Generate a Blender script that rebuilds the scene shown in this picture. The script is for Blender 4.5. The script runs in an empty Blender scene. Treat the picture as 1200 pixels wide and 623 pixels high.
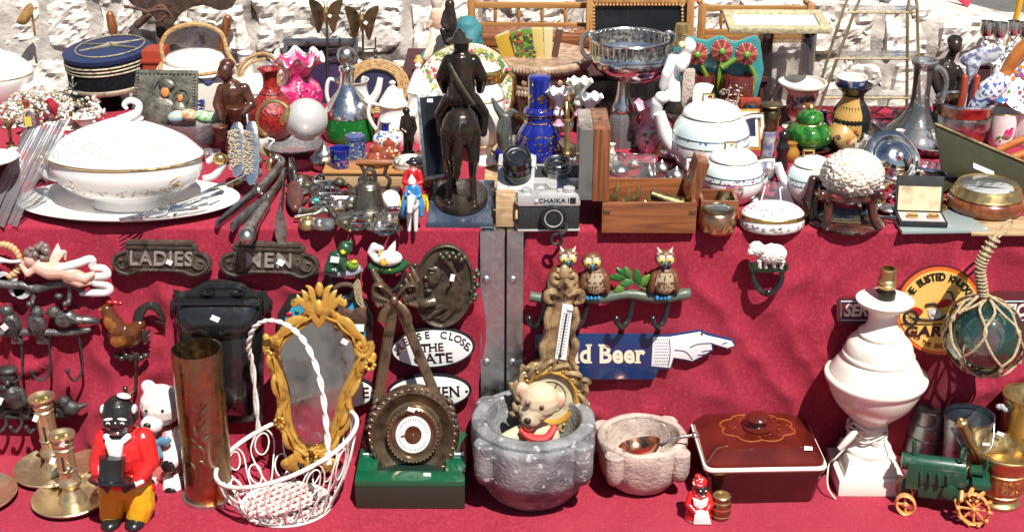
import bpy, bmesh, math, random
from mathutils import Vector, Matrix, Euler, noise as mn
from mathutils.kdtree import KDTree
random.seed(7)
R = math.radians
scene = bpy.context.scene
COL = scene.collection
F = 1680.0                       # focal length in photo pixels (photo 1200 x 623)
PITCH, ROLL = 23.5, -0.29
CAMLOC = Vector((0, -2.7, 1.87))
ZT, ZL = 0.78, 0.244             # upper table top, lower bench top
cam_d = bpy.data.cameras.new('camera'); cam = bpy.data.objects.new('camera', cam_d); COL.objects.link(cam)
CAMROT = Euler((R(90 - PITCH), 0, 0)).to_matrix() @ Euler((0, 0, R(-ROLL))).to_matrix()
cam.matrix_world = Matrix.Translation(CAMLOC) @ CAMROT.to_4x4()
cam_d.lens = 36 * F / 1200; cam_d.sensor_width = 36; cam_d.clip_end = 200; cam_d.clip_start = .05
scene.camera = cam
VIEW = CAMROT @ Vector((0, 0, -1))

def ray(x, y): return CAMROT @ Vector(((x - 600) / F, -(y - 311.5) / F, -1))
def at_z(x, y, z):
    d = ray(x, y); return CAMLOC + d * ((z - CAMLOC.z) / d.z)
def at_y(x, y, Y):
    d = ray(x, y); return CAMLOC + d * ((Y - CAMLOC.y) / d.y)
def rnd(a, b): return random.uniform(a, b)

# ------------------------------------------------------------------ materials
MATS = {}
def nodes_of(name):
    m = bpy.data.materials.new(name); m.use_nodes = True
    nt = m.node_tree; bs = nt.nodes['Principled BSDF']; MATS[name] = m
    return m, nt, bs
def pm(name, col, rough=.5, metal=0, col2=None, ns=40, nd=3, lo=.4, hi=.62, bump=0, bs_=None, coat=0, trans=0, ior=1.5,
       sss=0, sheen=0, attr=False, wave=None, spec=.5, dirt=None, rvar=.12):
    """one procedural material: colour noise, dirt, roughness variation and bump"""
    m, nt, b = nodes_of(name); N, L = nt.nodes, nt.links
    I = b.inputs
    I['Base Color'].default_value = (*col, 1); I['Roughness'].default_value = rough; I['Metallic'].default_value = metal
    I['IOR'].default_value = ior; I['Coat Weight'].default_value = coat; I['Transmission Weight'].default_value = trans
    I['Specular IOR Level'].default_value = spec
    if coat: I['Coat Roughness'].default_value = .08
    if sss:
        I['Subsurface Weight'].default_value = sss; I['Subsurface Radius'].default_value = (.02, .012, .008); I['Subsurface Scale'].default_value = .5
    if sheen: I['Sheen Weight'].default_value = sheen; I['Sheen Roughness'].default_value = .4; I['Sheen Tint'].default_value = (1, .55, .6, 1)
    tc = N.new('ShaderNodeTexCoord'); src = None
    def noise(sc, det=3, off=0):
        n = N.new('ShaderNodeTexNoise'); n.inputs['Scale'].default_value = sc; n.inputs['Detail'].default_value = det
        mp = N.new('ShaderNodeMapping'); mp.inputs['Location'].default_value = (off, off * .7, off * .3)
        L.new(tc.outputs['Object'], mp.inputs['Vector']); L.new(mp.outputs['Vector'], n.inputs['Vector']); return n.outputs['Fac']
    def ramp(fac, a, c):
        r = N.new('ShaderNodeMapRange'); r.inputs['From Min'].default_value = a; r.inputs['From Max'].default_value = c
        L.new(fac, r.inputs['Value']); return r.outputs['Result']
    def mix(fac, A, Bc, bt='MIX'):
        x = N.new('ShaderNodeMix'); x.data_type = 'RGBA'; x.blend_type = bt
        if isinstance(fac, float): x.inputs[0].default_value = fac
        else: L.new(fac, x.inputs[0])
        for sock, v in ((x.inputs[6], A), (x.inputs[7], Bc)):
            if isinstance(v, tuple): sock.default_value = (*v, 1)
            else: L.new(v, sock)
        return x.outputs[2]
    cur = tuple(col)
    if attr:
        a = N.new('ShaderNodeVertexColor'); a.layer_name = 'Col'; cur = a.outputs['Color']
    if wave:                                  # wood grain along an axis: (scale, axis, distortion)
        w = N.new('ShaderNodeTexNoise'); w.inputs['Scale'].default_value = wave[0]; w.inputs['Detail'].default_value = 5
        w.inputs['Distortion'].default_value = wave[2]
        mp = N.new('ShaderNodeMapping'); sc = [1, 1, 1]; sc['XYZ'.index(wave[1])] = .07; mp.inputs['Scale'].default_value = sc
        L.new(tc.outputs['Object'], mp.inputs['Vector']); L.new(mp.outputs['Vector'], w.inputs['Vector'])
        f = ramp(w.outputs['Fac'], .38, .62); cur = mix(f, cur, col2); wf = w.outputs['Fac']
    elif col2:
        cur = mix(ramp(noise(ns, nd), lo, hi), cur, col2)
    if dirt:                                  # (colour, scale, lo, hi)
        cur = mix(ramp(noise(dirt[1], 5, 3.1), dirt[2], dirt[3]), cur, dirt[0])
    if not isinstance(cur, tuple): L.new(cur, I['Base Color'])
    if rvar:
        mr = N.new('ShaderNodeMapRange'); mr.inputs['From Min'].default_value = .3; mr.inputs['From Max'].default_value = .7
        mr.inputs['To Min'].default_value = max(0, rough - rvar); mr.inputs['To Max'].default_value = min(1, rough + rvar)
        L.new(noise(70, 4, 1.7), mr.inputs['Value']); L.new(mr.outputs['Result'], I['Roughness'])
    if bump:
        bp = N.new('ShaderNodeBump'); bp.inputs['Strength'].default_value = bump; bp.inputs['Distance'].default_value = .004
        L.new(noise(bs_ or ns, 4, 5.3), bp.inputs['Height']); L.new(bp.outputs['Normal'], I['Normal'])
    return m

# ------------------------------------------------------------------ mesh building in photo pixels
def catmull(pts, n, closed=False):
    if n <= 1 or len(pts) < 3: return [tuple(p) for p in pts]
    out = []; L = len(pts); rng = range(L if closed else L - 1)
    for i in rng:
        if closed: p0, p1, p2, p3 = pts[i - 1], pts[i], pts[(i + 1) % L], pts[(i + 2) % L]
        else: p0, p1, p2, p3 = pts[max(i - 1, 0)], pts[i], pts[i + 1], pts[min(i + 2, L - 1)]
        for k in range(n):
            t = k / n
            out.append(tuple(.5 * (2 * b + (c - a) * t + (2 * a - 5 * b + 4 * c - d) * t * t + (3 * b - a - 3 * c + d) * t ** 3) for a, b, c, d in zip(p0, p1, p2, p3)))
    if not closed: out.append(tuple(pts[-1]))
    return out

class T:
    """a thing standing at a photo pixel: on the table top, the bench, hung on the cloth, or at an own depth"""
    def __init__(self, name, label, cat, x, y, on='top', Y=None, z=None, r=0, group=None, rot=(0, 0, 0), stuff=False, kind=None):
        self.name, self.label, self.cat, self.group, self.kind = name, label, cat, group, kind or ('stuff' if stuff else None)
        if Y is not None and z is not None:
            p = at_y(x, 311, Y); q = at_y(x, 200, Y); k = (z - p.z) / (q.z - p.z); p = p.lerp(q, k); p.z = z
        elif Y is not None: p = at_y(x, y, Y)
        elif on == 'front': p = at_y(x, y, -.027)
        else:
            zz = z if z is not None else (ZT if on == 'top' else ZL)
            p = at_z(x, y, zz)
            if r:
                c = (p - CAMLOC); sn = -c.z / c.length
                p = at_z(x, y - r * sn, zz)
        self.p = p; self.x = x
        self.s = (p - CAMLOC).dot(VIEW) / F
        self.rot = Euler([R(a) for a in rot]); self.o = None
        self.sn = -(p - CAMLOC).z / (p - CAMLOC).length
        self.cs = math.sqrt(1 - self.sn ** 2)
        # photo row of the base point
        self.y = self.row(p)
    def row(self, p):
        v = CAMROT.inverted() @ (p - CAMLOC); return 311.5 - v.y / -v.z * F
    def zy(self, y, x=None): return at_y(x or self.x, y, self.p.y).z - self.p.z
    def pt(self, x, y, d=0):
        q = at_y(x, y, self.p.y) - self.p
        return Vector((q.x, d * self.s, q.z))
    def pv(self, x, y, d=0): return Vector(((x - self.x) * self.s, d * self.s, self.zy(y)))   # upright axis over the base column
    def root(self):
        if not self.o:
            o = bpy.data.objects.new(self.name, None); COL.objects.link(o); o.empty_display_size = .03
            self.fin(o)
        return self.o
    def fin(self, o):
        self.o = o; o.location = self.p; o.rotation_euler = self.rot
        o['label'] = self.label; o['category'] = self.cat
        if self.group: o['group'] = self.group
        if self.kind: o['kind'] = self.kind
    def b(self): return B(self)

class B:
    def __init__(self, t): self.t = t; self.v = []; self.f = []; self.c = []; self.col = (1, 1, 1)
    def n(self): return len(self.v)
    def add(self, vs, fs):
        o = len(self.v); self.v += [Vector(v) for v in vs]; self.f += [[i + o for i in f] for f in fs]; self.c += [self.col] * len(vs)
        return self
    def turn(self, m, piv, eul, scale=None):
        """rotate everything added since mark m about a pixel pivot (degrees)"""
        pv = self.t.pt(*piv); M = Euler([R(a) for a in eul]).to_matrix()
        for i in range(m, len(self.v)):
            w = self.v[i] - pv
            if scale: w = Vector((w.x * scale[0], w.y * scale[1], w.z * scale[2]))
            self.v[i] = pv + M @ w
        return self
    def grid(self, rows, closed=True, cap0=False, cap1=False):
        n = len(rows[0]); vs = [p for r in rows for p in r]; fs = []
        for i in range(len(rows) - 1):
            for j in range(n if closed else n - 1):
                a, b2 = i * n + j, i * n + (j + 1) % n
                fs.append([a, b2, b2 + n, a + n])
        if cap0: fs.append(list(range(n))[::-1])
        if cap1: fs.append([(len(rows) - 1) * n + j for j in range(n)])
        return self.add(vs, fs)
    def lathe(self, x, prof, sx=1, sy=1, seg=32, d=0, sm=1, wall=None, ph=0, flute=None, ruf=None, caps=True):
        """prof: (radius px, photo row) from bottom to top; wall=(thickness, row of inner bottom) makes an open vessel"""
        t = self.t; prof = catmull(prof, sm)
        if wall:
            th, yb = wall; inner = [(max(r - th, .2), y) for r, y in reversed(prof) if y < yb]
            prof = prof + inner + [(0.01, yb)]
        rows = []; yb = max(p[1] for p in prof); yt = min(p[1] for p in prof)
        for r, y in prof:
            c = t.pv(x, y, d); row = []
            for j in range(seg):
                a = 2 * math.pi * j / seg + ph; k = r
                if flute: k = r * (1 + flute[1] * math.cos(flute[0] * a))
                dz = 0
                if ruf: 
                    q = max(0, (r - ruf[2]) / max(ruf[3] - ruf[2], .01)); dz = ruf[1] * q * math.sin(ruf[0] * a) * t.s; k = r * (1 + .08 * q * math.cos(ruf[0] * a + 1))
                row.append(c + Vector((math.cos(a) * k * sx * t.s, math.sin(a) * k * sy * t.s, dz)))
            rows.append(row)
        return self.grid(rows, True, caps and prof[0][0] > .3, caps and prof[-1][0] > .3)
    def ball(self, c, r, eul=(0, 0, 0), seg=16):
        x, y, d = c; r = (r,) * 3 if not isinstance(r, tuple) else r; t = self.t; k = t.s
        o = t.pt(x, y, d); M = Euler([R(a) for a in eul]).to_matrix(); rows = []; ns = max(6, seg // 2)
        for i in range(ns + 1):
            th = math.pi * i / ns; row = []
            s0 = max(math.sin(th), .002)
            for j in range(seg):
                a = 2 * math.pi * j / seg
                row.append(o + M @ Vector((math.cos(a) * s0 * r[0] * k, math.sin(a) * s0 * r[2] * k, -math.cos(th) * r[1] * k)))
            rows.append(row)
        return self.grid(rows, True, True, True)
    def tube(self, pts, r, seg=8, sm=4, closed=False, flat=None, caps=True, roundc=False):
        """pts (x, y, d) px; r number or list; flat=(a, b) scales the section"""
        t = self.t; n = len(pts); rs = list(r) if isinstance(r, (list, tuple)) else [r] * n
        q = catmull([(*p, rr) for p, rr in zip([(p + (0,))[:3] for p in map(tuple, pts)], rs)], sm, closed)
        P3 = [t.pt(a, b2, c) for a, b2, c, _ in q]; N = len(P3); rows = []; up = None
        for i in range(N):
            if closed: d = P3[(i + 1) % N] - P3[i - 1]
            else: d = P3[min(i + 1, N - 1)] - P3[max(i - 1, 0)]
            if d.length < 1e-9: d = Vector((0, 0, 1))
            d.normalize()
            if up is None:
                up = Vector((0, 1, 0)) if abs(d.y) < .9 else Vector((1, 0, 0))
            up = (up - d * up.dot(d)); up.normalize(); sd = d.cross(up); rr = q[i][3] * t.s
            fa, fb = flat or (1, 1)
            rows.append([P3[i] + sd * math.cos(2 * math.pi * j / seg) * rr * fa + up * math.sin(2 * math.pi * j / seg) * rr * fb for j in range(seg)])
        if closed: rows.append(rows[0])
        self.grid(rows, True, caps and not closed, caps and not closed)
        if roundc:
            for e in (0, -1): self.ball(q[e][:3], q[e][3], seg=seg)
        return self
    def limb(self, a, b, r0, r1, seg=12):
        a = (tuple(a) + (0,))[:3]; b = (tuple(b) + (0,))[:3]
        self.tube([a, b], [r0, r1], seg=seg, sm=1); self.ball(a, r0, seg=seg); self.ball(b, r1, seg=seg); return self
    def chain(self, pts, rs, seg=12):
        for i in range(len(pts) - 1): self.limb(pts[i], pts[i + 1], rs[i], rs[i + 1], seg)
        return self
    def box(self, x0, x1, y0, y1, d0, d1, eul=None, taper=None):
        """pixel rectangle in the picture plane (y0 top, y1 bottom) between depths d0 and d1"""
        t = self.t; m = self.n(); k = taper or 1; xm, dm = (x0 + x1) / 2, (d0 + d1) / 2
        vs = []
        for yy, kk in ((y1, 1), (y0, k)):
            for xx, dd in ((x0, d0), (x1, d0), (x1, d1), (x0, d1)):
                vs.append(t.pv(xm + (xx - xm) * kk, yy, dm + (dd - dm) * kk))
        self.add(vs, [[3, 2, 1, 0], [4, 5, 6, 7], [0, 1, 5, 4], [1, 2, 6, 5], [2, 3, 7, 6], [3, 0, 4, 7]])
        if eul: self.turn(m, (xm, (y0 + y1) / 2, dm), eul)
        return self
    def prism(self, pts, d, th, sm=1, bulge=0):
        """outline traced in the picture plane, front face at depth d, thickness th"""
        t = self.t; pts = catmull(pts, sm, True); n = len(pts)
        fr = [t.pt(x, y, d) for x, y in pts]; bk = [t.pt(x, y, d + th) for x, y in pts]
        ar = sum(a.x * b.z - b.x * a.z for a, b in zip(fr, fr[1:] + fr[:1]))
        idx = list(range(n))
        fs = [[i, (i + 1) % n, n + (i + 1) % n, n + i] for i in idx]
        if bulge:
            cx = sum(p[0] for p in pts) / n; cy = sum(p[1] for p in pts) / n
            rows = [fr]
            for k, h in ((.8, .55), (.5, .9), (.2, 1)): rows.append([t.pt(cx + (x - cx) * k, cy + (y - cy) * k, d - bulge * h) for x, y in pts])
            self.grid(rows, True, False, True); self.grid([fr, bk], True, False, True); return self
        fs += [idx, [n + i for i in idx][::-1]]
        if ar < 0: fs = [f[::-1] for f in fs]
        return self.add(fr + bk, fs)
    def flatslab(self, pts, z0, z1, sm=1):
        """outline given in px (x offset, depth offset from the base point), extruded from height z0 to z1 px"""
        t = self.t; pts = catmull(pts, sm, True); n = len(pts); k = t.s
        lo = [Vector((x * k, d * k, z0 * k)) for x, d in pts]; hi = [Vector((x * k, d * k, z1 * k)) for x, d in pts]
        return self.add(lo + hi, [list(range(n))[::-1], [n + i for i in range(n)]] + [[i, (i + 1) % n, n + (i + 1) % n, n + i] for i in range(n)])
    def text(self, s, x, y, size, d=0, ex=.6, rot=0, serif=0, bold=0, sx=1, shear=0, space=1, eul=None):
        """raised letters centred on a pixel; serif adds slab serifs to straight stems"""
        cu = bpy.data.curves.new('letters', 'FONT'); cu.body = s; cu.size = 1; cu.align_x = 'CENTER'; cu.align_y = 'CENTER'
        cu.offset = bold; cu.resolution_u = 3; cu.shear = shear; cu.space_character = space
        ob = bpy.data.objects.new('letters', cu); COL.objects.link(ob); bpy.context.view_layer.update()
        me = bpy.data.meshes.new_from_object(ob.evaluated_get(bpy.context.evaluated_depsgraph_get()))
        bpy.data.objects.remove(ob); bpy.data.curves.remove(cu)
        bm = bmesh.new(); bm.from_mesh(me); bpy.data.meshes.remove(me)
        polys = [[(v.co.x, v.co.y) for v in f.verts] for f in bm.faces]
        if serif and polys:
            ys = [p[1] for q in polys for p in q]; lo, hi = min(ys), max(ys)
            lv = {}
            for e in bm.edges:
                if e.is_boundary and abs(e.verts[0].co.y - e.verts[1].co.y) < .004 and .05 < e.calc_length() < .24: lv.setdefault(round(e.verts[0].co.y, 2), []).append(e)
            h = .055; w = serif
            for e in [e for L in lv.values() for e in L]:
                f = e.link_faces[0]; cy = f.calc_center_median().y; yy = e.verts[0].co.y
                x0, x1 = sorted((e.verts[0].co.x, e.verts[1].co.x)); y2 = yy + (h if cy > yy else -h)
                a, b2 = min(yy, y2), max(yy, y2)
                polys.append([(x0 - w, a), (x1 + w, a), (x1 + w, b2), (x0 - w, b2)])
        bm.free(); m = self.n(); t = self.t
        ca, sa = math.cos(R(rot)), math.sin(R(rot)); k = size * 1.4
        for i, q in enumerate(polys):
            ex_ = ex + .02 * (i % 7)
            P = [(x + (px * sx * ca - py * sa) * k, y - (px * sx * sa + py * ca) * k) for px, py in q]
            fr = [t.pt(a, b2, d - ex_) for a, b2 in P]; bk = [t.pt(a, b2, d) for a, b2 in P]; n = len(P)
            self.add(fr + bk, [list(range(n))] + [[j, n + j, n + (j + 1) % n, (j + 1) % n] for j in range(n)])
        if eul: self.turn(m, (x, y, d), eul)
        return self
    def spots(self, x, prof, n, size, cols, y0, y1, a0=200, a1=340, d=0, sx=1, sy=1, off=.35, shape=6, flat=.6):
        """painted dabs lying on a surface of revolution (its glaze decoration)"""
        t = self.t; prof = [p for p in prof]
        def rad(y):
            for (r0, ya), (r1, yb) in zip(prof, prof[1:]):
                if min(ya, yb) <= y <= max(ya, yb) and ya != yb: return r0 + (r1 - r0) * (y - ya) / (yb - ya)
            return prof[-1][0]
        keep = self.col
        for i in range(n):
            y = rnd(y0, y1); a = R(rnd(a0, a1)); self.col = random.choice(cols); r = rad(y); dr = rad(y + .5) - rad(y - .5)
            nrm = Vector((math.cos(a), math.sin(a), dr)).normalized()
            c = t.pv(x, y, d) + Vector((math.cos(a) * (r * sx), math.sin(a) * (r * sy), 0)) * t.s + nrm * (off + .015 * (i % 9)) * t.s
            u = nrm.cross(Vector((0, 0, 1))).normalized(); w = u.cross(nrm); sz = size * rnd(.6, 1.2) * t.s
            ph = rnd(0, 6)
            self.add([c + (u * math.cos(ph + 2 * math.pi * k / shape) + w * math.sin(ph + 2 * math.pi * k / shape) * rnd(flat, 1)) * sz for k in range(shape)], [list(range(shape))])
        self.col = keep; return self
    def part(self, name, mat, parent=None, label=None, **k):
        o = self.mesh(name, mat, **k); o.parent = parent or self.t.root()
        if label: o['label'] = label
        return o
    def solo(self, mat, **k):
        o = self.mesh(self.t.name, mat, **k); self.t.fin(o); return o
    def mesh(self, name, mat, smooth=True, bevel=0, voxel=0, angle=40, wob=0, wobs=30, sub=0, bseg=2, relax=2):
        t = self.t; me = bpy.data.meshes.new(name)
        if not self.v: self.add([(0, 0, 0), (.001, 0, 0), (0, .001, 0)], [[0, 1, 2]])
        me.from_pydata(self.v, [], self.f)
        src = None
        if voxel:
            src = (self.v, self.c)
            me = remesh(me, voxel * t.s, relax)
        bm = bmesh.new(); bm.from_mesh(me)
        if not voxel:
            bmesh.ops.recalc_face_normals(bm, faces=bm.faces)
            if bevel:
                ed = [e for e in bm.edges if len(e.link_faces) == 2 and e.calc_face_angle(0) > R(35)]
                if ed: bmesh.ops.bevel(bm, geom=ed, offset=bevel * t.s, segments=bseg, affect='EDGES', profile=.6, clamp_overlap=True)
            if sub: bmesh.ops.subdivide_edges(bm, edges=bm.edges, cuts=sub, use_grid_fill=True)
        if wob:
            for v in bm.verts:
                w = mn.noise_vector(v.co * wobs + t.p * 3); v.co += w * wob * t.s
        if smooth:
            for f in bm.faces: f.smooth = True
            for e in bm.edges:
                if len(e.link_faces) == 2 and e.calc_face_angle(0) > R(angle): e.smooth = False
        bm.to_mesh(me); bm.free()
        ms = mat if isinstance(mat, (list, tuple)) else [mat]
        for m in ms: me.materials.append(MATS[m])
        if ms[0].startswith('at_'):
            ca = me.color_attributes.new('Col', 'FLOAT_COLOR', 'POINT')
            if src or len(me.vertices) != len(self.v):
                kd = KDTree(len(self.v))
                for i, v in enumerate(self.v): kd.insert(v, i)
                kd.balance(); cols = [self.c[kd.find(v.co)[1]] for v in me.vertices]
            else: cols = self.c
            for i, c in enumerate(cols): ca.data[i].color = (*c, 1)
        o = bpy.data.objects.new(name, me); COL.objects.link(o); return o

def remesh(me, vox, relax=2):
    o = bpy.data.objects.new('remesh', me); COL.objects.link(o)
    md = o.modifiers.new('r', 'REMESH'); md.mode = 'VOXEL'; md.voxel_size = vox
    if relax:
        sm = o.modifiers.new('s', 'SMOOTH'); sm.factor = .5; sm.iterations = relax
    bpy.context.view_layer.update()
    new = bpy.data.meshes.new_from_object(o.evaluated_get(bpy.context.evaluated_depsgraph_get()))
    bpy.data.objects.remove(o); return new

def dup(root, loc=None, rotz=None, label=None):
    r = root.copy(); COL.objects.link(r)
    if loc is not None: r.location = loc
    if rotz is not None: r.rotation_euler.z = rotz
    if label: r['label'] = label
    for ch in list(root.children):
        c = ch.copy(); COL.objects.link(c); c.parent = r
        for g in list(ch.children):
            d = g.copy(); COL.objects.link(d); d.parent = c
    return r
def arc(cx, cy, rx, ry, a0, a1, n, d=0, dd=0):
    return [(cx + rx * math.cos(R(a0 + (a1 - a0) * i / (n - 1))), cy - ry * math.sin(R(a0 + (a1 - a0) * i / (n - 1))), d + dd * i / (n - 1)) for i in range(n)]
def ell(cx, cy, rx, ry, n=32): return [(cx + rx * math.cos(2 * math.pi * i / n), cy - ry * math.sin(2 * math.pi * i / n)) for i in range(n)]
def spiral(cx, cy, r0, r1, a0, turns, n=16, d=0):
    return [(cx + (r0 + (r1 - r0) * i / (n - 1)) * math.cos(R(a0) + turns * 2 * math.pi * i / (n - 1)), cy - (r0 + (r1 - r0) * i / (n - 1)) * math.sin(R(a0) + turns * 2 * math.pi * i / (n - 1)), d) for i in range(n)]

def LT(name, label, cat, x, yb, rb, prof, mat, part='body', sx=1, sy=1, sm=2, wall=None, seg=32, Y=None, z=None, on='top', group=None, rot=(0, 0, 0), solo=False, **k):
    """turned thing: prof = (radius, height) px above its base"""
    t = T(name, label, cat, x, yb, on, Y, z, rb * sy, group, rot)
    b = t.b(); b.lathe(t.x, [(r, t.y - h) for r, h in prof], sx, sy, seg, 0, sm, wall and (wall[0], t.y - wall[1]), **k)
    t.prof = catmull([(r, t.y - h) for r, h in prof], sm); t.sxy = (sx, sy)
    (b.solo(mat) if solo else b.part(part, mat)); return t
def lay(t, part, mat, prof, x=None, parent=None, **k):
    k.setdefault('sm', 2); k.setdefault('sx', t.sxy[0] if hasattr(t, 'sxy') else 1); k.setdefault('sy', t.sxy[1] if hasattr(t, 'sxy') else 1)
    b = t.b(); b.lathe(x or t.x, [(r, t.y - h) for r, h in prof], **k); return b.part(part, mat, parent)
def tub(t, part, mat, pts, r, parent=None, sm=5, seg=8, **k):
    b = t.b(); b.tube(pts, r, seg, sm, **k); return b.part(part, mat, parent)
FLORAL = [(.5, .05, .1), (.62, .2, .25), (.08, .2, .06), (.1, .14, .4), (.6, .4, .08), (.4, .1, .3)]
def deco(t, n, size, h0, h1, cols=FLORAL, a0=200, a1=340, part='painted_flowers', mat='at_gloss', parent=None, **k):
    b = t.b(); b.spots(t.x, t.prof, n, size, cols, t.y - h1, t.y - h0, a0, a1, sx=t.sxy[0], sy=t.sxy[1], **k); return b.part(part, mat, parent, smooth=False)
def band(t, h, r, mat='gold', part='gold_band', w=.8, **k): return lay(t, part, mat, [(r - .4, h - w), (r + .5, h), (r - .4, h + w)], sm=1, caps=False, **k)
def zp(t, x, y, h=0): return at_z(x, y, t.p.z + h * t.s) - t.p
def lying(t, pts, h, th, b=None, k=1):
    """flat polygon traced in the photo, lying at height h px above the base and th thick"""
    b = b or t.b(); lo = [zp(t, x, y, h) for x, y in pts]; up = Vector((0, 0, th * t.s)); n = len(pts)
    return b.add(lo + [v + up for v in lo], [list(range(n))[::-1], [n + i for i in range(n)]] + [[i, (i + 1) % n, n + (i + 1) % n, n + i] for i in range(n)])
def ztube(b, t, pts, r, seg=8, flat=None, sm=4):
    """tube through photo points lying on the base plane, pts (x, y, h)"""
    q = []
    for x, y, h in pts:
        v = zp(t, x, y, h); q.append((v.x / t.s, v.z / t.s, v.y / t.s))
    keep = t.pt; t.pt = lambda x, y, d=0: Vector((x, d, y)) * t.s
    b.tube(q, r, seg, sm, flat=flat, roundc=not flat); t.pt = keep; return b
# ------------------------------------------------------------------ material library
pm('porcelain', (.80, .78, .75), .14, coat=.5, dirt=((.62, .57, .48), 16, .62, .8), rvar=.04)
pm('porcelain_cream', (.74, .69, .60), .16, coat=.4, dirt=((.58, .5, .38), 18, .6, .8), rvar=.05)
pm('bluewhite', (.72, .74, .78), .15, coat=.5, col2=(.08, .12, .34), ns=90, lo=.52, hi=.56, rvar=.04)
pm('silver', (.78, .77, .74), .16, 1, dirt=((.3, .27, .23), 30, .58, .8), rvar=.08)
pm('silver_dull', (.52, .5, .47), .34, 1, dirt=((.12, .1, .085), 40, .48, .72), bump=.25, bs_=120)
pm('pewter', (.33, .34, .35), .3, 1, dirt=((.1, .1, .1), 25, .5, .75), bump=.1, bs_=90)
pm('galvanised', (.42, .45, .47), .36, 1, dirt=((.2, .22, .24), 14, .45, .7), bump=.08, bs_=60)
pm('aluminium', (.60, .61, .62), .38, 1, dirt=((.36, .36, .36), 9, .5, .75), bump=.08, bs_=160)
pm('brass', (.54, .39, .17), .36, .92, dirt=((.28, .17, .06), 26, .52, .76), bump=.06, bs_=60)
pm('brass_pale', (.62, .50, .30), .36, .85, dirt=((.34, .25, .12), 16, .52, .76), bump=.06, bs_=50)
pm('brass_old', (.30, .22, .11), .38, 1, dirt=((.07, .06, .04), 26, .45, .7), bump=.2, bs_=90)
pm('gold', (.86, .58, .2), .2, 1, dirt=((.42, .24, .07), 40, .56, .8))
pm('gilt', (.62, .38, .10), .34, .75, dirt=((.2, .10, .03), 34, .5, .72), bump=.35, bs_=140)
pm('gilt_dull', (.44, .31, .16), .4, .35, dirt=((.09, .055, .03), 40, .45, .68), bump=.35, bs_=130)
pm('gilt_paint', (.55, .31, .06), .32, .35, rvar=.08, bump=.35, bs_=150, dirt=((.16, .075, .015), 44, .54, .7))
pm('copper', (.62, .33, .2), .26, 1, dirt=((.2, .1, .06), 22, .5, .72), bump=.06)
pm('shell_copper', (.32, .27, .16), .3, 1, col2=(.52, .24, .08), ns=12, lo=.5, hi=.64, dirt=((.10, .09, .06), 20, .55, .75), bump=.12, bs_=60)
pm('bronze', (.022, .017, .014), .26, .5, col2=(.05, .036, .026), ns=30, bump=.2, bs_=90)
pm('bronze_polish', (.21, .145, .09), .34, .75, dirt=((.05, .035, .025), 40, .5, .75), bump=.1, bs_=120)
pm('bronze_dark', (.03, .025, .022), .26, .5, col2=(.06, .045, .035), ns=30, bump=.15, bs_=110)
pm('bronze_green', (.13, .11, .07), .42, .6, col2=(.05, .06, .045), ns=26, bump=.3, bs_=120)
pm('castiron', (.028, .026, .025), .46, .3, col2=(.06, .054, .05), ns=36, bump=.4, bs_=170)
pm('castiron_warm', (.09, .068, .052), .45, .5, col2=(.14, .11, .085), ns=46, bump=.4, bs_=150, dirt=((.025, .02, .017), 60, .5, .7))
pm('iron_grey', (.075, .07, .068), .42, .55, col2=(.15, .14, .135), ns=50, bump=.4, bs_=160)
pm('rust', (.13, .06, .035), .7, .2, col2=(.055, .032, .022), ns=40, bump=.5, bs_=120)
pm('black_gloss', (.012, .012, .013), .2, coat=.5, dirt=((.05, .05, .05), 40, .6, .8), bump=.06, bs_=70)
pm('black_matt', (.016, .016, .018), .6, dirt=((.05, .048, .045), 40, .55, .8))
pm('mirror_dark', (.62, .61, .60), .12, 1, dirt=((.16, .15, .15), 14, .52, .8))
pm('navy_cloth', (.004, .0045, .007), .95, bump=.3, bs_=500, col2=(.009, .010, .015), ns=120, spec=.2)
pm('blue_cloth', (.007, .019, .075), .85, sheen=.1, bump=.3, bs_=500)
pm('braid', (.42, .37, .26), .45, .5, bump=.5, bs_=600, dirt=((.2, .17, .12), 90, .5, .7))
pm('alabaster', (.77, .75, .65), .2, sss=.08, dirt=((.60, .50, .36), 13, .56, .78), coat=.15)
pm('marble_grey', (.24, .24, .245), .6, col2=(.11, .113, .12), ns=18, nd=10, lo=.4, hi=.6, dirt=((.46, .45, .44), 70, .60, .68), bump=.8, bs_=150)
pm('marble_pink', (.52, .42, .35), .62, col2=(.36, .28, .24), ns=20, nd=8, dirt=((.24, .18, .15), 70, .6, .7), bump=.8, bs_=150)
pm('slate', (.07, .075, .08), .55, col2=(.12, .125, .13), ns=14, bump=.1)
pm('wood_red', (.30, .105, .038), .32, col2=(.13, .042, .016), wave=(60, 'X', 1.2), coat=.25, bump=.05)
pm('wood_red_y', (.30, .105, .038), .32, col2=(.12, .04, .016), wave=(60, 'Z', 1.2), coat=.25, bump=.05)
pm('wood_gold', (.46, .24, .08), .45, col2=(.3, .13, .04), wave=(70, 'X', .8), bump=.1)
pm('wood_gold_z', (.46, .24, .08), .45, col2=(.3, .13, .04), wave=(70, 'Z', .8), bump=.1)
pm('wood_pale', (.52, .36, .2), .6, col2=(.36, .22, .1), wave=(60, 'X', .6), bump=.15, dirt=((.2, .14, .08), 30, .55, .75))
pm('wood_dark', (.05, .022, .014), .3, col2=(.11, .042, .02), wave=(70, 'Z', 1), coat=.3, bump=.1)
pm('rosewood', (.02, .006, .005), .22, col2=(.085, .022, .012), ns=40, coat=.5)
pm('leather', (.05, .03, .022), .5, col2=(.1, .06, .04), ns=40, bump=.5, bs_=200)
pm('wicker', (.5, .3, .12), .55, col2=(.3, .16, .06), ns=120, bump=.4, bs_=220)
pm('rope', (.5, .39, .24), .85, col2=(.34, .25, .14), ns=200, bump=.7, bs_=380)
pm('white_wire', (.80, .77, .71), .4, dirt=((.5, .42, .3), 40, .55, .75), bump=.15, bs_=150)
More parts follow.
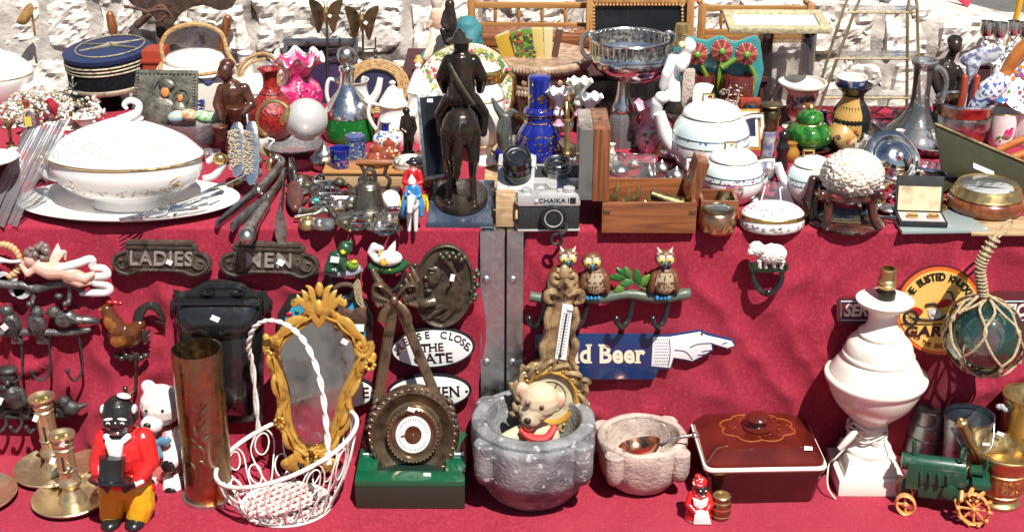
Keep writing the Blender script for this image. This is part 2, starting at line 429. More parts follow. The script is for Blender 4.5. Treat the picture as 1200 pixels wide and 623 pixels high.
pm('paper', (.80, .79, .77), .8, rvar=0)
pm('paper_old', (.62, .52, .34), .8, dirt=((.4, .3, .16), 30, .5, .7))
pm('velvet_line', (.5, .42, .4), .8)
pm('cinnabar', (.33, .016, .014), .35, col2=(.14, .006, .006), ns=110, lo=.42, hi=.58, bump=.8, bs_=150)
pm('cobalt', (.008, .016, .20), .07, coat=.7, rvar=.02)
pm('brown_glaze', (.075, .009, .005), .08, coat=1, col2=(.12, .016, .008), ns=12, rvar=.03)
pm('brown_glaze_dark', (.03, .008, .005), .18, coat=.5, col2=(.055, .013, .006), ns=12)
pm('jardiniere_glaze', (.055, .022, .02), .25, col2=(.11, .05, .04), ns=60, coat=.4, bump=.2)
pm('terracotta_trim', (.44, .31, .21), .35, col2=(.3, .18, .12), ns=50, bump=.08, bs_=200)
pm('green_glaze', (.008, .085, .012), .1, coat=.7, col2=(.04, .2, .025), ns=60, lo=.42, hi=.58, dirt=((.01, .05, .01), 90, .56, .66))
pm('green_enamel', (.004, .085, .038), .22, coat=.5)
pm('teal_paint', (.03, .17, .19), .45, col2=(.02, .11, .13), ns=30)
pm('olive_paint', (.04, .04, .018), .42, dirt=((.26, .24, .16), 16, .58, .8), bump=.08)
pm('tractor_green', (.008, .062, .035), .4, dirt=((.1, .1, .08), 40, .62, .75), coat=.2)
pm('coral', (.72, .64, .54), .8, dirt=((.5, .4, .3), 40, .5, .72))
pm('sign_blue', (.008, .035, .125), .25, coat=.5, dirt=((.1, .1, .1), 30, .66, .75))
pm('sign_cream', (.78, .68, .5), .4)
pm('sign_white', (.78, .78, .76), .3, coat=.4, dirt=((.55, .5, .42), 30, .62, .78))
pm('sign_maroon', (.10, .012, .018), .35, coat=.3)
pm('sign_yellow', (.78, .48, .13), .4, dirt=((.62, .3, .05), 16, .5, .75))
pm('sign_orange', (.66, .14, .02), .4)
pm('lino_red', (.3, .04, .02), .4)
pm('caned', (.36, .25, .12), .7, bump=.4, bs_=300)
pm('at_gloss', (1, 1, 1), .24, attr=True, coat=.35, rvar=.1, dirt=((.13, .10, .08), 85, .64, .78), bump=.1, bs_=90)
pm('at_satin', (1, 1, 1), .42, attr=True, dirt=((.12, .09, .07), 60, .66, .8), bump=.06, bs_=120)
pm('at_matt', (1, 1, 1), .7, attr=True, bump=.15, bs_=160, dirt=((.1, .08, .06), 50, .64, .82))
pm('at_metal', (1, 1, 1), .3, .9, attr=True, dirt=((.08, .06, .04), 60, .5, .75), bump=.2, bs_=120)
def thin(name, tint, rough=.03, refl=.9, mixin=.0, body=None, bump=0, scale=60):
    """thin glass: tinted clear transmission with Fresnel reflection, optionally some milky body"""
    m = bpy.data.materials.new(name); m.use_nodes = True; nt = m.node_tree; N, L = nt.nodes, nt.links; MATS[name] = m
    N.remove(N['Principled BSDF']); out = N['Material Output']
    tr = N.new('ShaderNodeBsdfTransparent'); tr.inputs[0].default_value = (*tint, 1)
    gl = N.new('ShaderNodeBsdfGlossy'); gl.inputs['Roughness'].default_value = rough; gl.inputs[0].default_value = (1, 1, 1, 1)
    fr = N.new('ShaderNodeLayerWeight'); fr.inputs[0].default_value = .5 * refl
    base = tr.outputs[0]
    if mixin:
        df = N.new('ShaderNodeBsdfPrincipled'); df.inputs['Base Color'].default_value = (*body, 1); df.inputs['Roughness'].default_value = .3
        mx0 = N.new('ShaderNodeMixShader'); mx0.inputs[0].default_value = mixin; L.new(base, mx0.inputs[1]); L.new(df.outputs[0], mx0.inputs[2]); base = mx0.outputs[0]
    mx = N.new('ShaderNodeMixShader'); L.new(fr.outputs['Fresnel'], mx.inputs[0]); L.new(base, mx.inputs[1]); L.new(gl.outputs[0], mx.inputs[2]); L.new(mx.outputs[0], out.inputs[0])
    if bump:
        tc = N.new('ShaderNodeTexCoord'); nz = N.new('ShaderNodeTexNoise'); nz.inputs['Scale'].default_value = scale; L.new(tc.outputs['Object'], nz.inputs['Vector'])
        bp = N.new('ShaderNodeBump'); bp.inputs['Strength'].default_value = bump; bp.inputs['Distance'].default_value = .004
        L.new(nz.outputs['Fac'], bp.inputs['Height']); L.new(bp.outputs[0], gl.inputs['Normal']); L.new(bp.outputs[0], fr.inputs['Normal'])
thin('glass', (.95, .965, .965), mixin=.07, body=(.8, .82, .82), bump=.25)
thin('glass_cut', (.88, .90, .90), mixin=.16, body=(.8, .82, .82), bump=.9, scale=120)
thin('glass_frost', (.9, .9, .9), .35, mixin=.62, body=(.72, .71, .68))
thin('glass_green', (.66, .93, .82), mixin=.05, body=(.1, .5, .35), refl=1.0)
thin('glass_lilac', (.86, .80, .84), mixin=.12, body=(.7, .6, .68), bump=.4)
thin('glass_dark_green', (.35, .4, .36), mixin=.45, body=(.15, .17, .15))
thin('glass_smoke', (.84, .84, .82), mixin=.08, body=(.6, .6, .6), bump=.3, scale=14)
pm('glass_block', (.03, .07, .05), .04, trans=.6, ior=1.5, coat=.5, rvar=.02)
pm('glass_liquid', (.012, .20, .03), .05, trans=.35, ior=1.36, coat=.6, rvar=.02)
pm('glass_pink', (.55, .02, .15), .1, trans=.2, ior=1.45, coat=.6, col2=(.85, .45, .58), ns=50, lo=.52, hi=.75, bump=.4, bs_=120)
thin('plastic_film', (.74, .75, .76), .28, .5, mixin=.4, body=(.30, .30, .31), bump=1, scale=40)
pm('plastic', (.6, .58, .52), .4)
pm('screen', (.015, .016, .02), .12, coat=.3, rvar=.02)
pm('picture_ink', (.012, .014, .03), .25, coat=.3, col2=(.05, .03, .09), ns=7)
pm('asphalt', (.13, .125, .115), .9, col2=(.10, .095, .09), ns=60, bump=.4, bs_=200)
pm('dark_red_cloth', (.05, .012, .015), .9)  # one even dark red-brown cloth colour for riser board and tray stand
pm('chair_grey', (.10, .10, .11), .5)
pm('chair_rail', (.34, .34, .36), .35, .6)
pm('paint_yellow', (.7, .38, .02), .4)
pm('flag_pink', (.62, .04, .1), .7)
pm('leaf_dry', (.36, .2, .06), .7, col2=(.2, .11, .04), ns=60, bump=.3)

def stone_mat():
    m = pm('stone', (.78, .72, .65), .9, col2=(.64, .57, .50), ns=8, nd=8, lo=.4, hi=.66, dirt=((.26, .22, .19), 24, .6, .76), bump=1, bs_=46)
    m2 = pm('mortar', (.6, .55, .49), .95, col2=(.42, .37, .33), ns=26, nd=8, dirt=((.14, .12, .105), 11, .54, .66), bump=1, bs_=60)
stone_mat()
def cloth_mat(name, col, hi):
    """worn red velvet: mottled pile, lint and a fine nap"""
    m, nt, b = nodes_of(name); N, L = nt.nodes, nt.links
    tc = N.new('ShaderNodeTexCoord')
    def noise(sc, det): 
        n = N.new('ShaderNodeTexNoise'); n.inputs['Scale'].default_value = sc; n.inputs['Detail'].default_value = det
        L.new(tc.outputs['Object'], n.inputs['Vector']); return n.outputs['Fac']
    def rng(f, a, c, lo=0, h=1):
        r = N.new('ShaderNodeMapRange'); r.inputs[1].default_value = a; r.inputs[2].default_value = c; r.inputs[3].default_value = lo; r.inputs[4].default_value = h
        L.new(f, r.inputs[0]); return r.outputs[0]
    def mix(f, A, Bc):
        x = N.new('ShaderNodeMix'); x.data_type = 'RGBA'; L.new(f, x.inputs[0])
        for s, v in ((x.inputs[6], A), (x.inputs[7], Bc)):
            if isinstance(v, tuple): s.default_value = (*v, 1)
            else: L.new(v, s)
        return x.outputs[2]
    c = mix(rng(noise(7, 6), .36, .64), col, tuple(k * .86 for k in col)); c = mix(rng(noise(2.2, 3), .5, .75), c, (col[0] * 1.12, col[1] * 1.9, col[2] * 1.5))
    c = mix(rng(noise(150, 4), .45, .72), c, hi)
    c = mix(rng(noise(420, 2), .70, .80), c, (.48, .2, .22))
    v = N.new('ShaderNodeTexVoronoi'); v.inputs['Scale'].default_value = 46; L.new(tc.outputs['Object'], v.inputs['Vector'])
    c = mix(rng(v.outputs['Distance'], .045, .03), c, (.5, .3, .3))
    L.new(c, b.inputs['Base Color']); b.inputs['Roughness'].default_value = .9; b.inputs['Specular IOR Level'].default_value = .15
    b.inputs['Sheen Weight'].default_value = .12; b.inputs['Sheen Roughness'].default_value = .5; b.inputs['Sheen Tint'].default_value = (1, .35, .42, 1)
    bp = N.new('ShaderNodeBump'); bp.inputs['Strength'].default_value = .5; bp.inputs['Distance'].default_value = .0015
    L.new(noise(260, 5), bp.inputs['Height']); L.new(bp.outputs['Normal'], b.inputs['Normal'])
cloth_mat('red_cloth', (.30, .020, .044), (.36, .038, .060))

pm('wood_carved', (.045, .015, .008), .3, col2=(.10, .034, .015), ns=50, coat=.25, bump=.2, bs_=120)
pm('slate_blue', (.03, .045, .075), .2, col2=(.06, .08, .12), ns=16, coat=.4, dirt=((.4, .42, .45), 10, .66, .76))
pm('cinnabar_gloss', (.22, .035, .015), .2, col2=(.3, .07, .03), ns=60, coat=.5)
pm('navy_enamel', (.03, .05, .16), .2, col2=(.08, .12, .28), ns=140, coat=.5)
pm('bell_bronze', (.20, .18, .14), .36, .9, dirt=((.05, .05, .04), 30, .45, .72), bump=.2, bs_=90)
pm('handle_red', (.07, .022, .02), .35, col2=(.12, .04, .03), ns=60)

pm('leatherette', (.02, .02, .02), .6, bump=.8, bs_=420)
pm('silver_sat', (.62, .62, .61), .32, .45, dirt=((.3, .3, .3), 20, .6, .8))
pm('silver_pierced', (.6, .59, .57), .3, .95, col2=(.2, .19, .18), ns=130, lo=.48, hi=.54)
pm('pink_white', (.74, .66, .68), .18, col2=(.6, .2, .34), ns=26, coat=.5)
pm('frame_pale', (.58, .52, .34), .45, .2, col2=(.42, .36, .2), ns=90, bump=.5, bs_=160)
pm('band_aqua', (.60, .72, .70), .16, coat=.5, rvar=.03)
pm('stripe_blue', (.10, .14, .32), .2, col2=(.6, .56, .48), ns=50, coat=.4)
pm('amber', (.45, .22, .03), .12, coat=.5, trans=.3)
pm('zigzag', (.62, .58, .5), .2, col2=(.04, .08, .28), ns=60, lo=.46, hi=.5, coat=.4)
pm('tan_ware', (.5, .32, .12), .3, col2=(.4, .22, .06), ns=30, coat=.3)
pm('bluewhite_grey', (.5, .51, .55), .25, col2=(.12, .13, .22), ns=55, lo=.46, hi=.56, coat=.4)
pm('wood_orange', (.52, .19, .04), .34, col2=(.4, .12, .025), wave=(60, 'X', .8), coat=.3)
pm('blue_glass', (.03, .22, .55), .12, coat=.6, trans=.2)
pm('burl', (.26, .075, .02), .25, col2=(.12, .03, .01), ns=34, coat=.6)
pm('glass_slab', (.55, .66, .64), .06, trans=.5, coat=.5)

pm('letter_grey', (.30, .265, .23), .5, .2, dirt=((.12, .1, .08), 50, .5, .72))
pm('icon_silver', (.20, .19, .15), .45, .5, col2=(.10, .095, .075), ns=50, dirt=((.4, .38, .32), 60, .6, .75), bump=.4, bs_=120)
pm('bronze_mask', (.05, .042, .03), .4, .4, col2=(.1, .08, .055), ns=60, bump=.3, bs_=140)
# ------------------------------------------------------------------ light and sky
w = bpy.data.worlds.new('World'); scene.world = w; w.use_nodes = True
SUN_EL, SUN_AZ = 58, 24          # elevation; azimuth to the right of straight behind the camera
bg = w.node_tree.nodes['Background']; sky = w.node_tree.nodes.new('ShaderNodeTexSky'); sky.sky_type = 'NISHITA'
sky.sun_disc = False; sky.sun_elevation = R(SUN_EL); sky.sun_rotation = R(180 - SUN_AZ); sky.dust_density = 1.2
w.node_tree.links.new(sky.outputs[0], bg.inputs[0]); bg.inputs[1].default_value = .05
sl = bpy.data.lights.new('sun', 'SUN'); so = bpy.data.objects.new('sun', sl); COL.objects.link(so)
sl.energy = 5.0; sl.angle = R(.5); sl.color = (1, .955, .89)
sd = Vector((math.sin(R(SUN_AZ)) * math.cos(R(SUN_EL)), -math.cos(R(SUN_AZ)) * math.cos(R(SUN_EL)), math.sin(R(SUN_EL))))
so.rotation_euler = (-sd).to_track_quat('-Z', 'Y').to_euler()
scene.view_settings.view_transform = 'Standard'; scene.view_settings.look = 'None'; scene.view_settings.gamma = 1
scene.view_settings.exposure = .56; scene.view_settings.use_curve_mapping = False
scene.cycles.max_bounces = 10; scene.cycles.transmission_bounces = 10; scene.cycles.transparent_max_bounces = 8
scene.cycles.caustics_reflective = False; scene.cycles.caustics_refractive = False; scene.cycles.sample_clamp_indirect = 6
scene.cycles.use_denoising = True

def raw(name, vs, fs, mat, smooth=False, **props):
    me = bpy.data.meshes.new(name); me.from_pydata([tuple(v) for v in vs], [], fs); me.materials.append(MATS[mat])
    bm = bmesh.new(); bm.from_mesh(me); bmesh.ops.recalc_face_normals(bm, faces=bm.faces)
    for f in bm.faces: f.smooth = smooth
    bm.to_mesh(me); bm.free()
    o = bpy.data.objects.new(name, me); COL.objects.link(o)
    for k, v in props.items(): o[k] = v
    return o
def rawbox(x0, x1, y0, y1, z0, z1):
    return [(x, y, z) for z in (z0, z1) for x, y in ((x0, y0), (x1, y0), (x1, y1), (x0, y1))], [[3, 2, 1, 0], [4, 5, 6, 7], [0, 1, 5, 4], [1, 2, 6, 5], [2, 3, 7, 6], [3, 0, 4, 7]]
raw('ground', [(-60, -40, 0), (60, -40, 0), (60, 90, 0), (-60, 90, 0)], [[0, 1, 2, 3]], 'asphalt', kind='structure')

# ------------------------------------------------------------------ rough stone wall behind the stall
def stone_wall():
    YW = 1.06; ztop_l = 1.75
    def top_at(x):               # the top of the wall falls away to the right
        return 1.62 if x < .88 else max(.90, .97 + (1.12 - x) * .24)
    vs, fs = [], []
    def block(x0, x1, z0, z1):
        nx, nz = max(8, int((x1 - x0) / .0095)), max(8, int((z1 - z0) / .0095)); o = len(vs); off = rnd(0, 100); dp = rnd(.0, .022); tx, tz = rnd(-.06, .06), rnd(-.08, .05)
        for i in range(nz + 1):
            for k in range(nx + 1):
                u, v = k / nx, i / nz; x = x0 + (x1 - x0) * u; z = z0 + (z1 - z0) * v
                e = min(u * (x1 - x0), (1 - u) * (x1 - x0), v * (z1 - z0), (1 - v) * (z1 - z0))
                q = Vector((x * 7, z * 9, off)); f = mn.fractal(q, .8, 2.2, 6); r1 = abs(mn.noise(Vector((x * 11 + z * 5, z * 17, off + 7)))); r2 = abs(mn.noise(Vector((x * 30, z * 34, off + 3))))
                chip = max(0, mn.noise(Vector((x * 13, z * 13, off + 20))) - .12) * .05
                edge = 1 - max(0, 1 - e / (.011 + .012 * abs(mn.noise(Vector((x * 9, z * 9, off + 1)))))) ** 2
                x += mn.noise(Vector((x * 10, z * 10, off + 3))) * .02; z += mn.noise(Vector((x * 10, z * 10, off + 9))) * .016
                y = YW - .006 - dp + tx * (u - .5) * .3 + tz * (v - .5) * .3 - edge * .026 - f * .006 - .007 * mn.fractal(Vector((x * 22, z * 30, off)), .7, 2.1, 4) + max(0, .07 - r1) * .16 + max(0, .07 - r2) * .09 + chip * .8
                vs.append((x, y, z))
        for i in range(nz):
            for k in range(nx): a = o + i * (nx + 1) + k; fs.append([a, a + 1, a + nx + 2, a + nx + 1])
    z = .0; row = 0
    random.seed(21)
    while z < 1.7:
        h = rnd(.12, .165); x = -2.4 + rnd(-.2, 0)
        while x < 2.5:
            wd = rnd(.2, .46) if random.random() < .75 else rnd(.1, .16); 
            if z < top_at(x + wd / 2) and z > .5: block(x + .009, x + wd - .009, z + .008, min(z + h, top_at(x + wd / 2) + .03) - .008)
            x += wd
        z += h
    o = raw('stone_wall', vs, fs, 'stone', False, label='rough pale limestone wall running behind the whole stall', category='wall')
    # mortar bed and core of the wall
    ms, mf = [], []; n = 160
    for i in range(n + 1):
        x = -2.7 + 5.4 * i / n; zt = top_at(x)
        for k in range(41):
            zz = .3 + (zt - .3) * k / 40
            ms.append((x, YW - .029 + mn.fractal(Vector((x * 16, zz * 16, 3)), .9, 2, 4) * .014, zz))
        ms.append((x, YW + .32, zt))
    for i in range(n):
        for k in range(41): a = i * 42 + k; mf.append([a, a + 42, a + 43, a + 1])
    c = raw('mortar', ms, mf, 'mortar', True); c.parent = o
stone_wall()

# ------------------------------------------------------------------ tables and cloths
def table(x0, x1, label, post_x):
    o = bpy.data.objects.new('market_table', None); COL.objects.link(o); o.location = ((x0 + x1) / 2, .42, 0)
    o['label'] = label; o['category'] = 'table'; cx, cy = o.location.x, .42
    def p(name, mat, *bx):
        V, Fc = rawbox(*bx); V = [(a - cx, b - cy, c) for a, b, c in V]; q = raw(name, V, Fc, mat); q.parent = o; return q
    p('table_top', 'wood_pale', x0, x1, .012, .86, ZT - .035, ZT - .004)
    for xx in (x0 + .05, x1 - .09):
        p('rear_leg', 'aluminium', xx, xx + .04, .8, .84, 0, ZT - .037)
    for xx0, xx1 in post_x:
        q = p('leg', 'aluminium', xx0, xx1, -.012, .03, 0, ZT - .003)
        for zz in (ZT - .11, ZT - .30):
            b = bpy.data.meshes.new('bolt'); bm = bmesh.new(); bmesh.ops.create_uvsphere(bm, u_segments=14, v_segments=8, radius=.0085)
            for v in bm.verts: v.co.y *= .45
            for f in bm.faces: f.smooth = True
            bm.to_mesh(b); bm.free(); b.materials.append(MATS['aluminium']); bo = bpy.data.objects.new('bolt', b); COL.objects.link(bo)
            bo.location = (xx0 + .012 - cx, -.0125 - cy, zz); bo.parent = q
    return o
XA, XB = at_y(563, 340, -.012).x, at_y(591, 340, -.012).x
XC, XD = at_y(594, 340, -.012).x, at_y(613, 340, -.012).x
XM = (XB + XC) / 2
table(-1.5, XM - .002, 'market table under the left cloth with a bare metal post', [(XA, XB), (-1.45, -1.41)])
table(XM + .002, 1.55, 'market table under the right cloth with a bare metal post', [(XC, XD), (1.46, 1.5)])

def drape(x0, x1, label, edge_l=None, edge_r=None, seed=0, gap=None):
    """cloth lying on the table top and falling in soft folds in front of it"""
    pts = []; nx = int((x1 - x0) / .010); prof = []
    for k in range(30): prof.append((.84 - k * .84 / 30, 0, 0))
    for k in range(7): a = k / 6 * math.pi / 2; prof.append((-.006 * math.sin(a) + .002, -.008 * (1 - math.cos(a)), .15))
    H = ZT - ZL + .02
    for k in range(1, 61): prof.append((-.004, -.008 - k * (H - .008) / 60, min(1, .15 + k / 14)))
    vs, fs = [], []
    for i in range(nx + 1):
        for (y, z, f) in prof:
            x = x0 + (x1 - x0) * i / nx
            if edge_r and i > nx * .5: x = min(x, edge_r(z)) if False else x + (edge_r(z) - x1) * ((i / nx - .5) * 2) ** 6
            if edge_l and i < nx * .5: x = x + (edge_l(z) - x0) * ((.5 - i / nx) * 2) ** 6
            if f:
                n = mn.noise(Vector((x * 5 + z * 2.6, z * 2.0, seed))) + .45 * mn.noise(Vector((x * 13 + z * 5, z * 5, seed + 4))) + .25 * mn.noise(Vector((x * 24 - z * 11, z * 9, seed + 8)))
                dg = mn.noise(Vector(((x + z * .8) * 7, (x * .6 - z) * 1.6, seed + 30))) + .6 * mn.noise(Vector(((x - z * .55) * 15, (x * .5 + z) * 3, seed + 40))); y -= f * (.002 + .005 * max(0, n * .8 + .55) + .017 * max(0, 1 - abs(dg) * 2.6) ** 1.5 * min(1, .35 + abs(x) * .8))
                z += mn.noise(Vector((x * 4, 3, seed))) * .002
            else:
                z += .0015 + .0012 * mn.noise(Vector((x * 12, y * 12, seed)))
            vs.append((x, y, ZT + z))
    n = len(prof)
    for i in range(nx):
        for k in range(n - 1): a = i * n + k; fs.append([a, a + 1, a + n + 1, a + n])
    o = raw('red_cloth', vs, fs, 'red_cloth', True, label=label, category='tablecloth')
    sm = o.modifiers.new('thickness', 'SOLIDIFY'); sm.thickness = .002; sm.offset = 0
    return o
drape(-1.48, XA + .004, 'worn red velvet cloth draping the left table down its front', edge_r=lambda z: XA + .003 + .008 * math.sin(z * 21) , seed=3)
drape(XD - .01, 1.5, 'worn red velvet cloth draping the right table with slanting creases', edge_l=lambda z: XD - .004 + .012 * math.sin(z * 11 + 1) + max(0, -.12 - z) * .10, seed=11)
def bench():
    o = bpy.data.objects.new('low_bench', None); COL.objects.link(o); o.location = (0, -.3, 0); o['label'] = 'low plank bench under the red cloth in front of both tables'; o['category'] = 'bench'
    V, Fc = rawbox(-1.5, 1.5, -.5, .284, ZL - .03, ZL - .006); a = raw('bench_top', V, Fc, 'wood_pale'); a.parent = o
    for x in (-1.3, 1.3):
        V, Fc = rawbox(x - .03, x + .03, -.45, .25, 0, ZL - .032); a = raw('leg', V, Fc, 'wood_pale'); a.parent = o
    vs, fs = [], []; nx, ny = 240, 70
    for i in range(nx + 1):
        for k in range(ny + 1):
            x = -1.5 + 3 * i / nx; y = .03 - .86 * k / ny; z = 0
            r = max(0, -.78 - y); z = .0015 * mn.noise(Vector((x * 9, y * 9, 2))) + .0012 * mn.noise(Vector((x * 24, y * 24, 5)))
            vs.append((x, y, ZL + z - (r * 4 if r else 0)))
    for i in range(nx):
        for k in range(ny): a = i * (ny + 1) + k; fs.append([a, a + 1, a + ny + 2, a + ny + 1])
    raw('bench_cloth', vs, fs, 'red_cloth', True, label='flat red velvet cloth covering the low front bench', category='tablecloth')
bench()
# ------------------------------------------------------------------ things hung on the front of the cloths
def sticker(t, x, y, w=6, h=4, d=-6, rot=0, parent=None):
    b = t.b(); m = b.n(); b.prism([(x - w / 2, y - h / 2), (x + w / 2, y - h / 2), (x + w / 2, y + h / 2), (x - w / 2, y + h / 2)], d, .25)
    b.turn(m, (x, y, d), (rnd(-8, 8), rot, rnd(-8, 8))); b.part('price_sticker', 'paper', parent)
def hook(t, pts, r=2, mat='black_matt', ball=2.8, d0=0):
    b = t.b(); b.tube(pts, r, 8, 5, roundc=True); b.ball(pts[-1], ball, seg=10); return b.part('hook', mat)
PINK, SKIN, WHT, GRY, TAN = (.62, .32, .25), (.66, .38, .29), (.76, .75, .72), (.2, .2, .2), (.5, .32, .16)

t = T('coat_hook_rack', 'painted iron hook rack with a pink flying cherub trailing white ribbon', 'hook rack', 55, 330, 'front', group='iron hook racks')
b = t.b(); b.tube([(-16, 327, -6), (13, 330, -8), (29, 331, -8), (45, 335, -8), (62, 331, -8), (84, 328, -8), (97, 338, -6)], [6, 6, 5, 6, 5, 6, 3], 10); b.ball((71, 344, -7), (5, 4, 4)); b.part('branch', 'iron_grey', wob=.6, wobs=120)
b = t.b(); b.col = SKIN
b.ball((41, 299, -13), (9, 9, 8)); b.chain([(48, 307, -12), (62, 312, -12), (78, 312, -13), (88, 315, -13)], [9, 11, 10, 11])
b.chain([(88, 315, -14), (103, 320, -15), (112, 316, -12)], [9, 6, 3.5]); b.chain([(84, 318, -13), (97, 325, -15), (108, 326, -12)], [9, 6, 3.5])
b.chain([(46, 308, -15), (38, 314, -17), (30, 305, -15)], [5, 4, 3]); b.ball((33, 302, -15), (3.5, 2.5, 2)); b.part('cherub', 'at_satin', voxel=.9)
b = t.b(); b.col = (.16, .11, .10)
for i in range(26): b.ball((47 + rnd(-12, 12), 289 + rnd(-8, 8), -13 + rnd(-4, 4)), rnd(3, 5.5), seg=8)
b.part('hair', 'at_satin', voxel=.9, relax=1)
b = t.b(); b.col = (.72, .55, .46)
for i in range(7): b.tube([(60 + i * 1.5, 304 - i * .2, -10), (66 + i * 2, 294 - i * .5, -9), (70 + i * 1.4, 297 - 14 + i * 3.2, -6)], [2, 2.6, 1], 6, flat=(1, .5))
b.part('wing', 'at_satin')
b = t.b(); b.col = WHT
b.tube([(72, 309, -19), (84, 304, -20), (96, 302, -16), (110, 299, -12), (112, 309, -10), (124, 311, -9), (127, 319, -9), (110, 321, -10), (112, 328, -9), (129, 332, -8), (127, 339, -8), (110, 340, -8), (95, 342, -6)], [5, 5, 5, 5, 4.5, 4.5, 5, 4.5, 4.5, 5, 4.5, 4.5, 2], 8, 5, flat=(1, .45))
b.part('ribbon', 'at_satin')
b = t.b(); b.col = (.5, .5, .5); b.tube([(30, 300, -15), (18, 301, -14), (8, 300, -13), (-4, 300, -12), (-10, 300, -12)], [2, 2.2, 3, 8, 12], 10); b.part('trumpet', 'at_satin')
b = t.b(); b.col = (.52, .33, .15)
for i in range(16):
    a = R(-60 + i * 13); b.ball((3 + 23 * math.cos(a), 303 - 20 * math.sin(a), -8), (5, 3.5, 4), (0, math.degrees(a) + 60, 0), 10)
b.part('wreath', 'at_satin')
b = t.b(); b.col = (.5, .52, .54)
for x, y in ((5, 322), (14, 326), (24, 337), (-4, 330), (30, 340)): b.prism([(x - 12, y - 4), (x, y - 7), (x + 9, y - 2), (x + 4, y + 5), (x - 6, y + 6)], -9, 3, 2)
b.part('leaf', 'at_satin')
for x in (42, 84): hook(t, [(x, 334, -8), (x, 344, -9), (x - 1, 350, -14), (x - 2, 348, -19)], 3, 'iron_grey', 3.5)

t = T('coat_hook_rack', 'dark iron hook rack with three small birds perched on a twig', 'hook rack', 55, 386, 'front', group='iron hook racks')
b = t.b(); b.tube([(-20, 386, -6), (10, 388, -6), (40, 386, -6), (70, 387, -6), (96, 385, -6), (108, 383, -5)], [5, 4.5, 5, 4.5, 4.5, 3], 10); b.part('branch', 'iron_grey', wob=.7, wobs=140)
def iron_bird(hx, hy, bx, by, tx, ty, a):
    b = t.b(); b.ball((hx, hy, -10), (8, 7.5, 7)); b.ball((bx, by, -10), (11, 14, 9), (0, a, 0)); b.chain([(bx, by, -10), (tx, ty, -7)], [7, 2.5])
    dx = 1 if hx < bx else -1; b.limb((hx - dx * 5, hy, -11), (hx - dx * 11, hy + 1, -11), 3, .8)
    b.prism([(tx - 7, ty + 3), (tx + 7, ty + 3), (bx + 4, by + 10), (bx - 4, by + 10)] if abs(ty - by) > 15 else [(bx, by - 4), (tx, ty - 4), (tx + 3, ty + 3), (bx, by + 7)], -9, 4)
    q = b.part('bird', 'iron_grey', voxel=.9, relax=1, wob=.5, wobs=260)
    w = t.b()
    for i in range(5): w.tube([(bx - 5 + i * 2.4, by - 8 + abs(i - 2), -18), (bx - 4 + i * 2.4 + (tx - bx) * .4, by + (ty - by) * .45, -17)], [1.5, .7], 6, sm=1)
    w.part('wing', 'iron_grey', q); return q
q = iron_bird(11, 360, 17, 374, 23, 396, -14); sticker(t, 12, 374, 8, 7, -21, -40, q)
iron_bird(46, 361, 46, 374, 53, 396, -10); iron_bird(66, 361, 80, 369, 117, 373, 68)
hook(t, [(27, 390, -6), (28, 420, -7), (29, 433, -10), (22, 440, -16), (15, 434, -18), (14, 428, -18)], 1.5); hook(t, [(58, 390, -6), (61, 415, -7), (61, 432, -10), (54, 438, -16), (46, 433, -18), (43, 427, -18)], 1.5)
hook(t, [(94, 388, -6), (98, 415, -7), (99, 430, -10), (92, 438, -16), (86, 432, -18), (84, 426, -18)], 1.5)

t = T('coat_hook_rack', 'blackened iron hook rack with a crouching capped figure and a bird', 'hook rack', 50, 476, 'front', group='iron hook racks')
b = t.b()
for y in (470, 477, 484): b.tube([(-20, y, -5), (20, y + 1, -6), (60, y, -5), (82, y - 1, -5)], 3.4, 8)
for x in (5, 28, 50, 74): b.ball((x, 478, -7), (5, 9, 4))
b.part('branch', 'castiron', wob=.6, wobs=150)
b = t.b(); b.ball((12, 436, -11), (10, 9, 9)); b.ball((12, 428, -11), (12, 5, 10)); b.ball((15, 440, -19), 3.5); b.ball((10, 447, -14), (8, 5, 6)); b.chain([(18, 456, -10), (22, 466, -9)], [13, 10]); b.chain([(28, 452, -12), (34, 462, -16), (26, 468, -16)], [5, 4.5, 3.5]); b.chain([(10, 455, -14), (4, 466, -15)], [5, 3.5])
b.part('figure', 'castiron', voxel=.9, relax=1)
b = t.b(); b.ball((78, 466, -9), (8, 8, 7)); b.ball((86, 473, -9), (11, 9, 8)); b.limb((88, 474, -9), (103, 470, -7), 6, 2); b.limb((72, 465, -10), (66, 467, -10), 3, 1); b.part('bird', 'castiron', voxel=.9)
for x in (8, 26, 44, 62):
    hook(t, [(x, 483, -6), (x + 2, 492, -9), (x - 3, 498, -15), (x - 8, 492, -17)], 2, 'castiron', 3)
sticker(t, 7, 459, 6, 9, -22, 20)

t = T('rooster_hook', 'glazed brown rooster wall hook with black tail and red comb', 'wall hook', 158, 400, 'front')
b = t.b(); b.col = (.10, .028, .007)
b.ball((148, 388, -10), (21, 15, 10), (0, 20, 0)); b.chain([(141, 382, -10), (133, 368, -10), (128, 358, -10)], [12, 9, 7]); b.chain([(158, 384, -10), (166, 376, -9)], [11, 7])
b.col = (.22, .07, .01); b.ball((132, 372, -17), (6, 9, 4), (0, -20, 0)); b.ball((142, 392, -18), (9, 8, 4)); b.col = (.42, .2, .03); b.limb((123, 357, -10), (118, 359, -10), 2.5, .8)
q = b.part('body', 'at_gloss', voxel=.9)
b = t.b(); b.col = (.3, .012, .01); b.ball((131, 350, -10), (4, 3, 3)); b.ball((137, 350, -10), (6, 3, 3), (0, 12, 0)); b.ball((143, 351, -10), (3.5, 2.5, 2)); b.ball((124, 365, -12), (2, 4, 2)); b.part('comb', 'at_gloss')
b = t.b(); b.col = (.02, .018, .016)
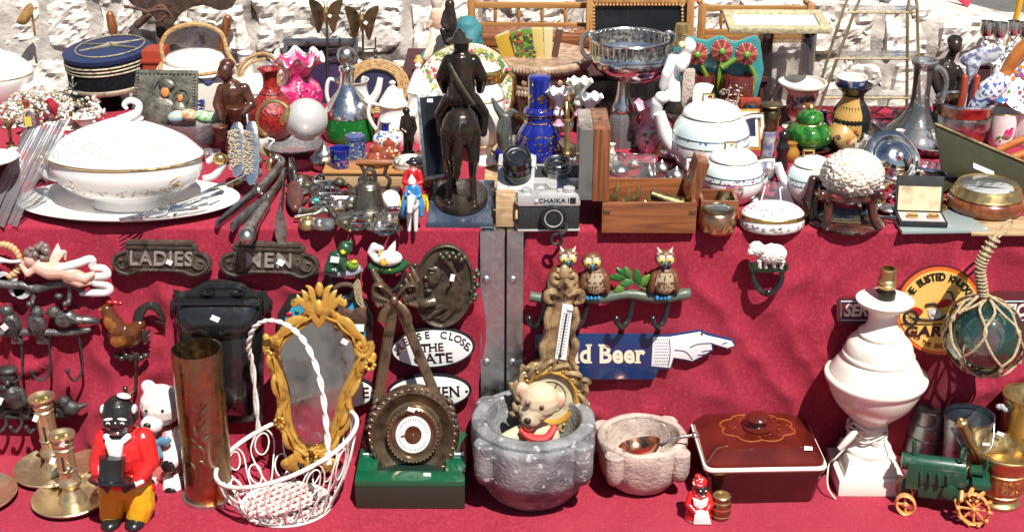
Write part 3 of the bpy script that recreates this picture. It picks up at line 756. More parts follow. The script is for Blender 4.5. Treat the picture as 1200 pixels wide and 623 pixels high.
for k in range(5): b.tube([(160 + k, 378, -8 - k), (164 + k * 2, 362 - k * 1.5, -8), (177 + k * 2, 354 + k, -7), (189 + k * 1.5 - 2, 362 + k * 4 - 4, -6), (195 - k * 3, 382 - k * 2, -5)], [3.5, 4, 4, 3, .8], 8, 5, flat=(1, .6))
for k in range(3): b.tube([(158, 384, -10), (170, 388 + k * 3, -9), (178, 383 + k * 7, -7)], [4, 4, 1], 8, flat=(1, .6))
b.part('tail', 'at_gloss')
b = t.b(); b.col = (.03, .028, .025)
for x in (146, 156): b.limb((x, 400, -9), (x + 3, 412, -8), 2, 1.6)
for k in range(7): b.ball((139 + k * 5.5, 413 + (k % 2) * 3, -7), (5, 3.5, 4), (0, k * 31, 0), 8)
b.part('perch', 'at_gloss')
hook(t, [(160, 415, -5), (161, 440, -6), (160, 452, -8), (154, 456, -14), (151, 451, -17), (151, 447, -17)], 2, 'brass_old', 3.4)

def restroom_sign(cx, cy, word, label, rot, stick):
    t = T('lettered_sign', label, 'sign', cx, cy, 'front', group='cast metal door signs', rot=(0, rot, 0))
    o = [(-59, 2), (-56, -6), (-49, -11), (-42, -12), (-42, -21), (-38, -21), (-38, -25), (37, -25), (37, -21), (42, -21), (42, -12), (49, -11), (57, -6), (60, 3), (57, 10), (49, 16), (39, 20), (28, 16), (14, 12), (-14, 12), (-28, 15), (-39, 19), (-49, 17), (-56, 10)]
    b = t.b(); b.prism([(cx + x, cy + y) for x, y in o], -5, 5); b.part('plate', 'castiron_warm', bevel=1.2)
    b = t.b()
    for y, w in ((-23, 38), (-18, 42)): b.box(cx - w, cx + w, cy + y - 1.6, cy + y + 1.6, -8, -4)
    for s in (-1, 1):
        b.tube([(cx + s * 38, cy - 13, -6), (cx + s * 52, cy - 8, -6.5), (cx + s * 56, cy + 2, -6.5), (cx + s * 50, cy + 10, -6), (cx + s * 38, cy + 14, -6.5), (cx + s * 26, cy + 10, -6), (cx + s * 12, cy + 9, -6), (cx, cy + 9, -6)], 1.7, 8, 5)
        b.tube([(cx + s * 40, cy - 12, -6), (cx + s * 37, cy + 2, -7), (cx + s * 46, cy + 7, -6.5), (cx + s * 50, cy, -6), (cx + s * 44, cy - 3, -6)], 1.4, 8, 5)
        b.ball((cx + s * 34, cy - 6, -5.5), 1.6, seg=8)
    b.part('border', 'castiron_warm')
    b = t.b(); b.text(word, cx, cy - 4, 17, -5, 2.4, 0, 0, .012, .95 if len(word) > 4 else 1.1, 0, 1.08); b.part('lettering', 'letter_grey', smooth=False)
    sticker(t, *stick); return t
restroom_sign(190, 305, 'LADIES', 'cast iron scrolled wall sign reading LADIES', 1, (200, 304, 7, 6, -8, 20))
restroom_sign(316, 307, 'MEN', 'cast iron scrolled wall sign reading MEN', 1.5, (330, 304, 8, 7, -8, 30))

t = T('letter_box', 'black cast iron wall letter box with arched scrolled back plate', 'letter box', 260, 490, 'front')
o = [(203, 338), (206, 346), (200, 352), (202, 366), (209, 372), (210, 480), (222, 492), (300, 492), (309, 480), (310, 372), (318, 366), (320, 352), (314, 346), (312, 338), (304, 341), (292, 336), (280, 329), (260, 326), (240, 329), (226, 337), (214, 341)]
b = t.b(); b.prism(o, -4, 4, 2); b.part('back_plate', 'black_gloss', bevel=1)
rows = []; t0 = t
b = t.b()
for y, dp, w in ((349, -7, 47), (360, -16, 49), (374, -25, 50), (392, -31, 50), (420, -32, 48), (450, -28, 45), (472, -18, 41), (484, -6, 38)):
    rows.append([t.pt(258 + w * k, y, -4 + (dp + 4) * (1 - abs(k) ** 5)) for k in [i / 10 for i in range(-10, 11)]])
b.grid(rows, False); b.part('box', 'black_gloss')
b = t.b(); rows = []
for y, dp, w in ((347, -8, 50), (352, -14, 50.5), (364, -22, 51), (376, -29, 51)):
    rows.append([t.pt(258 + w * k, y + (0 if y < 370 else 9 * (1 - abs(k)) ** .6), -4 + (dp + 4) * (1 - abs(k) ** 6)) for k in [i / 10 for i in range(-10, 11)]])
b.grid(rows, False); q = b.part('flap', 'black_gloss')
m_ = q.modifiers.new('thick', 'SOLIDIFY'); m_.thickness = .003; m_.offset = 1
b = t.b(); b.tube([(210, 349, -16), (306, 349, -16)], 2.2, 8, 1, roundc=True)
for s in (-1, 1):
    b.tube([(258 + s * 6, 376, -34), (258 + s * 16, 372, -33), (258 + s * 28, 374, -32), (258 + s * 38, 370, -31), (258 + s * 46, 362, -25)], 1.1, 6, 4)
    b.tube(spiral(258 + s * 10, 374, 5, 1, 90, s * .9, 10, -34), .9, 6, 2)
    b.tube([(262, 334, -5), (262 + s * 12, 333, -6), (262 + s * 26, 338, -6), (262 + s * 18, 342, -6), (262 + s * 9, 339, -6)], 1.6, 8, 5)
b.part('scrollwork', 'black_gloss')
sticker(t, 257, 362, 10, 6, -25, 25)

t = T('wall_plaque', 'octagonal blue plaque with black frame and painted red rose', 'plaque', 382, 390, 'front')
def octo(k): return [(382 + x * k, 390 + y * k) for x, y in ((-56, -24), (-42, -47), (42, -47), (56, -24), (56, 24), (42, 47), (-42, 47), (-56, 24))]
b = t.b(); b.prism(octo(1), -6, 6); b.part('frame', 'black_gloss', bevel=1.5)
b = t.b(); b.col = (.05, .32, .52); b.prism(octo(.84), -7, 1.2); b.part('panel', 'at_gloss')
b = t.b()
for c, x, y, r in [((.45, .01, .03), 340, 365, 4), ((.5, .02, .05), 345, 371, 4), ((.03, .12, .03), 349, 362, 3), ((.55, .05, .08), 339, 372, 3), ((.02, .1, .03), 352, 368, 3), ((.6, .5, .1), 425, 400, 4), ((.5, .02, .05), 424, 385, 4)]:
    b.col = c; b.ball((x, y, -7.5), (r, r * .8, 1.2), seg=8)
b.part('rose', 'at_gloss')

BLK = (.018, .022, .02)
def knocker_ring(t, x0, x1, y, yb, d=-7):
    b = t.b(); xm = (x0 + x1) / 2
    b.tube([(x0, y, d), (x0 + 1, y + (yb - y) * .4, d - 2), (xm - 9, yb - 4, d - 4), (xm, yb, d - 5), (xm + 9, yb - 4, d - 4), (x1 - 1, y + (yb - y) * .4, d - 2), (x1, y, d)], [3, 3.4, 3.6, 3.8, 3.6, 3.4, 3], 10, 5)
    b.ball((xm, yb - 3, d - 8), 4); return b.part('ring', 'black_gloss')
t = T('door_knocker', 'cast iron door knocker with green frog on a pale log', 'door knocker', 403, 315, 'front', group='animal door knockers')
b = t.b(); b.col = (.012, .06, .025); b.ball((397, 299, -13), (12, 12, 8), (0, 20, 0)); b.ball((406, 286, -14), (9, 8, 7), (0, -15, 0)); b.limb((404, 282, -14), (412, 279, -13), 5, 3.5); b.chain([(390, 302, -15), (386, 309, -17), (396, 310, -19)], [6, 4.5, 3]); b.chain([(402, 300, -17), (406, 308, -19)], [4, 3]); b.col = (.16, .3, .03); b.ball((415, 305, -14), (7, 6, 5)); b.col = (.55, .5, .03); b.ball((404, 288, -20), 2.6); b.ball((417, 300, -17), (4, 2.5, 3)); b.part('frog', 'at_gloss', voxel=.8)
b = t.b(); b.col = (.32, .3, .34); b.tube([(381, 311, -8), (392, 315, -9), (412, 315, -9), (424, 311, -8)], [5, 6, 6, 5], 10); b.part('log', 'at_satin', wob=.8, wobs=150)
knocker_ring(t, 388, 420, 317, 346); sticker(t, 395, 295, 10, 7, -23, 10)
t = T('door_knocker', 'cast iron door knocker with white duck on green grass', 'door knocker', 456, 312, 'front', group='animal door knockers')
b = t.b(); b.col = (.78, .77, .73); b.ball((456, 297, -14), (17, 10, 8), (0, -4, 0)); b.chain([(443, 297, -14), (436, 290, -14), (440, 283, -15), (447, 284, -16)], [6, 4.5, 5, 4.5]); b.prism([(452, 291), (462, 278), (465, 279), (464, 290), (458, 296)], -17, 5, 2); b.col = (.62, .36, .04); b.limb((447, 286, -18), (446, 291, -20), 2.2, 1); b.ball((451, 300, -21), (4, 4, 2)); b.part('duck', 'at_gloss', voxel=.8)
b = t.b(); b.col = (.015, .09, .03); b.tube([(434, 306, -8), (445, 311, -10), (466, 311, -10), (478, 303, -8)], [6, 6, 6, 5], 10); b.col = (.5, .45, .04)
for x in (449, 458): b.ball((x, 310, -16), 2, seg=8)
b.part('grass', 'at_gloss', wob=1.2, wobs=160)
knocker_ring(t, 439, 474, 314, 337)
t = T('door_knocker', 'cast iron door knocker with white sheep on green grass', 'door knocker', 898, 315, 'front', group='animal door knockers')
b = t.b(); b.col = (.72, .71, .68)
b.ball((903, 292, -13), (17, 12, 9)); b.ball((884, 285, -15), (9, 8.5, 8)); b.ball((877, 288, -18), (4, 3.5, 4)); b.ball((891, 286, -19), (3, 5, 2.5), (0, 20, 0))
for x in (888, 896, 905, 914): b.limb((x, 300, -13), (x, 308, -12), 3.4, 2.8)
b.part('sheep', 'at_matt', voxel=.8, relax=1, wob=1.1, wobs=330)
b = t.b(); b.col = (.012, .05, .022); b.box(878, 919, 306, 314, -12, -4)
for i in range(34): x = rnd(877, 921); b.limb((x, 310, -10 - rnd(0, 3)), (x + rnd(-3, 3), rnd(299, 305), -12 - rnd(0, 4)), 2, .7, 6)
b.part('grass', 'at_gloss', smooth=True)
knocker_ring(t, 881, 915, 315, 339)

t = T('padlock', 'old rusty iron padlock with a price sticker and cord', 'padlock', 412, 375, 'front')
b = t.b(); b.prism([(396, 362), (400, 355), (409, 358), (414, 361), (420, 355), (428, 354), (432, 362), (430, 378), (425, 388), (416, 393), (406, 390), (399, 380)], -14, 9, 2); b.part('body', 'rust', bevel=2)
b = t.b(); b.tube([(401, 358, -10), (394, 350, -10), (391, 340, -10), (397, 331, -10), (408, 329, -10), (418, 334, -10), (424, 345, -10), (424, 357, -10)], 3.2, 10, 5); b.part('shackle', 'rust')
b = t.b()
for k in range(5): b.tube([(415 + k, 330 + k * 2, -13), (421 - k, 322 + k * 3, -14), (424 - k, 332 + k * 4, -14), (425 + k, 345 + k * 3, -12)], 1, 6)
b.part('cord', 'rope'); sticker(t, 421, 377, 14, 8, -16, 4)

t = T('wall_mask', 'oval dark bronze relief plaque of a woman with long wavy hair', 'plaque', 520, 333, 'front', rot=(0, 6, 0))
b = t.b(); b.prism([(520 + 35 * math.cos(a) * (1 if math.sin(a) > 0 else .95), 333 - 49 * math.sin(a)) for a in [2 * math.pi * i / 40 for i in range(40)]], -5, 5)
b.tube([(520 + 34 * math.cos(a), 333 - 47 * math.sin(a), -6) for a in [2 * math.pi * i / 28 for i in range(28)]], 2, 8, 2, True)
b.ball((507, 322, -7), (9, 14, 5), (0, 8, 0)); b.ball((498, 324, -8), (3, 2.2, 3), (0, 35, 0)); b.ball((500, 331, -8), (2.6, 1.3, 2)); b.ball((500, 334, -8), (2.6, 1.2, 2)); b.ball((503, 339, -7), (5, 3, 4)); b.ball((504, 317, -11), (3, 1.2, 1.5)); b.ball((504, 312, -11), (5, 1.4, 2), (0, 10, 0))
for k in range(13):
    a = k / 12; b.tube([(503 + 3 * k * .6, 305 - 9 * a + 2, -9), (518 + 14 * a, 309 + 6 * a - 12 * (1 - a), -12), (530 + 14 * a, 330 - 12 * (1 - a), -11), (522 + 22 * a, 352, -9), (504 + 32 * a, 362 + 8 * math.sin(k), -8), (500 + 26 * a, 376 - 8 * a, -6)], [1, 1.7, 1.8, 1.7, 1.5, .8], 7, 4)
b.tube([(512, 350, -8), (502, 352, -11), (492, 356, -8)], [7, 6, 5], 10); b.part('relief', 'bronze_mask', voxel=.7, relax=1)
b = t.b()
for k in range(9): b.ball((512 + k * 3.6, 294 - 3 * math.sin(k * .4) + (k % 2) * 4, -13), 3.2, seg=8)
b.part('flower_crown', 'bronze_green')
for s, x0 in ((1, 558), (-1, 482)):
    b = t.b()
    for k in range(10): b.ball((x0 + s * (3 * math.sin(k * 1.9) - 2), 312 + k * 4, -5), 3.6, seg=8)
    b.part('flower', 'bronze_green')
sticker(t, 529, 317, 5, 8, -18, 6)

def oval_sign(cx, cy, rx, ry, label, rot, words, dots=()):
    t = T('oval_sign', label, 'sign', cx, cy, 'front', group='oval white enamel signs', rot=(0, rot, 0))
    b = t.b(); b.prism(ell(cx, cy, rx, ry, 56), -4, 4); b.part('rim', 'black_gloss', bevel=1)
    b = t.b(); b.prism(ell(cx, cy, rx - 3, ry - 3, 56), -5, 1.5); b.part('plate', 'sign_white', bevel=.4)
    b = t.b()
    for w in words: b.text(*w)
    for x, y in dots: b.ball((x, y, -5), (1.9, 1.9, .8), seg=10)
    b.part('lettering', 'black_gloss', smooth=False); return t
def arcword(s, cx, cy, rx, ry, a0, a1, size, d, ex=.5, serif=.05, bold=.012, sx=1, up=1):
    out = []
    for i, ch in enumerate(s):
        a = a0 + (a1 - a0) * i / (len(s) - 1)
        if ch == ' ': continue
        x, y = cx + rx * math.cos(R(a)), cy - ry * math.sin(R(a))
        tx, ty = -rx * math.sin(R(a)) * -up, -(ry * math.cos(R(a)) * up) * -1
        out.append((ch, x, y, size, d, ex, math.degrees(math.atan2(-ty * 1.0, tx)) if False else (a - 90) * ry / rx * 1.05 * up if up > 0 else (a + 90) * ry / rx * 1.05, serif, bold, sx))
    return out
oval_sign(507, 406, 50, 24, 'oval white sign with black letters PLEASE CLOSE THE GATE', -4, arcword('PLEASE CLOSE', 507, 412, 42, 22, 163, 17, 8.5, -5, sx=1.0) + [('THE', 507, 405, 9.5, -5, .5, 0, .05, .012, 1.1), ('GATE', 507, 418, 11.5, -5, .5, 0, .05, .014, 1.15)], [(466, 410), (548, 410)])
oval_sign(503, 457, 50, 21, 'oval white sign with black letters KITCHEN', -3, [('KITCHEN', 503, 458, 12.5, -5, .5, 0, .05, .012, .94, 0, 1.06)], [(459, 458), (547, 458)])
oval_sign(392, 459, 50, 21, 'oval white sign half hidden behind the gilt mirror', -2, [('E', 429, 459, 12.5, -5, .5, 0, .05, .012, 1)], [(437, 459)])

# ---- owls
t = T('coat_hook_rack', 'painted hook rack with three brown owls and green leaves on a branch', 'hook rack', 714, 343, 'front', group='iron hook racks')
b = t.b(); b.col = (.09, .115, .085); b.tube([(621, 344, -7), (640, 346, -8), (672, 344, -8), (700, 346, -8), (735, 341, -8), (770, 345, -8), (800, 341, -8), (807, 341, -7)], [6, 6.5, 6, 6.5, 6, 7, 7, 6], 12); b.part('branch', 'at_satin', wob=1, wobs=130)
def owl(hx, hy, bx, by, brx, bry, horn):
    b = t.b(); BR = (.13, .05, .02); b.col = BR; b.ball((bx, by, -13), (brx, bry, 10)); b.ball((hx, hy, -14), (12, 11, 9))
    if horn:
        b.col = (.5, .42, .32)
        for s in (-1, 1): b.limb((hx + s * 6, hy - 7, -14), (hx + s * 9, hy - 12.5, -13), 2.6, .8, 8)
    b.col = (.36, .28, .18); b.ball((bx + 1, by + 3, -18), (brx * .72, bry * .74, 6.5))
    b.col = BR
    for s in (-1, 1): b.ball((bx + s * brx * .78, by + 3, -15), (5, bry * .8, 7), (0, s * -8, 0))
    b.col = (.46, .38, .27)
    for s in (-1, 1): b.ball((hx + s * 5, hy, -21), (5, 5.6, 3))
    q = b.part('owl', 'at_satin', voxel=.8, relax=1)
    b = t.b()
    for s in (-1, 1):
        b.col = (.7, .48, .02); b.ball((hx + s * 5, hy - .5, -23.6), (3, 3, 1.4), seg=10); b.col = (.01, .01, .01); b.ball((hx + s * 4.6, hy - .5, -24.8), (1.3, 1.4, .8), seg=8)
    b.part('eye', 'at_gloss', q)
    b = t.b(); b.col = (.02, .17, .3); b.limb((hx, hy + 2, -24), (hx, hy + 7, -24), 2.4, .8, 8); b.part('beak', 'at_gloss', q)
    b = t.b(); b.col = (.10, .05, .025)
    for i in range(26):
        x, y = bx + rnd(-.62, .62) * brx, by + rnd(-.3, .85) * bry; e = ((x - bx) / brx) ** 2 + ((y - by) / bry) ** 2
        if e < .6: b.ball((x, y, -13 - 11.6 * math.sqrt(1 - e * .8)), (.8, 2, .5), seg=6)
    b.part('breast_feathers', 'at_satin', q)
    b = t.b(); b.col = (.03, .2, .38)
    for s in (-1, 0, 1, 2): b.ball((bx - 4 + s * 4.4, by + bry + 2, -17), (2.4, 3.4, 2.6), seg=8)
    b.part('claw', 'at_gloss', q)
owl(665, 296, 659, 323, 19, 20, True); owl(693, 300, 696, 322, 17, 18, False); owl(778, 297, 777, 322, 17, 18, True)
b = t.b()
b.col = (.07, .1, .04); b.tube([(722, 313, -9), (735, 322, -9), (748, 331, -9), (760, 338, -8)], [1.8, 2.2, 2.4, 3], 8); b.tube([(735, 310, -9), (736, 324, -9)], 1.6, 8)
b.part('twig', 'at_satin')
b = t.b()
for i, (x0, y0, x1, y1, w) in enumerate(((733, 320, 712, 321, 5), (731, 331, 719, 338, 4.5), (738, 322, 731, 308, 4.5), (748, 330, 744, 310, 5.5), (750, 331, 761, 317, 5), (741, 325, 725, 330, 5), (731, 318, 721, 309, 3.5))):
    b.col = ((.02, .10, .02), (.09, .2, .03), (.04, .15, .03))[i % 3]; dx, dy = x1 - x0, y1 - y0; L = math.hypot(dx, dy); nx, ny = -dy / L * w, dx / L * w
    b.prism([(x0, y0), (x0 + dx * .35 + nx, y0 + dy * .35 + ny), (x0 + dx * .75 + nx * .7, y0 + dy * .75 + ny * .7), (x1, y1), (x0 + dx * .75 - nx * .7, y0 + dy * .75 - ny * .7), (x0 + dx * .35 - nx, y0 + dy * .35 - ny)], -11, 1, 3, bulge=1.8)
b.part('leaf', 'at_satin')
for x in (641, 689, 742, 784): hook(t, [(x, 346, -8), (x - 3, 360, -9), (x - 8, 371, -14), (x - 15, 374, -20), (x - 20, 369, -23), (x - 21, 363, -23)], 3.4, 'black_gloss', 4)

t = T('s_hook', 'black wrought iron hook curled over the table edge', 'hook', 652, 275, Y=-.03)
b = t.b(); b.tube([(660, 262, 8), (664, 266, -2), (658, 271, -8), (649, 272, -8), (646, 279, -8), (651, 283, -9), (658, 279, -10), (656, 269, -11)], 1.8, 8, 5, roundc=True); b.solo('black_matt')

t = T('pointing_hand_sign', 'blue tin sign reading Cold Beer ending in a white pointing hand', 'sign', 720, 415, 'front')
S = .289
hand = [(765, 393), (784, 393), (820, 387), (827, 391), (857, 398), (860, 403), (852, 406), (833, 400), (834, 408), (826, 413), (811, 421), (803, 419), (789, 417), (785, 429), (763, 427)]
b = t.b(); b.prism([(627, 390), (764, 390), (784, 391), (820, 385), (829, 389), (858, 396), (862, 403), (853, 408), (835, 403), (836, 409), (827, 415), (811, 423), (803, 421), (790, 419), (786, 431), (772, 431), (767, 443), (627, 443)], -3, 3); b.part('panel', 'sign_blue', bevel=.8)
b = t.b(); b.prism(hand, -3.8, 1); b.part('hand', 'sign_white', bevel=.3)
b = t.b()
for p in ([(790, 408), (803, 410), (811, 419)], [(834, 400), (818, 401), (808, 405)], [(833, 408), (822, 410)], [(826, 413), (817, 414)], [(784, 395), (785, 410), (783, 427)], [(846, 401), (852, 399)]): b.tube([(*q, -4) for q in p], .5, 6, 4)
for i in range(8):
    for k in range(9): b.ball((767 + i * 2.1 + (k % 2), 396 + k * 3.6, -3.9), (.55, .8, .3), seg=6)
b.part('outline', 'sign_blue')
b = t.b(); b.text('Cold Beer', 696, 414, 21, -3, .6, 0, .06, .03, .92, 0, 1.04); b.part('lettering', 'sign_cream', smooth=False)
b = t.b(); b.ball((822, 389, -4), (1.5, 1.5, .8), seg=8); b.part('nail', 'black_matt')

# ---- garage sign
t = T('garage_sign', 'round yellow THE BUSTED KNUCKLE GARAGE tin sign with winged SERVICE STATION panel', 'sign', 1100, 362, 'front')
wing = [(980, 352), (984, 347), (1030, 347), (1042, 342), (1158, 342), (1170, 340), (1214, 340), (1220, 346), (1220, 374), (1214, 379), (1030, 379), (984, 379), (980, 373)]
b = t.b(); b.prism(wing, -2, 2); b.part('wing_panel', 'sign_maroon', bevel=.6)
b = t.b(); b.col = (.42, .6, .66); 
for x0, x1 in ((985, 1062), (1140, 1216)): b = t.b(); b.col = (.42, .6, .66); b.tube([(x0, 352, -2.2), (x1, 352, -2.2), (x1, 374, -2.2), (x0, 374, -2.2)], .8, 6, 1, True); b.part('border', 'at_satin')
b = t.b(); b.col = (.78, .74, .66); b.text('SERVICE', 1020, 363, 14, -2.2, .5, 0, 0, .03, .9, .25); b.part('wing_lettering', 'at_satin', smooth=False); b = t.b(); b.col = (.78, .74, .66); b.text('STATION', 1180, 363, 14, -2.2, .5, 0, 0, .03, .9, .25); b.part('wing_lettering', 'at_satin', smooth=False)
for r, d, m, nm in ((53, -4, 'sign_maroon', 'rim'), (51, -4.8, 'sign_orange', 'band'), (47, -5.6, 'sign_yellow', 'disc')):
    b = t.b(); b.prism(ell(1100, 362, r, r, 64), d, 2); b.part(nm, m)
b = t.b(); W = 'THE BUSTED KNUCKLE'
for i, ch in enumerate(W):
    a = 158 - 136 * i / (len(W) - 1)
    if ch != ' ': b.text(ch, 1100 + 40 * math.cos(R(a)), 362 - 40 * math.sin(R(a)), 8.6, -6, .5, a - 90, 0, .03, .85)
b.text('GARAGE', 1100, 386, 11.5, -6, .5, 0, 0, .04, 1.25, .15, 1.1)
b.box(1056, 1144, 376.6, 377.6, -6.5, -5.5)
b.part('lettering', 'black_gloss', smooth=False)
b = t.b(); b.col = (.2, .02, .01); W = 'KEEP THE SHINY SIDE UP'
for i, ch in enumerate(W):
    a = 216 + 108 * i / (len(W) - 1)
    if ch != ' ': b.text(ch, 1100 + 41 * math.cos(R(a)), 362 - 41 * math.sin(R(a)), 5.2, -6, .5, a + 90, 0, .02, .8)
b.part('motto', 'at_satin', smooth=False)
b = t.b()
b.col = (.012, .012, .012)
for x, y in ((1066, 369), (1124, 367)):
    b.tube([(*p, -6.2) for p in ell(x, y, 8, 8, 20)], 1.8, 6, 1, True)
    for k in range(4): a = k * .8; b.tube([(x - 7 * math.cos(a), y - 7 * math.sin(a), -6), (x + 7 * math.cos(a), y + 7 * math.sin(a), -6)], .35, 5, 1)
b.tube([(1124, 367, -6.3), (1116, 348, -6.3), (1113, 340, -6.3), (1107, 339, -6.3)], 1, 6, 2); b.tube([(1083, 355, -6.4), (1092, 353, -6.4), (1098, 356, -6.4)], 1.8, 6, 2); b.tube([(1068, 370, -6.3), (1084, 372, -6.3), (1100, 371, -6.3), (1108, 366, -6.3)], 1.5, 6, 2)
b.col = (.4, .012, .012); b.prism([(1096, 354), (1100, 350), (1110, 348), (1114, 351), (1108, 356), (1098, 358)], -7, 1.2, 2); b.prism([(1064, 361), (1072, 357), (1080, 361), (1076, 366)], -7, 1.2, 2); b.prism([(1115, 358), (1122, 356), (1129, 359), (1124, 361)], -7, 1.2, 2)
b.col = (.5, .48, .46); b.prism([(1086, 360), (1098, 359), (1102, 368), (1090, 371)], -6.6, 1, 2); b.ball((1093, 364, -7), (4, 3.5, .8), seg=8); b.ball((1112, 346, -7), (2.4, 2.4, .8), seg=8)
b.part('motorcycle_picture', 'at_satin')

# ---- glass float
t = T('fishing_float', 'green glass fishing float in a knotted rope net', 'glass float', 1153, 393, Y=-.125)
b = t.b(); b.ball((1153, 393, 0), 46, seg=40); q = b.part('glass_ball', 'glass_green', angle=180)
def sph(lon, lat, r=47.4):
    a, l = R(lon), R(lat); x, y, z = math.sin(a) * math.cos(l), -math.cos(a) * math.cos(l), math.sin(l)
    v = Euler((0, R(6), 0)).to_matrix() @ Vector((x, y, z)); return (1153 + v.x * r, 393 - v.z * r * .93, v.y * r)
b = t.b(); n = 6
for k in range(n):
    for s in (1, -1):
        c = k * 60 + 12
        b.tube([sph(c + s * 0, 84), sph(c + s * 10, 58), sph(c + s * 30, 34), sph(c + s * 30, 20), sph(c + s * 16, -4), sph(c, -22), sph(c, -34), sph(c + s * 14, -50), sph(c + s * 30, -66), sph(c + s * 30, -80)], 1.7, 7, 4)
    b.ball(sph(k * 60 + 42, 27), (3.2, 4.2, 3.2), seg=10); b.ball(sph(k * 60 + 12, -28), (3, 4.2, 3), seg=10); b.ball(sph(k * 60 + 42, -72), (3, 3, 3), seg=8)
b.part('net', 'rope')
b = t.b(); b.tube([(1152, 346, 0), (1150, 330, 0), (1149, 314, 2), (1156, 300, 6), (1170, 284, 14)], 4.6, 10, 5)
for k in range(16):
    u = k / 15; p = catmull([(1152, 345, 0), (1150, 330, 0), (1149, 314, 2), (1156, 300, 6), (1172, 282, 14)], 4)[int(u * 15.9)]
    b.tube([(p[0] + 6 * math.cos(a), p[1] + 2.5 * math.cos(a) * (1 if k > 7 else 0), p[2] + 6 * math.sin(a)) for a in [2 * math.pi * i / 12 for i in range(12)]], 1.3, 6, 1, True)
b.tube([(1170, 284, 14), (1178, 276, 22), (1192, 270, 30), (1197, 273, 32), (1188, 280, 26), (1174, 284, 15)], 1.6, 7, 5)
b.tube([(1120, 362, -12), (1138, 350, -6), (1152, 344, 0), (1170, 352, -6), (1186, 364, -10)], 2, 7, 4)
b.part('cord', 'rope')
# ------------------------------------------------------------------ things standing on the low bench
def candlestick(x, y, label, tray_r, rot, cup_y):
    t = T('chamber_candlestick', label, 'candlestick', x, y, 'low', group='brass chamber candlesticks', rot=rot)
    k = tray_r / 46
    b = t.b(); b.lathe(x, [(tray_r - 9, y - 1), (tray_r - 1, y - 6), (tray_r + 1, y - 8.5), (tray_r, y - 9.5), (tray_r - 3, y - 8), (tray_r - 9, y - 3.5), (20, y - 2.5), (0, y - 2.5)], seg=48); b.part('drip_tray', 'brass_pale')
    H = y - cup_y
    b = t.b(); b.lathe(x, [(17, y - 2.5), (15, y - 8), (10, y - 14), (9, y - 18), (13, y - 22), (14, y - 26), (11, y - 30), (10.5, y - 34), (10.5, y - H + 10), (12, y - H + 9), (12, y - H + 6), (11, y - H + 5), (11, y - H + 2), (15.5, y - H), (15.5, y - H - 1.5), (11, y - H + 1)], sm=1, wall=(2.5, y - H + 14), seg=32); b.part('column', 'brass_pale')
    for yy in (y - 40, y - H + 14): b = t.b(); b.lathe(x, [(10.5, yy + 1.5), (11.8, yy), (10.5, yy - 1.5)], seg=28); b.part('collar', 'brass_pale')
    b = t.b(); b.box(x - 1.4, x + 1.4, y - 58, y - 38, -10.8, -8); b.part('ejector_slot', 'black_matt')
    b = t.b(); b.tube([(x + 1, y - 48, -10), (x + 1, y - 48, -16)], 1.8, 8, 1); b.ball((x + 1, y - 48, -17), 3, seg=10); b.part('knob', 'brass_pale')
    return t
tc_ = candlestick(66, 553, 'brass chamber candlestick behind another, tall column and round drip tray', 47, (0, -3, 0), 466)
sticker(tc_, 50, 483, 6, 8, -13, 20)
tc_ = candlestick(86, 588, 'front brass chamber candlestick beside the figurine in the red coat', 46, (0, -2, 0), 510)
sticker(tc_, 68, 532, 6, 8, -14, 20); sticker(tc_, 80, 513, 6, 8, -14, 10)
candlestick(-27, 586, 'brass candlestick tray cut off by the left edge of the photo', 46, (0, 0, 0), 512)

# ---- old man figurine
t = T('figurine', 'painted figurine of a white-haired man in red coat and yellow trousers holding a hat', 'figurine', 147, 611, 'low', r=4)
b = t.b(); b.col = (.016, .014, .013)
b.ball((140, 485, -2), (20, 24, 19)); b.ball((140, 487, -20), (4.5, 4, 3.5)); b.ball((140, 498, -17), (8, 3.5, 4)); b.ball((130, 489, -15), (5, 5, 4)); b.ball((151, 489, -15), (5, 5, 4)); b.ball((140, 506, -10), (11, 5, 7))
for s in (-1, 1): b.ball((140 + s * 20, 486, 0), (3, 6, 4))
b.col = (.2, .03, .03); b.ball((140, 498, -20.5), (5, 1.4, 1.5))
q = b.part('head', 'at_gloss', voxel=1, relax=1)
b = t.b(); b.col = (.66, .65, .63)
for s in (-1, 1):
    b.ball((140 + s * 18.5, 477, -4), (3, 5.5, 7)); b.ball((140 + s * 8, 481, -19.5), (5.5, 1.7, 2), (0, s * 8, 0))
b.ball((146, 462, -3), (8, 2.5, 6), (0, 12, 0))
b.part('hair', 'at_gloss', q)
b = t.b()
for s in (-1, 1): b.col = (.8, .8, .8); b.ball((140 + s * 8, 486, -19), (3, 2, 1.5), seg=8); b.col = (.01, .01, .01); b.ball((140 + s * 8, 486, -20.3), (1.3, 1.3, .7), seg=8)
b.part('eye', 'at_gloss', q)
b = t.b(); b.col = (.60, .018, .018)
b.ball((145, 530, 4), (31, 36, 24)); b.ball((145, 558, 4), (33, 18, 24)); b.limb((123, 515, 2), (116, 540, -4), 13, 11); b.limb((116, 540, -4), (122, 552, -20), 11, 8); b.limb((167, 515, 2), (176, 538, -4), 14, 12); b.limb((176, 538, -4), (167, 552, -20), 12, 8)
b.limb((124, 572, 4), (170, 572, 4), 12, 12); b.part('coat', 'at_gloss', voxel=1.2)
b = t.b(); b.col = (.8, .79, .77); b.prism([(129, 506), (151, 506), (147, 530), (140, 556), (136, 530)], -23, 6, bulge=3); b.limb((128, 505, -12), (140, 514, -21), 4, 3); b.limb((153, 505, -12), (141, 514, -21), 4, 3); b.limb((120, 551, -22), (125, 553, -24), 5, 5); b.limb((170, 551, -22), (164, 553, -24), 5, 5); b.part('shirt', 'at_gloss')
b = t.b(); b.col = (.014, .012, .012)
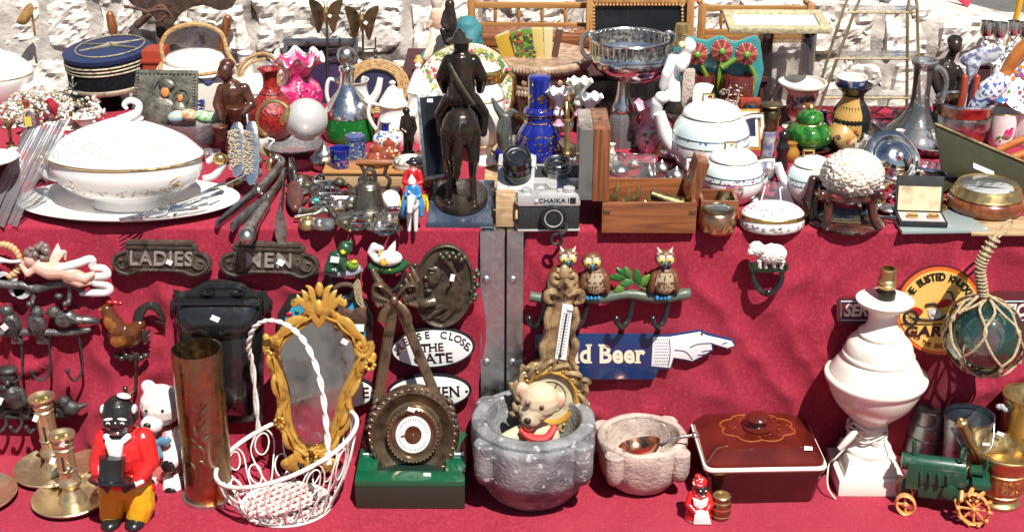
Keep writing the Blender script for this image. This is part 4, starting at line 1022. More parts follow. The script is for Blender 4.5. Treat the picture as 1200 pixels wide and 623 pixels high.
for hx, s in ((128, 1), (161, -1)):
    b.ball((hx, 553, -26), (6, 5, 5))
    for k in range(4): b.limb((hx + s * 2, 550 + k * 2.4, -28), (hx + s * (10 - k), 551 + k * 2.5, -33), 1.9, 1.5, 8)
    b.limb((hx, 549, -28), (hx + s * 7, 545, -32), 2, 1.6, 8)
b.part('hand', 'at_gloss', voxel=.7, relax=1)
b = t.b(); m = b.n(); b.lathe(147, [(25, 546), (26, 544.5), (24, 543), (15, 543), (14, 538), (14.5, 526), (15, 521), (0.1, 519.5)], d=-33, sx=1, sy=.85); b.turn(m, (146, 543, -33), (-16, 5, 0)); b.part('hat', 'black_gloss')
b = t.b(); b.col = (.66, .36, .012); b.chain([(132, 570, 2), (132, 590, 0), (131, 601, -2)], [17, 16, 14]); b.chain([(162, 570, 2), (165, 590, 0), (163, 601, -2)], [18, 17, 15]); b.limb((135, 572, 3), (160, 572, 3), 17, 17); b.part('trousers', 'at_gloss', voxel=1.2)
for sx_ in (133, 161):
    b = t.b(); b.col = (.012, .012, .012); b.ball((sx_, 606, -10), (12, 8, 17)); b.ball((sx_, 609, -4), (11, 5, 15)); b.part('shoe', 'at_gloss')

# ---- white bear figurine
t = T('bear_figurine', 'white painted bear figurine sitting with blue bow and dark paw pads', 'figurine', 193, 561, 'low', r=10)
b = t.b(); b.col = (.76, .70, .66)
b.ball((189, 474, 0), (25, 25, 22)); b.ball((182, 488, -18), (13, 11, 10)); 
for x, y in ((173, 455), (210, 457)): b.ball((x, y, 4), (9, 9, 5))
b.col = (.5, .12, .12); b.ball((195, 528, 4), (26, 34, 24)); b.ball((195, 545, 4), (29, 20, 26))  # dark red torso: the shade on the body is put into its colour
b.col = (.76, .72, .68); b.chain([(212, 508, -2), (213, 520, -14), (206, 527, -24)], [11, 11, 10]); b.chain([(174, 508, -2), (172, 522, -14), (178, 530, -22)], [11, 11, 9]); b.chain([(208, 552, -4), (208, 556, -26)], [13, 12]); b.chain([(178, 552, -4), (176, 556, -26)], [13, 12])
q = b.part('body', 'at_gloss', voxel=1.1)
b = t.b(); b.col = (.012, .012, .012); b.ball((179, 484, -28), (4.5, 3.4, 3)); b.part('nose', 'at_gloss', q)
for x in (176, 195): b = t.b(); b.col = (.012, .012, .012); b.ball((x, 471, -20.5), (2, 2.2, 1.5), seg=8); b.part('eye', 'at_gloss', q)
for x, y, d in ((204, 529, -33), (208, 558, -37), (176, 558, -37)): b = t.b(); b.col = (.014, .012, .012); b.ball((x, y, d), (8, 8.5, 2.5)); b.part('paw_pad', 'at_gloss', q)
b = t.b(); b.col = (.10, .22, .32)
for s in (-1, 1): b.ball((188 + s * 9, 505, -22), (9, 6, 4), (0, s * -14, 0)); b.limb((188, 506, -23), (188 + s * 6, 520, -25), 3, 3.4)
b.ball((188, 505, -25), 4); b.part('bow', 'at_gloss', q)

# ---- shell case
t = T('shell_case_vase', 'tall patinated brass shell case vase with embossed leaves', 'vase', 246, 595, 'low', r=28)
x, y = t.x, t.y
b = t.b(); P_ = [(28, y), (30, y - 1), (30, y - 4), (27.5, y - 5), (28, 408)]; b.lathe(x, P_, wall=(1.6, y - 10), seg=48); b.part('case', 'shell_copper')
b = t.b(); b.lathe(x, [(28, y + .2), (31.5, y - .3), (31.5, y - 4), (28, y - 4.4)], seg=48); b.part('rim', 'aluminium')
b = t.b()
def on_case(px, py): dx = px - 240; return (px, py, -math.sqrt(max(0, 28.4 ** 2 - dx * dx)))
for x0, y0, x1, y1, w in ((238, 505, 232, 485, 5), (238, 505, 226, 500, 4), (238, 505, 246, 480, 5), (239, 506, 251, 496, 5), (238, 507, 245, 517, 5), (236, 508, 228, 515, 4), (240, 478, 248, 462, 4), (234, 470, 229, 460, 3), (238, 525, 247, 530, 4), (229, 528, 236, 538, 3)):
    m_ = ((x0 + x1) / 2, (y0 + y1) / 2); b.tube([on_case(x0, y0), on_case(*m_), on_case(x1, y1)], [1, w * .8, .5], 8, 4, flat=(1, .35))
b.tube([on_case(236, 552), on_case(239, 520), on_case(236, 490), on_case(244, 455)], 1.1, 6, 5); b.part('leaf_relief', 'shell_copper')

# ---- white wire basket
t = T('wire_basket', 'white painted wire basket with scrolled loops and tall handle', 'basket', 336, 592, 'low')
def rimp(a, k=1.0, dz=0): a = R(a); return (336 + 82 * k * math.cos(a), 523 + dz - 26 * math.cos(a) * k, 74 * k * math.sin(a))
def basep(a, k=1.0): a = R(a); return (336 + 52 * k * math.cos(a), 590, 46 * k * math.sin(a))
def side(a, u): p, q = rimp(a), basep(a); bul = math.sin(u * math.pi) * 6; return tuple(p[i] + (q[i] - p[i]) * u + (bul * math.cos(R(a)) if i == 0 else bul * math.sin(R(a)) if i == 2 else 0) for i in range(3))
b = t.b(); b.tube([rimp(a) for a in range(0, 360, 12)], 2.7, 10, 3, True); b.part('rim', 'white_wire')
b = t.b(); b.tube([basep(a) for a in range(0, 360, 12)], 2.4, 8, 3, True); b.part('base_ring', 'white_wire')
for i in range(12):
    a = i * 30
    b = t.b()
    lp = [side(a + w, u) for w, u in ((0, .98), (-9, .62), (-11, .3), (-6, .08), (0, .02), (6, .08), (11, .3), (9, .62))]; b.tube(lp, 1.0, 7, 4, True)
    b.tube([side(a + 6.5 * math.cos(q), .28 + .2 * math.sin(q)) for q in [2 * math.pi * k / 12 for k in range(12)]], .95, 7, 2, True)
    b.tube([side(a + 13 + 7 * math.cos(q), .74 + .17 * math.sin(q)) for q in [2 * math.pi * k / 12 for k in range(12)]], .95, 7, 2, True)
    b.part('wire_scroll', 'white_wire')
b = t.b()
for k in range(-4, 5):
    w = math.sqrt(max(0, 1 - (k / 4.6) ** 2)); c = k * 10.5
    for s, dz in ((1, 0), (-1, 1.6)):
        n1, n2 = (.707, .707 * s); px, pd = -n2 * c, n1 * c; L = 48 * w
        p0 = (336 + px - n1 * L, 590 - dz, pd * .9 - n2 * L * .9); p1 = (336 + px + n1 * L, 590 - dz, pd * .9 + n2 * L * .9)
        b.tube([p0, p1], 2.9, 6, 1, flat=(1, .25))
b.part('lattice_base', 'white_wire')
b = t.b(); hp = [rimp(122), (287, 455, 52), (284, 424, 40), (293, 397, 30), (312, 385, 22), (338, 386, 8), (361, 401, -8), (379, 434, -26), (388, 478, -42), (392, 512, -54), rimp(-48)]
q = catmull(hp, 8)
for ph in (0, math.pi):
    b.tube([(p[0] + 1.9 * math.cos(i * .9 + ph), p[1], p[2] + 1.9 * math.sin(i * .9 + ph)) for i, p in enumerate(q)], 1.8, 7, 2)
b.part('handle', 'white_wire')

# ---- gilt mirror standing in the basket
t = T('gilt_mirror', 'small rococo gilt frame mirror leaning inside the white basket', 'mirror', 362, 548, Y=-.135, rot=(-6, 0, 0))
L_ = [(372, 372), (350, 384), (330, 398), (318, 418), (322, 440), (330, 470), (334, 500), (346, 522), (364, 534), (384, 524), (396, 500), (404, 470), (418, 440), (424, 416), (412, 398), (394, 382)]
b = t.b(); b.prism([(366 + (x - 366) * .93, 452 + (y - 452) * .93) for x, y in L_], 1, 5, 3); b.part('mirror_glass', 'mirror_dark')
b = t.b(); b.tube([(*p, 0) for p in L_], [8, 7, 7, 8, 8, 8, 8, 8, 10, 8, 8, 8, 8, 8, 7, 7], 10, 5, True, flat=(1, .7)); b.tube([(366 + (x - 366) * .9, 452 + (y - 452) * .92, -4) for x, y in L_], 2, 8, 5, True)
b.part('frame', 'gilt_paint')
b = t.b()
def acanth(pts, r0): b.tube(pts, [r0 * .6, r0, r0 * .8, .8][:len(pts)] if len(pts) == 4 else r0, 8, 5, flat=(1, .6))
for s in (-1, 1):
    for k in range(4): acanth([(372, 388 - k * 2, -6), (372 + s * (6 + k * 5), 374 - k * 5, -8), (372 + s * (9 + k * 7), 362 - (3 - k) * 5, -9), (372 + s * (16 + k * 5), 356 - (3 - k) * 5, -8)], 4.4)
    c = 366 - s * 0
    acanth([(372 + s * 14, 380, -5), (372 + s * 32, 382, -8), (372 + s * 44, 396, -8), (372 + s * 58 - 4, 404, -5)], 6)
    b.tube(spiral(318 if s < 0 else 424, 412, 11, 2, 40, -s * 1.3, 16, -6), [4] * 16, 8, 3)
    b.tube([(324 if s < 0 else 420, 440, -4), (334 if s < 0 else 408, 470, -6), (326 if s < 0 else 412, 490, -6), (336 if s < 0 else 396, 512, -4)], [5, 4, 4, 3], 8, 5)
    for k in range(3): acanth([(364 + s * 4, 528, -5), (364 + s * (14 + 6 * k), 530 + k * 4, -8), (364 + s * (18 + 6 * k), 542, -7), (364 + s * (13 + 5 * k), 551, -4)], 5)
b.ball((372, 346, -6), (5, 9, 4)); b.ball((372, 366, -8), (6, 10, 5)); b.ball((364, 540, -8), (7, 10, 5))
for cx_, cy_ in ((318, 412), (328, 494), (366, 532), (433, 430)):
    for k in range(7): b.ball((cx_ + 5 * math.cos(k * .9), cy_ + 5 * math.sin(k * .9), -9), 2.8, seg=8)
for i, (x, y) in enumerate(L_):
    x1, y1 = L_[(i + 1) % 16]; ox, oy = (x - 366) * .1, (y - 452) * .08; acanth([(x, y, -6), (x + ox + (x1 - x) * .3, y + oy + (y1 - y) * .3, -9), (x + ox * 1.4 + (x1 - x) * .7, y + oy * 1.4 + (y1 - y) * .7, -8), (x1 + ox, y1 + oy, -4)], 3.2); b.tube([(x, y, -8), ((x + x1) / 2 - ox * .4, (y + y1) / 2, -9.5), (x1, y1, -8)], 1.6, 6, 4)
b.ball((311, 404, -5), (5, 9, 4), (0, -12, 0)); b.ball((435, 424, -5), (5, 8, 4), (0, 18, 0))
b.part('acanthus_ornament', 'gilt_paint'); sticker(t, 403, 404, 8, 6, -9, 30)

# ---- green glass box
t = T('glass_block', 'square dark glass block with green rimmed well', 'glass ashtray', 481, 596, 'low')
b = t.b(); b.box(417, 545, 570, t.y, 0, 116); b.part('block', 'glass_block', bevel=1.5)
b = t.b(); b.box(417, 545, 563, 569.8, 0, 22); b.box(417, 545, 563, 569.8, 94, 116); b.box(417, 441, 563, 569.8, 22.2, 93.8); b.box(521, 545, 563, 569.8, 22.2, 93.8); b.part('green_rim', 'green_enamel', bevel=.8)
for x in (428, 534): b = t.b(); b.tube([(x - 8, 562.5, 58), (x + 8, 562.5, 58)], 3, 10, 1); b.part('cigarette_rest', 'aluminium')
b = t.b(); b.prism([(452, 574), (508, 574), (502, 584), (480, 594), (458, 584)], 30, 4); b.part('glass_facet', 'porcelain')
sticker(t, 500, 561, 9, 4, 10, 0)

# ---- ribbon barometer
t = T('wall_barometer', 'round bronze aneroid barometer with carved ribbon bow and long straps', 'barometer', 484, 560, Y=-.125, rot=(-5, 0, 0))
dc = (484, 510)
b = t.b(); m = b.n()
prof = [(53, 8), (54, 2), (52, -3), (47, -5), (42, -1), (34, 4), (31, 3), (31, -5), (29, -7), (26, -6), (25, -2), (20, -2)]
rows = [[t.pt(dc[0] + r * math.cos(a), dc[1] + r * math.sin(a), d) for a in [2 * math.pi * i / 56 for i in range(56)]] for r, d in prof]; b.grid(rows, True, True); b.part('case', 'bronze_polish')
b = t.b()
for i in range(40): a = 2 * math.pi * i / 40; b.ball((dc[0] + 50 * math.cos(a), dc[1] + 50 * math.sin(a), -4), (4, 1.6, 1.3), (0, -math.degrees(a) + 55, 0), 8)
b.part('rope_border', 'bronze_polish'); b = t.b()
for i in range(40): a = 2 * math.pi * i / 40; b.ball((dc[0] + 29.5 * math.cos(a), dc[1] + 29.5 * math.sin(a), -7), 1, seg=6)
b.part('beaded_border', 'bronze_polish')
b = t.b(); b.prism(ell(*dc, 20.5, 20.5, 40), -3.2, 1.4); b.part('dial', 'sign_white')
b = t.b(); b.prism(ell(*dc, 10, 10, 28), -3.8, .6); b.part('movement', 'brass_old')
b = t.b(); b.tube([(dc[0] - 14, dc[1] + 1, -4.6), (dc[0] + 10, dc[1] - 3, -4.6)], .6, 6, 1); b.ball((dc[0], dc[1], -4.5), 1.6, seg=8)
for i in range(36):
    a = 2 * math.pi * i / 36; b.tube([(dc[0] + 16 * math.cos(a), dc[1] + 16 * math.sin(a), -3.4), (dc[0] + 18 * math.cos(a), dc[1] + 18 * math.sin(a), -3.4)], .35, 4, 1)
b.part('hand', 'brass_old')
b = t.b()
for p0, p1 in (((458, 372, 14), (441, 480, 4)), ((466, 372, 14), (512, 474, 4))):
    for o in (-3, 0, 3): b.tube([(p0[0] + o, p0[1], p0[2]), (p1[0] + o * 1.2, p1[1], p1[2])], 1.9, 8, 1)
    b.tube([p0, p1], 6, 6, 1, flat=(1, .3))
b.part('strap', 'bronze_polish')
b = t.b()
for s in (-1, 1):
    for k in range(9):
        u = k / 8; cx_ = 461 + s * (10 + 14 * math.sin(u * math.pi)); cy_ = 360 - 18 * math.sin(u * 2 * math.pi * .5) * (1 if k < 5 else -.2) - (8 if k < 5 else 0)
        b.limb((cx_ - 3, cy_ - 5, 10), (cx_ + 3, cy_ + 5, 8), 3, 3, 8)
    b.tube([(461, 361, 8), (461 + s * 12, 345, 4), (461 + s * 23, 343, 5), (461 + s * 24, 353, 6), (461 + s * 10, 360, 6)], [3, 5, 5.5, 5, 3], 8, 6, flat=(.5, 1.3))
    b.tube([(461, 364, 8), (461 + s * 12, 374, 6), (461 + s * 16, 386, 6)], [4, 4.6, 5], 8, 5, flat=(1, .4))
b.ball((460, 361, 4), (5, 6, 5)); b.part('bow', 'bronze_polish')
for s in (-1, 1):
    b = t.b()
    for k in range(5): b.ball((484 + s * (44 + 2 * k) - 1, 474 + k * 7 + 0, 0), (6, 3, 4), (0, s * 50, 0), 8)
    b.part('leaf_ornament', 'castiron_warm')
b = t.b(); b.tube([(484, 562, 0), (484, 570, -1)], [4, 3], 8, 1); b.ball((484, 571, -1), (4, 3, 3)); b.part('finial', 'castiron_warm'); sticker(t, 482, 480, 9, 5, -8, 20)

# ---- stone mortars
def mortar(x, yb, rb, prof, wall, lug_r, lug_R, lugs, ly0, ly1, mat, label, apron=None):
    t = T('stone_mortar', label, 'mortar', x, yb, 'low', r=rb, group='stone mortars'); y0 = t.y
    b = t.b(); b.lathe(x, [(r, y0 - h) for r, h in prof], seg=56, sm=4, caps=False); b.part('bowl', mat, wob=1, wobs=28)
    for a in lugs:
        b = t.b(); cx_, cd = x + lug_R * math.cos(R(a)), lug_R * math.sin(R(a))
        b.lathe(cx_, [(2, y0 - ly0 + 12), (lug_r * .7, y0 - ly0 + 8), (lug_r * .95, y0 - ly0), (lug_r, y0 - ly0 - 8), (lug_r, y0 - ly1 + 2), (lug_r - 2, y0 - ly1), (0.1, y0 - ly1 - .5)], d=cd, seg=24); b.part('lug', mat, wob=.9, wobs=40)
    return t
t = mortar(624, 599, 40, [(38, 0), (50, 8), (62, 24), (69, 44), (71, 62), (71, 84), (70, 88), (66, 90), (57, 90), (54, 86)], (0, 40), 15, 70, (222, 318, 42, 138), 48, 84, 'marble_grey', 'large grey marble mortar with four lugs holding a toy bear')
b = t.b(); x, y0 = t.x, t.y; rows = []
for h, r in ((84, 72), (76, 73.2), (60, 73), (44, 71), (26, 65)):
    rows.append([t.pv(x + r * math.sin(R(a)) * 1.0, y0 - h, -r * math.cos(R(a))) for a in [-40 + 80 * i / 20 for i in range(21)]])
b.grid(rows, False); q = b.part('apron', 'marble_grey', wob=.5, wobs=40); md = q.modifiers.new('t', 'SOLIDIFY'); md.thickness = .008; md.offset = 0
# fix the open inside of both mortars: an inner bowl of its own
def inner_bowl(t, prof, mat):
    b = t.b(); b.lathe(t.x, [(r, t.y - h) for r, h in prof], sm=4, seg=48, caps=False); b.part('hollow', mat, wob=.6, wobs=40)
inner_bowl(t, [(55, 89), (53, 78), (47, 55), (32, 38), (1, 32)], 'marble_grey')
t = mortar(750, 580, 28, [(26, 0), (36, 5), (45, 16), (50, 32), (52, 46), (52, 54), (50, 57), (44, 58), (42, 55)], (0, 30), 11.5, 52, (230, 322, 50, 146), 30, 54, 'marble_pink', 'small pinkish stone mortar holding a copper ladle')
inner_bowl(t, [(43, 57), (41, 48), (36, 32), (22, 22), (1, 19)], 'marble_pink')

t = T('bear_toy', 'cream toy bear with red neck bow sitting in the grey mortar', 'toy bear', 624, 545, Y=-.165)
b = t.b(); b.col = (.54, .43, .29)
b.ball((632, 468, -2), (23, 23, 20)); b.ball((626, 477, -6), (19, 15, 15)); b.ball((622, 484, -13), (12, 10, 10)); b.limb((628, 476, -10), (621, 483, -15), 12, 9); b.ball((612, 458, 2), (8, 11, 5)); b.ball((654, 469, 2), (9, 11, 5), (0, 15, 0))
b.ball((628, 520, 4), (24, 30, 18)); b.chain([(610, 505, -4), (598, 506, -12), (588, 508, -18)], [10, 9, 8]); b.chain([(646, 508, -4), (650, 522, -10), (640, 532, -14)], [10, 9, 8])
q = b.part('body', 'at_matt', voxel=1.1)
b = t.b(); b.col = (.02, .015, .012); b.ball((618, 481, -23.5), (4.5, 4, 3)); b.part('nose', 'at_gloss', q)
b = t.b(); b.col = (.4, .03, .03); b.tube([(614, 490, -21.5), (619, 493, -22.5), (625, 491, -21.5)], 1, 6, 4); b.part('mouth', 'at_gloss', q)
for x, y in ((618, 463), (634, 467)):
    b = t.b(); b.col = (.2, .1, .08); b.ball((x, y, -20), (4, 4.4, 2.5), seg=12); b.col = (.02, .01, .01); b.ball((x, y, -22), (2, 2.2, 1.2), seg=8); b.part('eye', 'at_gloss', q)
for x, y, d in ((613, 459, -4), (655, 470, -4)): b = t.b(); b.col = (.5, .26, .2); b.ball((x, y, d), (5, 7, 2)); b.part('inner_ear', 'at_matt', q)
b = t.b(); b.col = (.55, .04, .04); b.tube([(610, 494, -16), (622, 501, -22), (640, 502, -20), (650, 494, -10)], [4, 5, 5, 4], 8, 5); b.prism([(622, 499), (604, 516), (613, 521), (624, 508), (634, 521), (640, 514), (626, 500)], -26, 3, 1); b.part('bow', 'at_satin', q)
b = t.b(); b.col = (.03, .02, .02); b.ball((587, 508, -25), (4, 3.5, 2)); b.part('paw_pad', 'at_satin', q)

t = T('ladle', 'copper ladle with steel handle resting in the small mortar', 'ladle', 750, 522, Y=-.15)
b = t.b(); m = b.n(); b.lathe(750, [(1, 534), (14, 532), (22, 526), (25, 519)], wall=(1, 532), seg=36, sm=3); b.turn(m, (750, 522, 0), (-14, -12, 0)); b.part('bowl', 'copper')
b = t.b(); b.tube([(773, 520, -2), (785, 514, -3), (800, 510, -4), (812, 508, -4)], [3.2, 2.4, 2, 2], 8, 5, flat=(1, .5)); b.tube([(*p, -4) for p in ell(815, 507, 4, 3, 16)], 1.2, 6, 2, True); b.part('handle', 'silver_dull'); 

# ---- gilt thermometer-barometer
t = T('wall_barometer', 'ornate gilt banjo barometer with white thermometer strip, propped in the grey mortar', 'barometer', 646, 520, Y=-.075)
b = t.b()
b.prism([(646, 322), (672, 324), (678, 340), (672, 356), (674, 390), (666, 430), (640, 426), (636, 392), (646, 354), (642, 336)], -4, 7, 3, bulge=4); b.part('body', 'gilt_dull')
b = t.b()
for s in (-1, 1):
    cx_ = 661
    b.tube(spiral(cx_ + s * 9, 322, 9, 2, 90, s * 1.2, 14, -7), 3, 8, 3); b.tube([(cx_ + s * 4, 342, -8), (cx_ + s * 18, 338, -9), (cx_ + s * 20, 348, -8), (cx_ + s * 12, 352, -7)], [3, 4.5, 4, 2], 8, 5)
    b.tube([(cx_ - 2 + s * 14, 356, -7), (cx_ - 3 + s * 17, 370, -9), (cx_ - 5 + s * 14, 388, -7), (cx_ - 6 + s * 19, 400, -9), (cx_ - 8 + s * 17, 418, -7), (cx_ - 9 + s * 24, 428, -8)], [3.5, 4.5, 3.4, 5, 3.4, 3], 8, 5)
b.ball((661, 316, -8), (6, 10, 5)); b.tube([(656, 332, -8), (661, 324, -9), (668, 332, -9), (662, 340, -9)], [3, 4, 4, 2], 8, 5)
rc = (645, 462)
for i in range(14):
    a = 2 * math.pi * i / 14; r = 38
    b.tube([(rc[0] + 31 * math.cos(a - .2), rc[1] + 31 * math.sin(a - .2), -8), (rc[0] + r * math.cos(a), rc[1] + r * math.sin(a), -10), (rc[0] + (r + 5) * math.cos(a + .25), rc[1] + (r + 5) * math.sin(a + .25), -8), (rc[0] + (r + 1) * math.cos(a + .42), rc[1] + (r + 1) * math.sin(a + .42), -6)], [1.5, 3.2, 3, 1.2], 8, 5)
    b.ball((rc[0] + 34 * math.cos(a + .2), rc[1] + 34 * math.sin(a + .2), -9), 2, seg=8)
for a in (20, 75, 130, 160, 200): b.tube(spiral(rc[0] + 41 * math.cos(R(a)), rc[1] - 41 * math.sin(R(a)), 8, 2, a, 1.1, 12, -7), 3, 8, 3)
b.part('acanthus_ornament', 'gilt_dull')
b = t.b()
rows = [[t.pt(rc[0] + r * math.cos(a), rc[1] + r * math.sin(a), d) for a in [2 * math.pi * i / 48 for i in range(48)]] for r, d in ((42, 6), (42, -4), (34, -9), (30, -11), (28, -10), (26, -5))]; b.grid(rows, True, True); b.part('round_frame', 'gilt_paint')
b = t.b(); b.prism(ell(*rc, 27, 27, 40), -5.5, 1); b.part('dial', 'paper_old')
b = t.b(); b.tube([(*p, -6) for p in ell(*rc, 18, 18, 32)], .4, 5, 1, True); b.tube([(rc[0] - 8, rc[1] + 14, -6.4), (rc[0] + 8, rc[1] - 16, -6.4)], .7, 6, 1); b.part('hand', 'black_matt')
b = t.b(); b.prism([(659, 352), (671, 354), (663, 417), (650, 415)], -10, 2); b.part('thermometer_scale', 'sign_white')
b = t.b(); b.tube([(664, 362, -11), (656, 410, -11)], .9, 6, 1)
for k in range(14): u = k / 13; x, y = 664 - 8 * u, 362 + 46 * u; b.tube([(x - 4, y, -10.4), (x - 2, y + .3, -10.4)], .3, 4, 1); b.tube([(x + 2, y + .6, -10.4), (x + 4, y + .8, -10.4)], .3, 4, 1)
b.ball((656, 411, -11), 2, seg=8); b.part('thermometer_tube', 'black_matt'); sticker(t, 668, 356, 6, 4, -12, 10)

# ---- casserole
t = T('casserole_dish', 'rectangular brown glazed casserole with cream edge and lidded knob', 'casserole', 894, 592, 'low', rot=(0, 0, 2.5))
b = t.b(); y0 = t.y
def rr(w, d0, d1, rad=9):
    o = []
    for cx_, cd, a0 in ((w - rad, d1 - rad, 0), (-w + rad, d1 - rad, 90), (-w + rad, d0 + rad, 180), (w - rad, d0 + rad, 270)):
        for k in range(5): a = R(a0 + k * 22.5); o.append((cx_ + rad * math.cos(a), cd + rad * math.sin(a)))
    return o
def ringrows(levels):
    rows = []
    for h, w, d0, d1, rad in levels: rows.append([Vector((x * t.s, d * t.s, h * t.s)) for x, d in rr(w, d0, d1, rad)])
    return rows
b.grid(ringrows([(0, 60, 6, 108, 8), (3, 62, 4, 110, 9), (40, 69, -1, 118, 10), (44, 71, -3, 120, 10), (47, 71, -3, 120, 10)]), True, True, True); b.part('dish', 'brown_glaze_dark')
b = t.b(); b.grid(ringrows([(47, 71, -3, 120, 10), (49.5, 72.5, -4.5, 121.5, 11), (52.5, 72, -4, 121, 11), (53, 69, -1, 118, 10)]), True, True, True); b.part('cream_edge', 'porcelain_cream')
b = t.b(); b.grid(ringrows([(52.6, 69.5, -1.5, 118.5, 10), (57, 69, -1, 118, 10), (58.5, 66, 2, 115, 10), (66, 58, 13, 105, 12), (69, 50, 22, 96, 12), (70, 40, 30, 88, 12)]), True, True, True); q = b.part('lid', 'brown_glaze')
b = t.b(); kn = [(16, 70), (17, 72), (11, 74), (9, 77), (13, 80), (15, 84), (12, 88), (5, 90), (.1, 90.4)]
rows = [[Vector(((r * math.cos(a)) * t.s, (60 + r * math.sin(a)) * t.s, h * t.s)) for a in [2 * math.pi * i / 32 for i in range(32)]] for r, h in kn]; b.grid(rows, True, True, False); b.part('knob', 'brown_glaze', q)
b = t.b(); b.col = (.36, .10, .02)
sc = [((30 + 5 * abs(math.sin(4 * a))) * math.cos(a) * 1.3, 60 + (30 + 5 * abs(math.sin(4 * a))) * math.sin(a) * .95) for a in [2 * math.pi * i / 96 for i in range(96)]]
vs = []; 
for k in (1, .86):
    pass
o0 = t.b
P3 = [Vector((x * t.s, d * t.s, (70.6 - max(0, (abs(x) - 36)) * .12 - max(0, abs(d - 60) - 24) * .1) * t.s)) for x, d in sc]
rows = []; N = len(P3)
for i in range(N + 1):
    p = P3[i % N]; dv = (P3[(i + 1) % N] - P3[i - 1]).normalized(); sd_ = dv.cross(Vector((0, 0, 1)))
    rows.append([p + sd_ * .8 * t.s * math.cos(q_) + Vector((0, 0, .8 * t.s * math.sin(q_))) for q_ in [2 * math.pi * k / 6 for k in range(6)]])
b.grid(rows, True)
for i in range(40):
    a = rnd(0, 6.28); r = rnd(20, 30); x, d = r * math.cos(a) * 1.3, 60 + r * math.sin(a) * .95; b.col = random.choice([(.36, .1, .02), (.03, .01, .01), (.2, .05, .015)])
    o = Vector((x * t.s, d * t.s, 70.7 * t.s)); b.add([o + Vector((math.cos(k * 1.256) * 1.6 * t.s, math.sin(k * 1.256) * 1.2 * t.s, 0)) for k in range(5)], [[0, 1, 2, 3, 4]])
b.part('scalloped_pattern', 'at_gloss', q)
b = t.b(); o = Vector((46 * t.s, 12 * t.s, 67 * t.s)); b.add([o + Vector((x * t.s, y * t.s, z * t.s)) for x, y, z in ((0, 0, 0), (9, -2, 1), (10, 3, 2.5), (1, 5, 2.5))], [[0, 1, 2, 3]]); b.part('price_sticker', 'paper', q)

# ---- little red figurine and barrel
t = T('bell_figurine', 'small figurine of a woman in red dress, white apron and spotted red headscarf', 'figurine', 818, 612, 'low', r=8)
b = t.b(); b.lathe(t.x, [(14, t.y), (16, t.y - 2), (15, t.y - 8), (13, t.y - 18), (9, t.y - 26), (10, t.y - 32), (8, t.y - 38), (5, t.y - 41), (.1, t.y - 42)], sm=3, sy=.8); 
b.c = [(.72, .70, .68) if v.z < 3.2 * t.s else (.55, .012, .012) for v in b.v]
b.col = (.55, .012, .012); b.chain([(811, 579, 0), (806, 588, -4), (813, 593, -11)], [5, 4.5, 3.6]); b.chain([(828, 579, 0), (832, 588, -4), (826, 593, -11)], [5, 4.5, 3.6])
q = b.part('dress', 'at_gloss', voxel=.6, relax=1)
b = t.b(); b.col = (.76, .75, .73); b.prism([(813, 591), (828, 591), (832, 606), (811, 606)], -14, 3, 1, bulge=1); b.prism([(811, 578), (820, 582), (829, 578), (827, 586), (820, 590), (812, 586)], -11, 4, 1, bulge=1); b.part('apron', 'at_gloss', q)
b = t.b(); b.col = (.016, .013, .012); b.ball((822, 571, -3), (8, 8, 8)); b.ball((823, 572, -11), (1.6, 1.8, 1.4), seg=8); q = b.part('head', 'at_gloss')
b = t.b(); b.col = (.55, .012, .012); b.ball((820, 564, -1), (9, 7, 9)); b.ball((818, 557, -1), (4, 3, 4)); b.part('headscarf', 'at_gloss', q)
b = t.b(); b.col = (.8, .8, .78)
for i in range(12): a, e = rnd(3.4, 6), rnd(0, 1.1); b.ball((820 + 9 * math.cos(a) * math.cos(e), 564 - 7 * math.sin(e), -1 + 9 * math.sin(a) * math.cos(e)), .9, seg=6)
for s in (-1, 1): b.ball((823 + s * 3, 569.5, -10), (1.2, 1, .8), seg=6)
b.ball((823, 575.5, -10), (2.4, .8, 1), seg=6)
b.part('white_dot', 'at_gloss', q)
t = T('barrel_pot', 'tiny brass banded barrel pot beside the red figurine', 'barrel', 844, 611, 'low', r=9)
b = t.b(); b.lathe(t.x, [(9.5, t.y), (11, t.y - 5), (11.8, t.y - 12), (11, t.y - 20), (10.4, t.y - 25)], sm=3, wall=(1.6, t.y - 4)); b.part('barrel', 'brass_old')
for h in (5, 13, 20): b = t.b(); r_ = 11.6 if h != 13 else 12.4; b.lathe(t.x, [(r_ - .8, t.y - h + 1.4), (r_, t.y - h), (r_ - .8, t.y - h - 1.4)]); b.part('hoop', 'lino_red' if h == 13 else 'brass')
b = t.b(); b.lathe(t.x, [(9.4, t.y - 24.5), (10.8, t.y - 26), (9.4, t.y - 27), (8.6, t.y - 25.5)]); b.part('rim', 'brass')

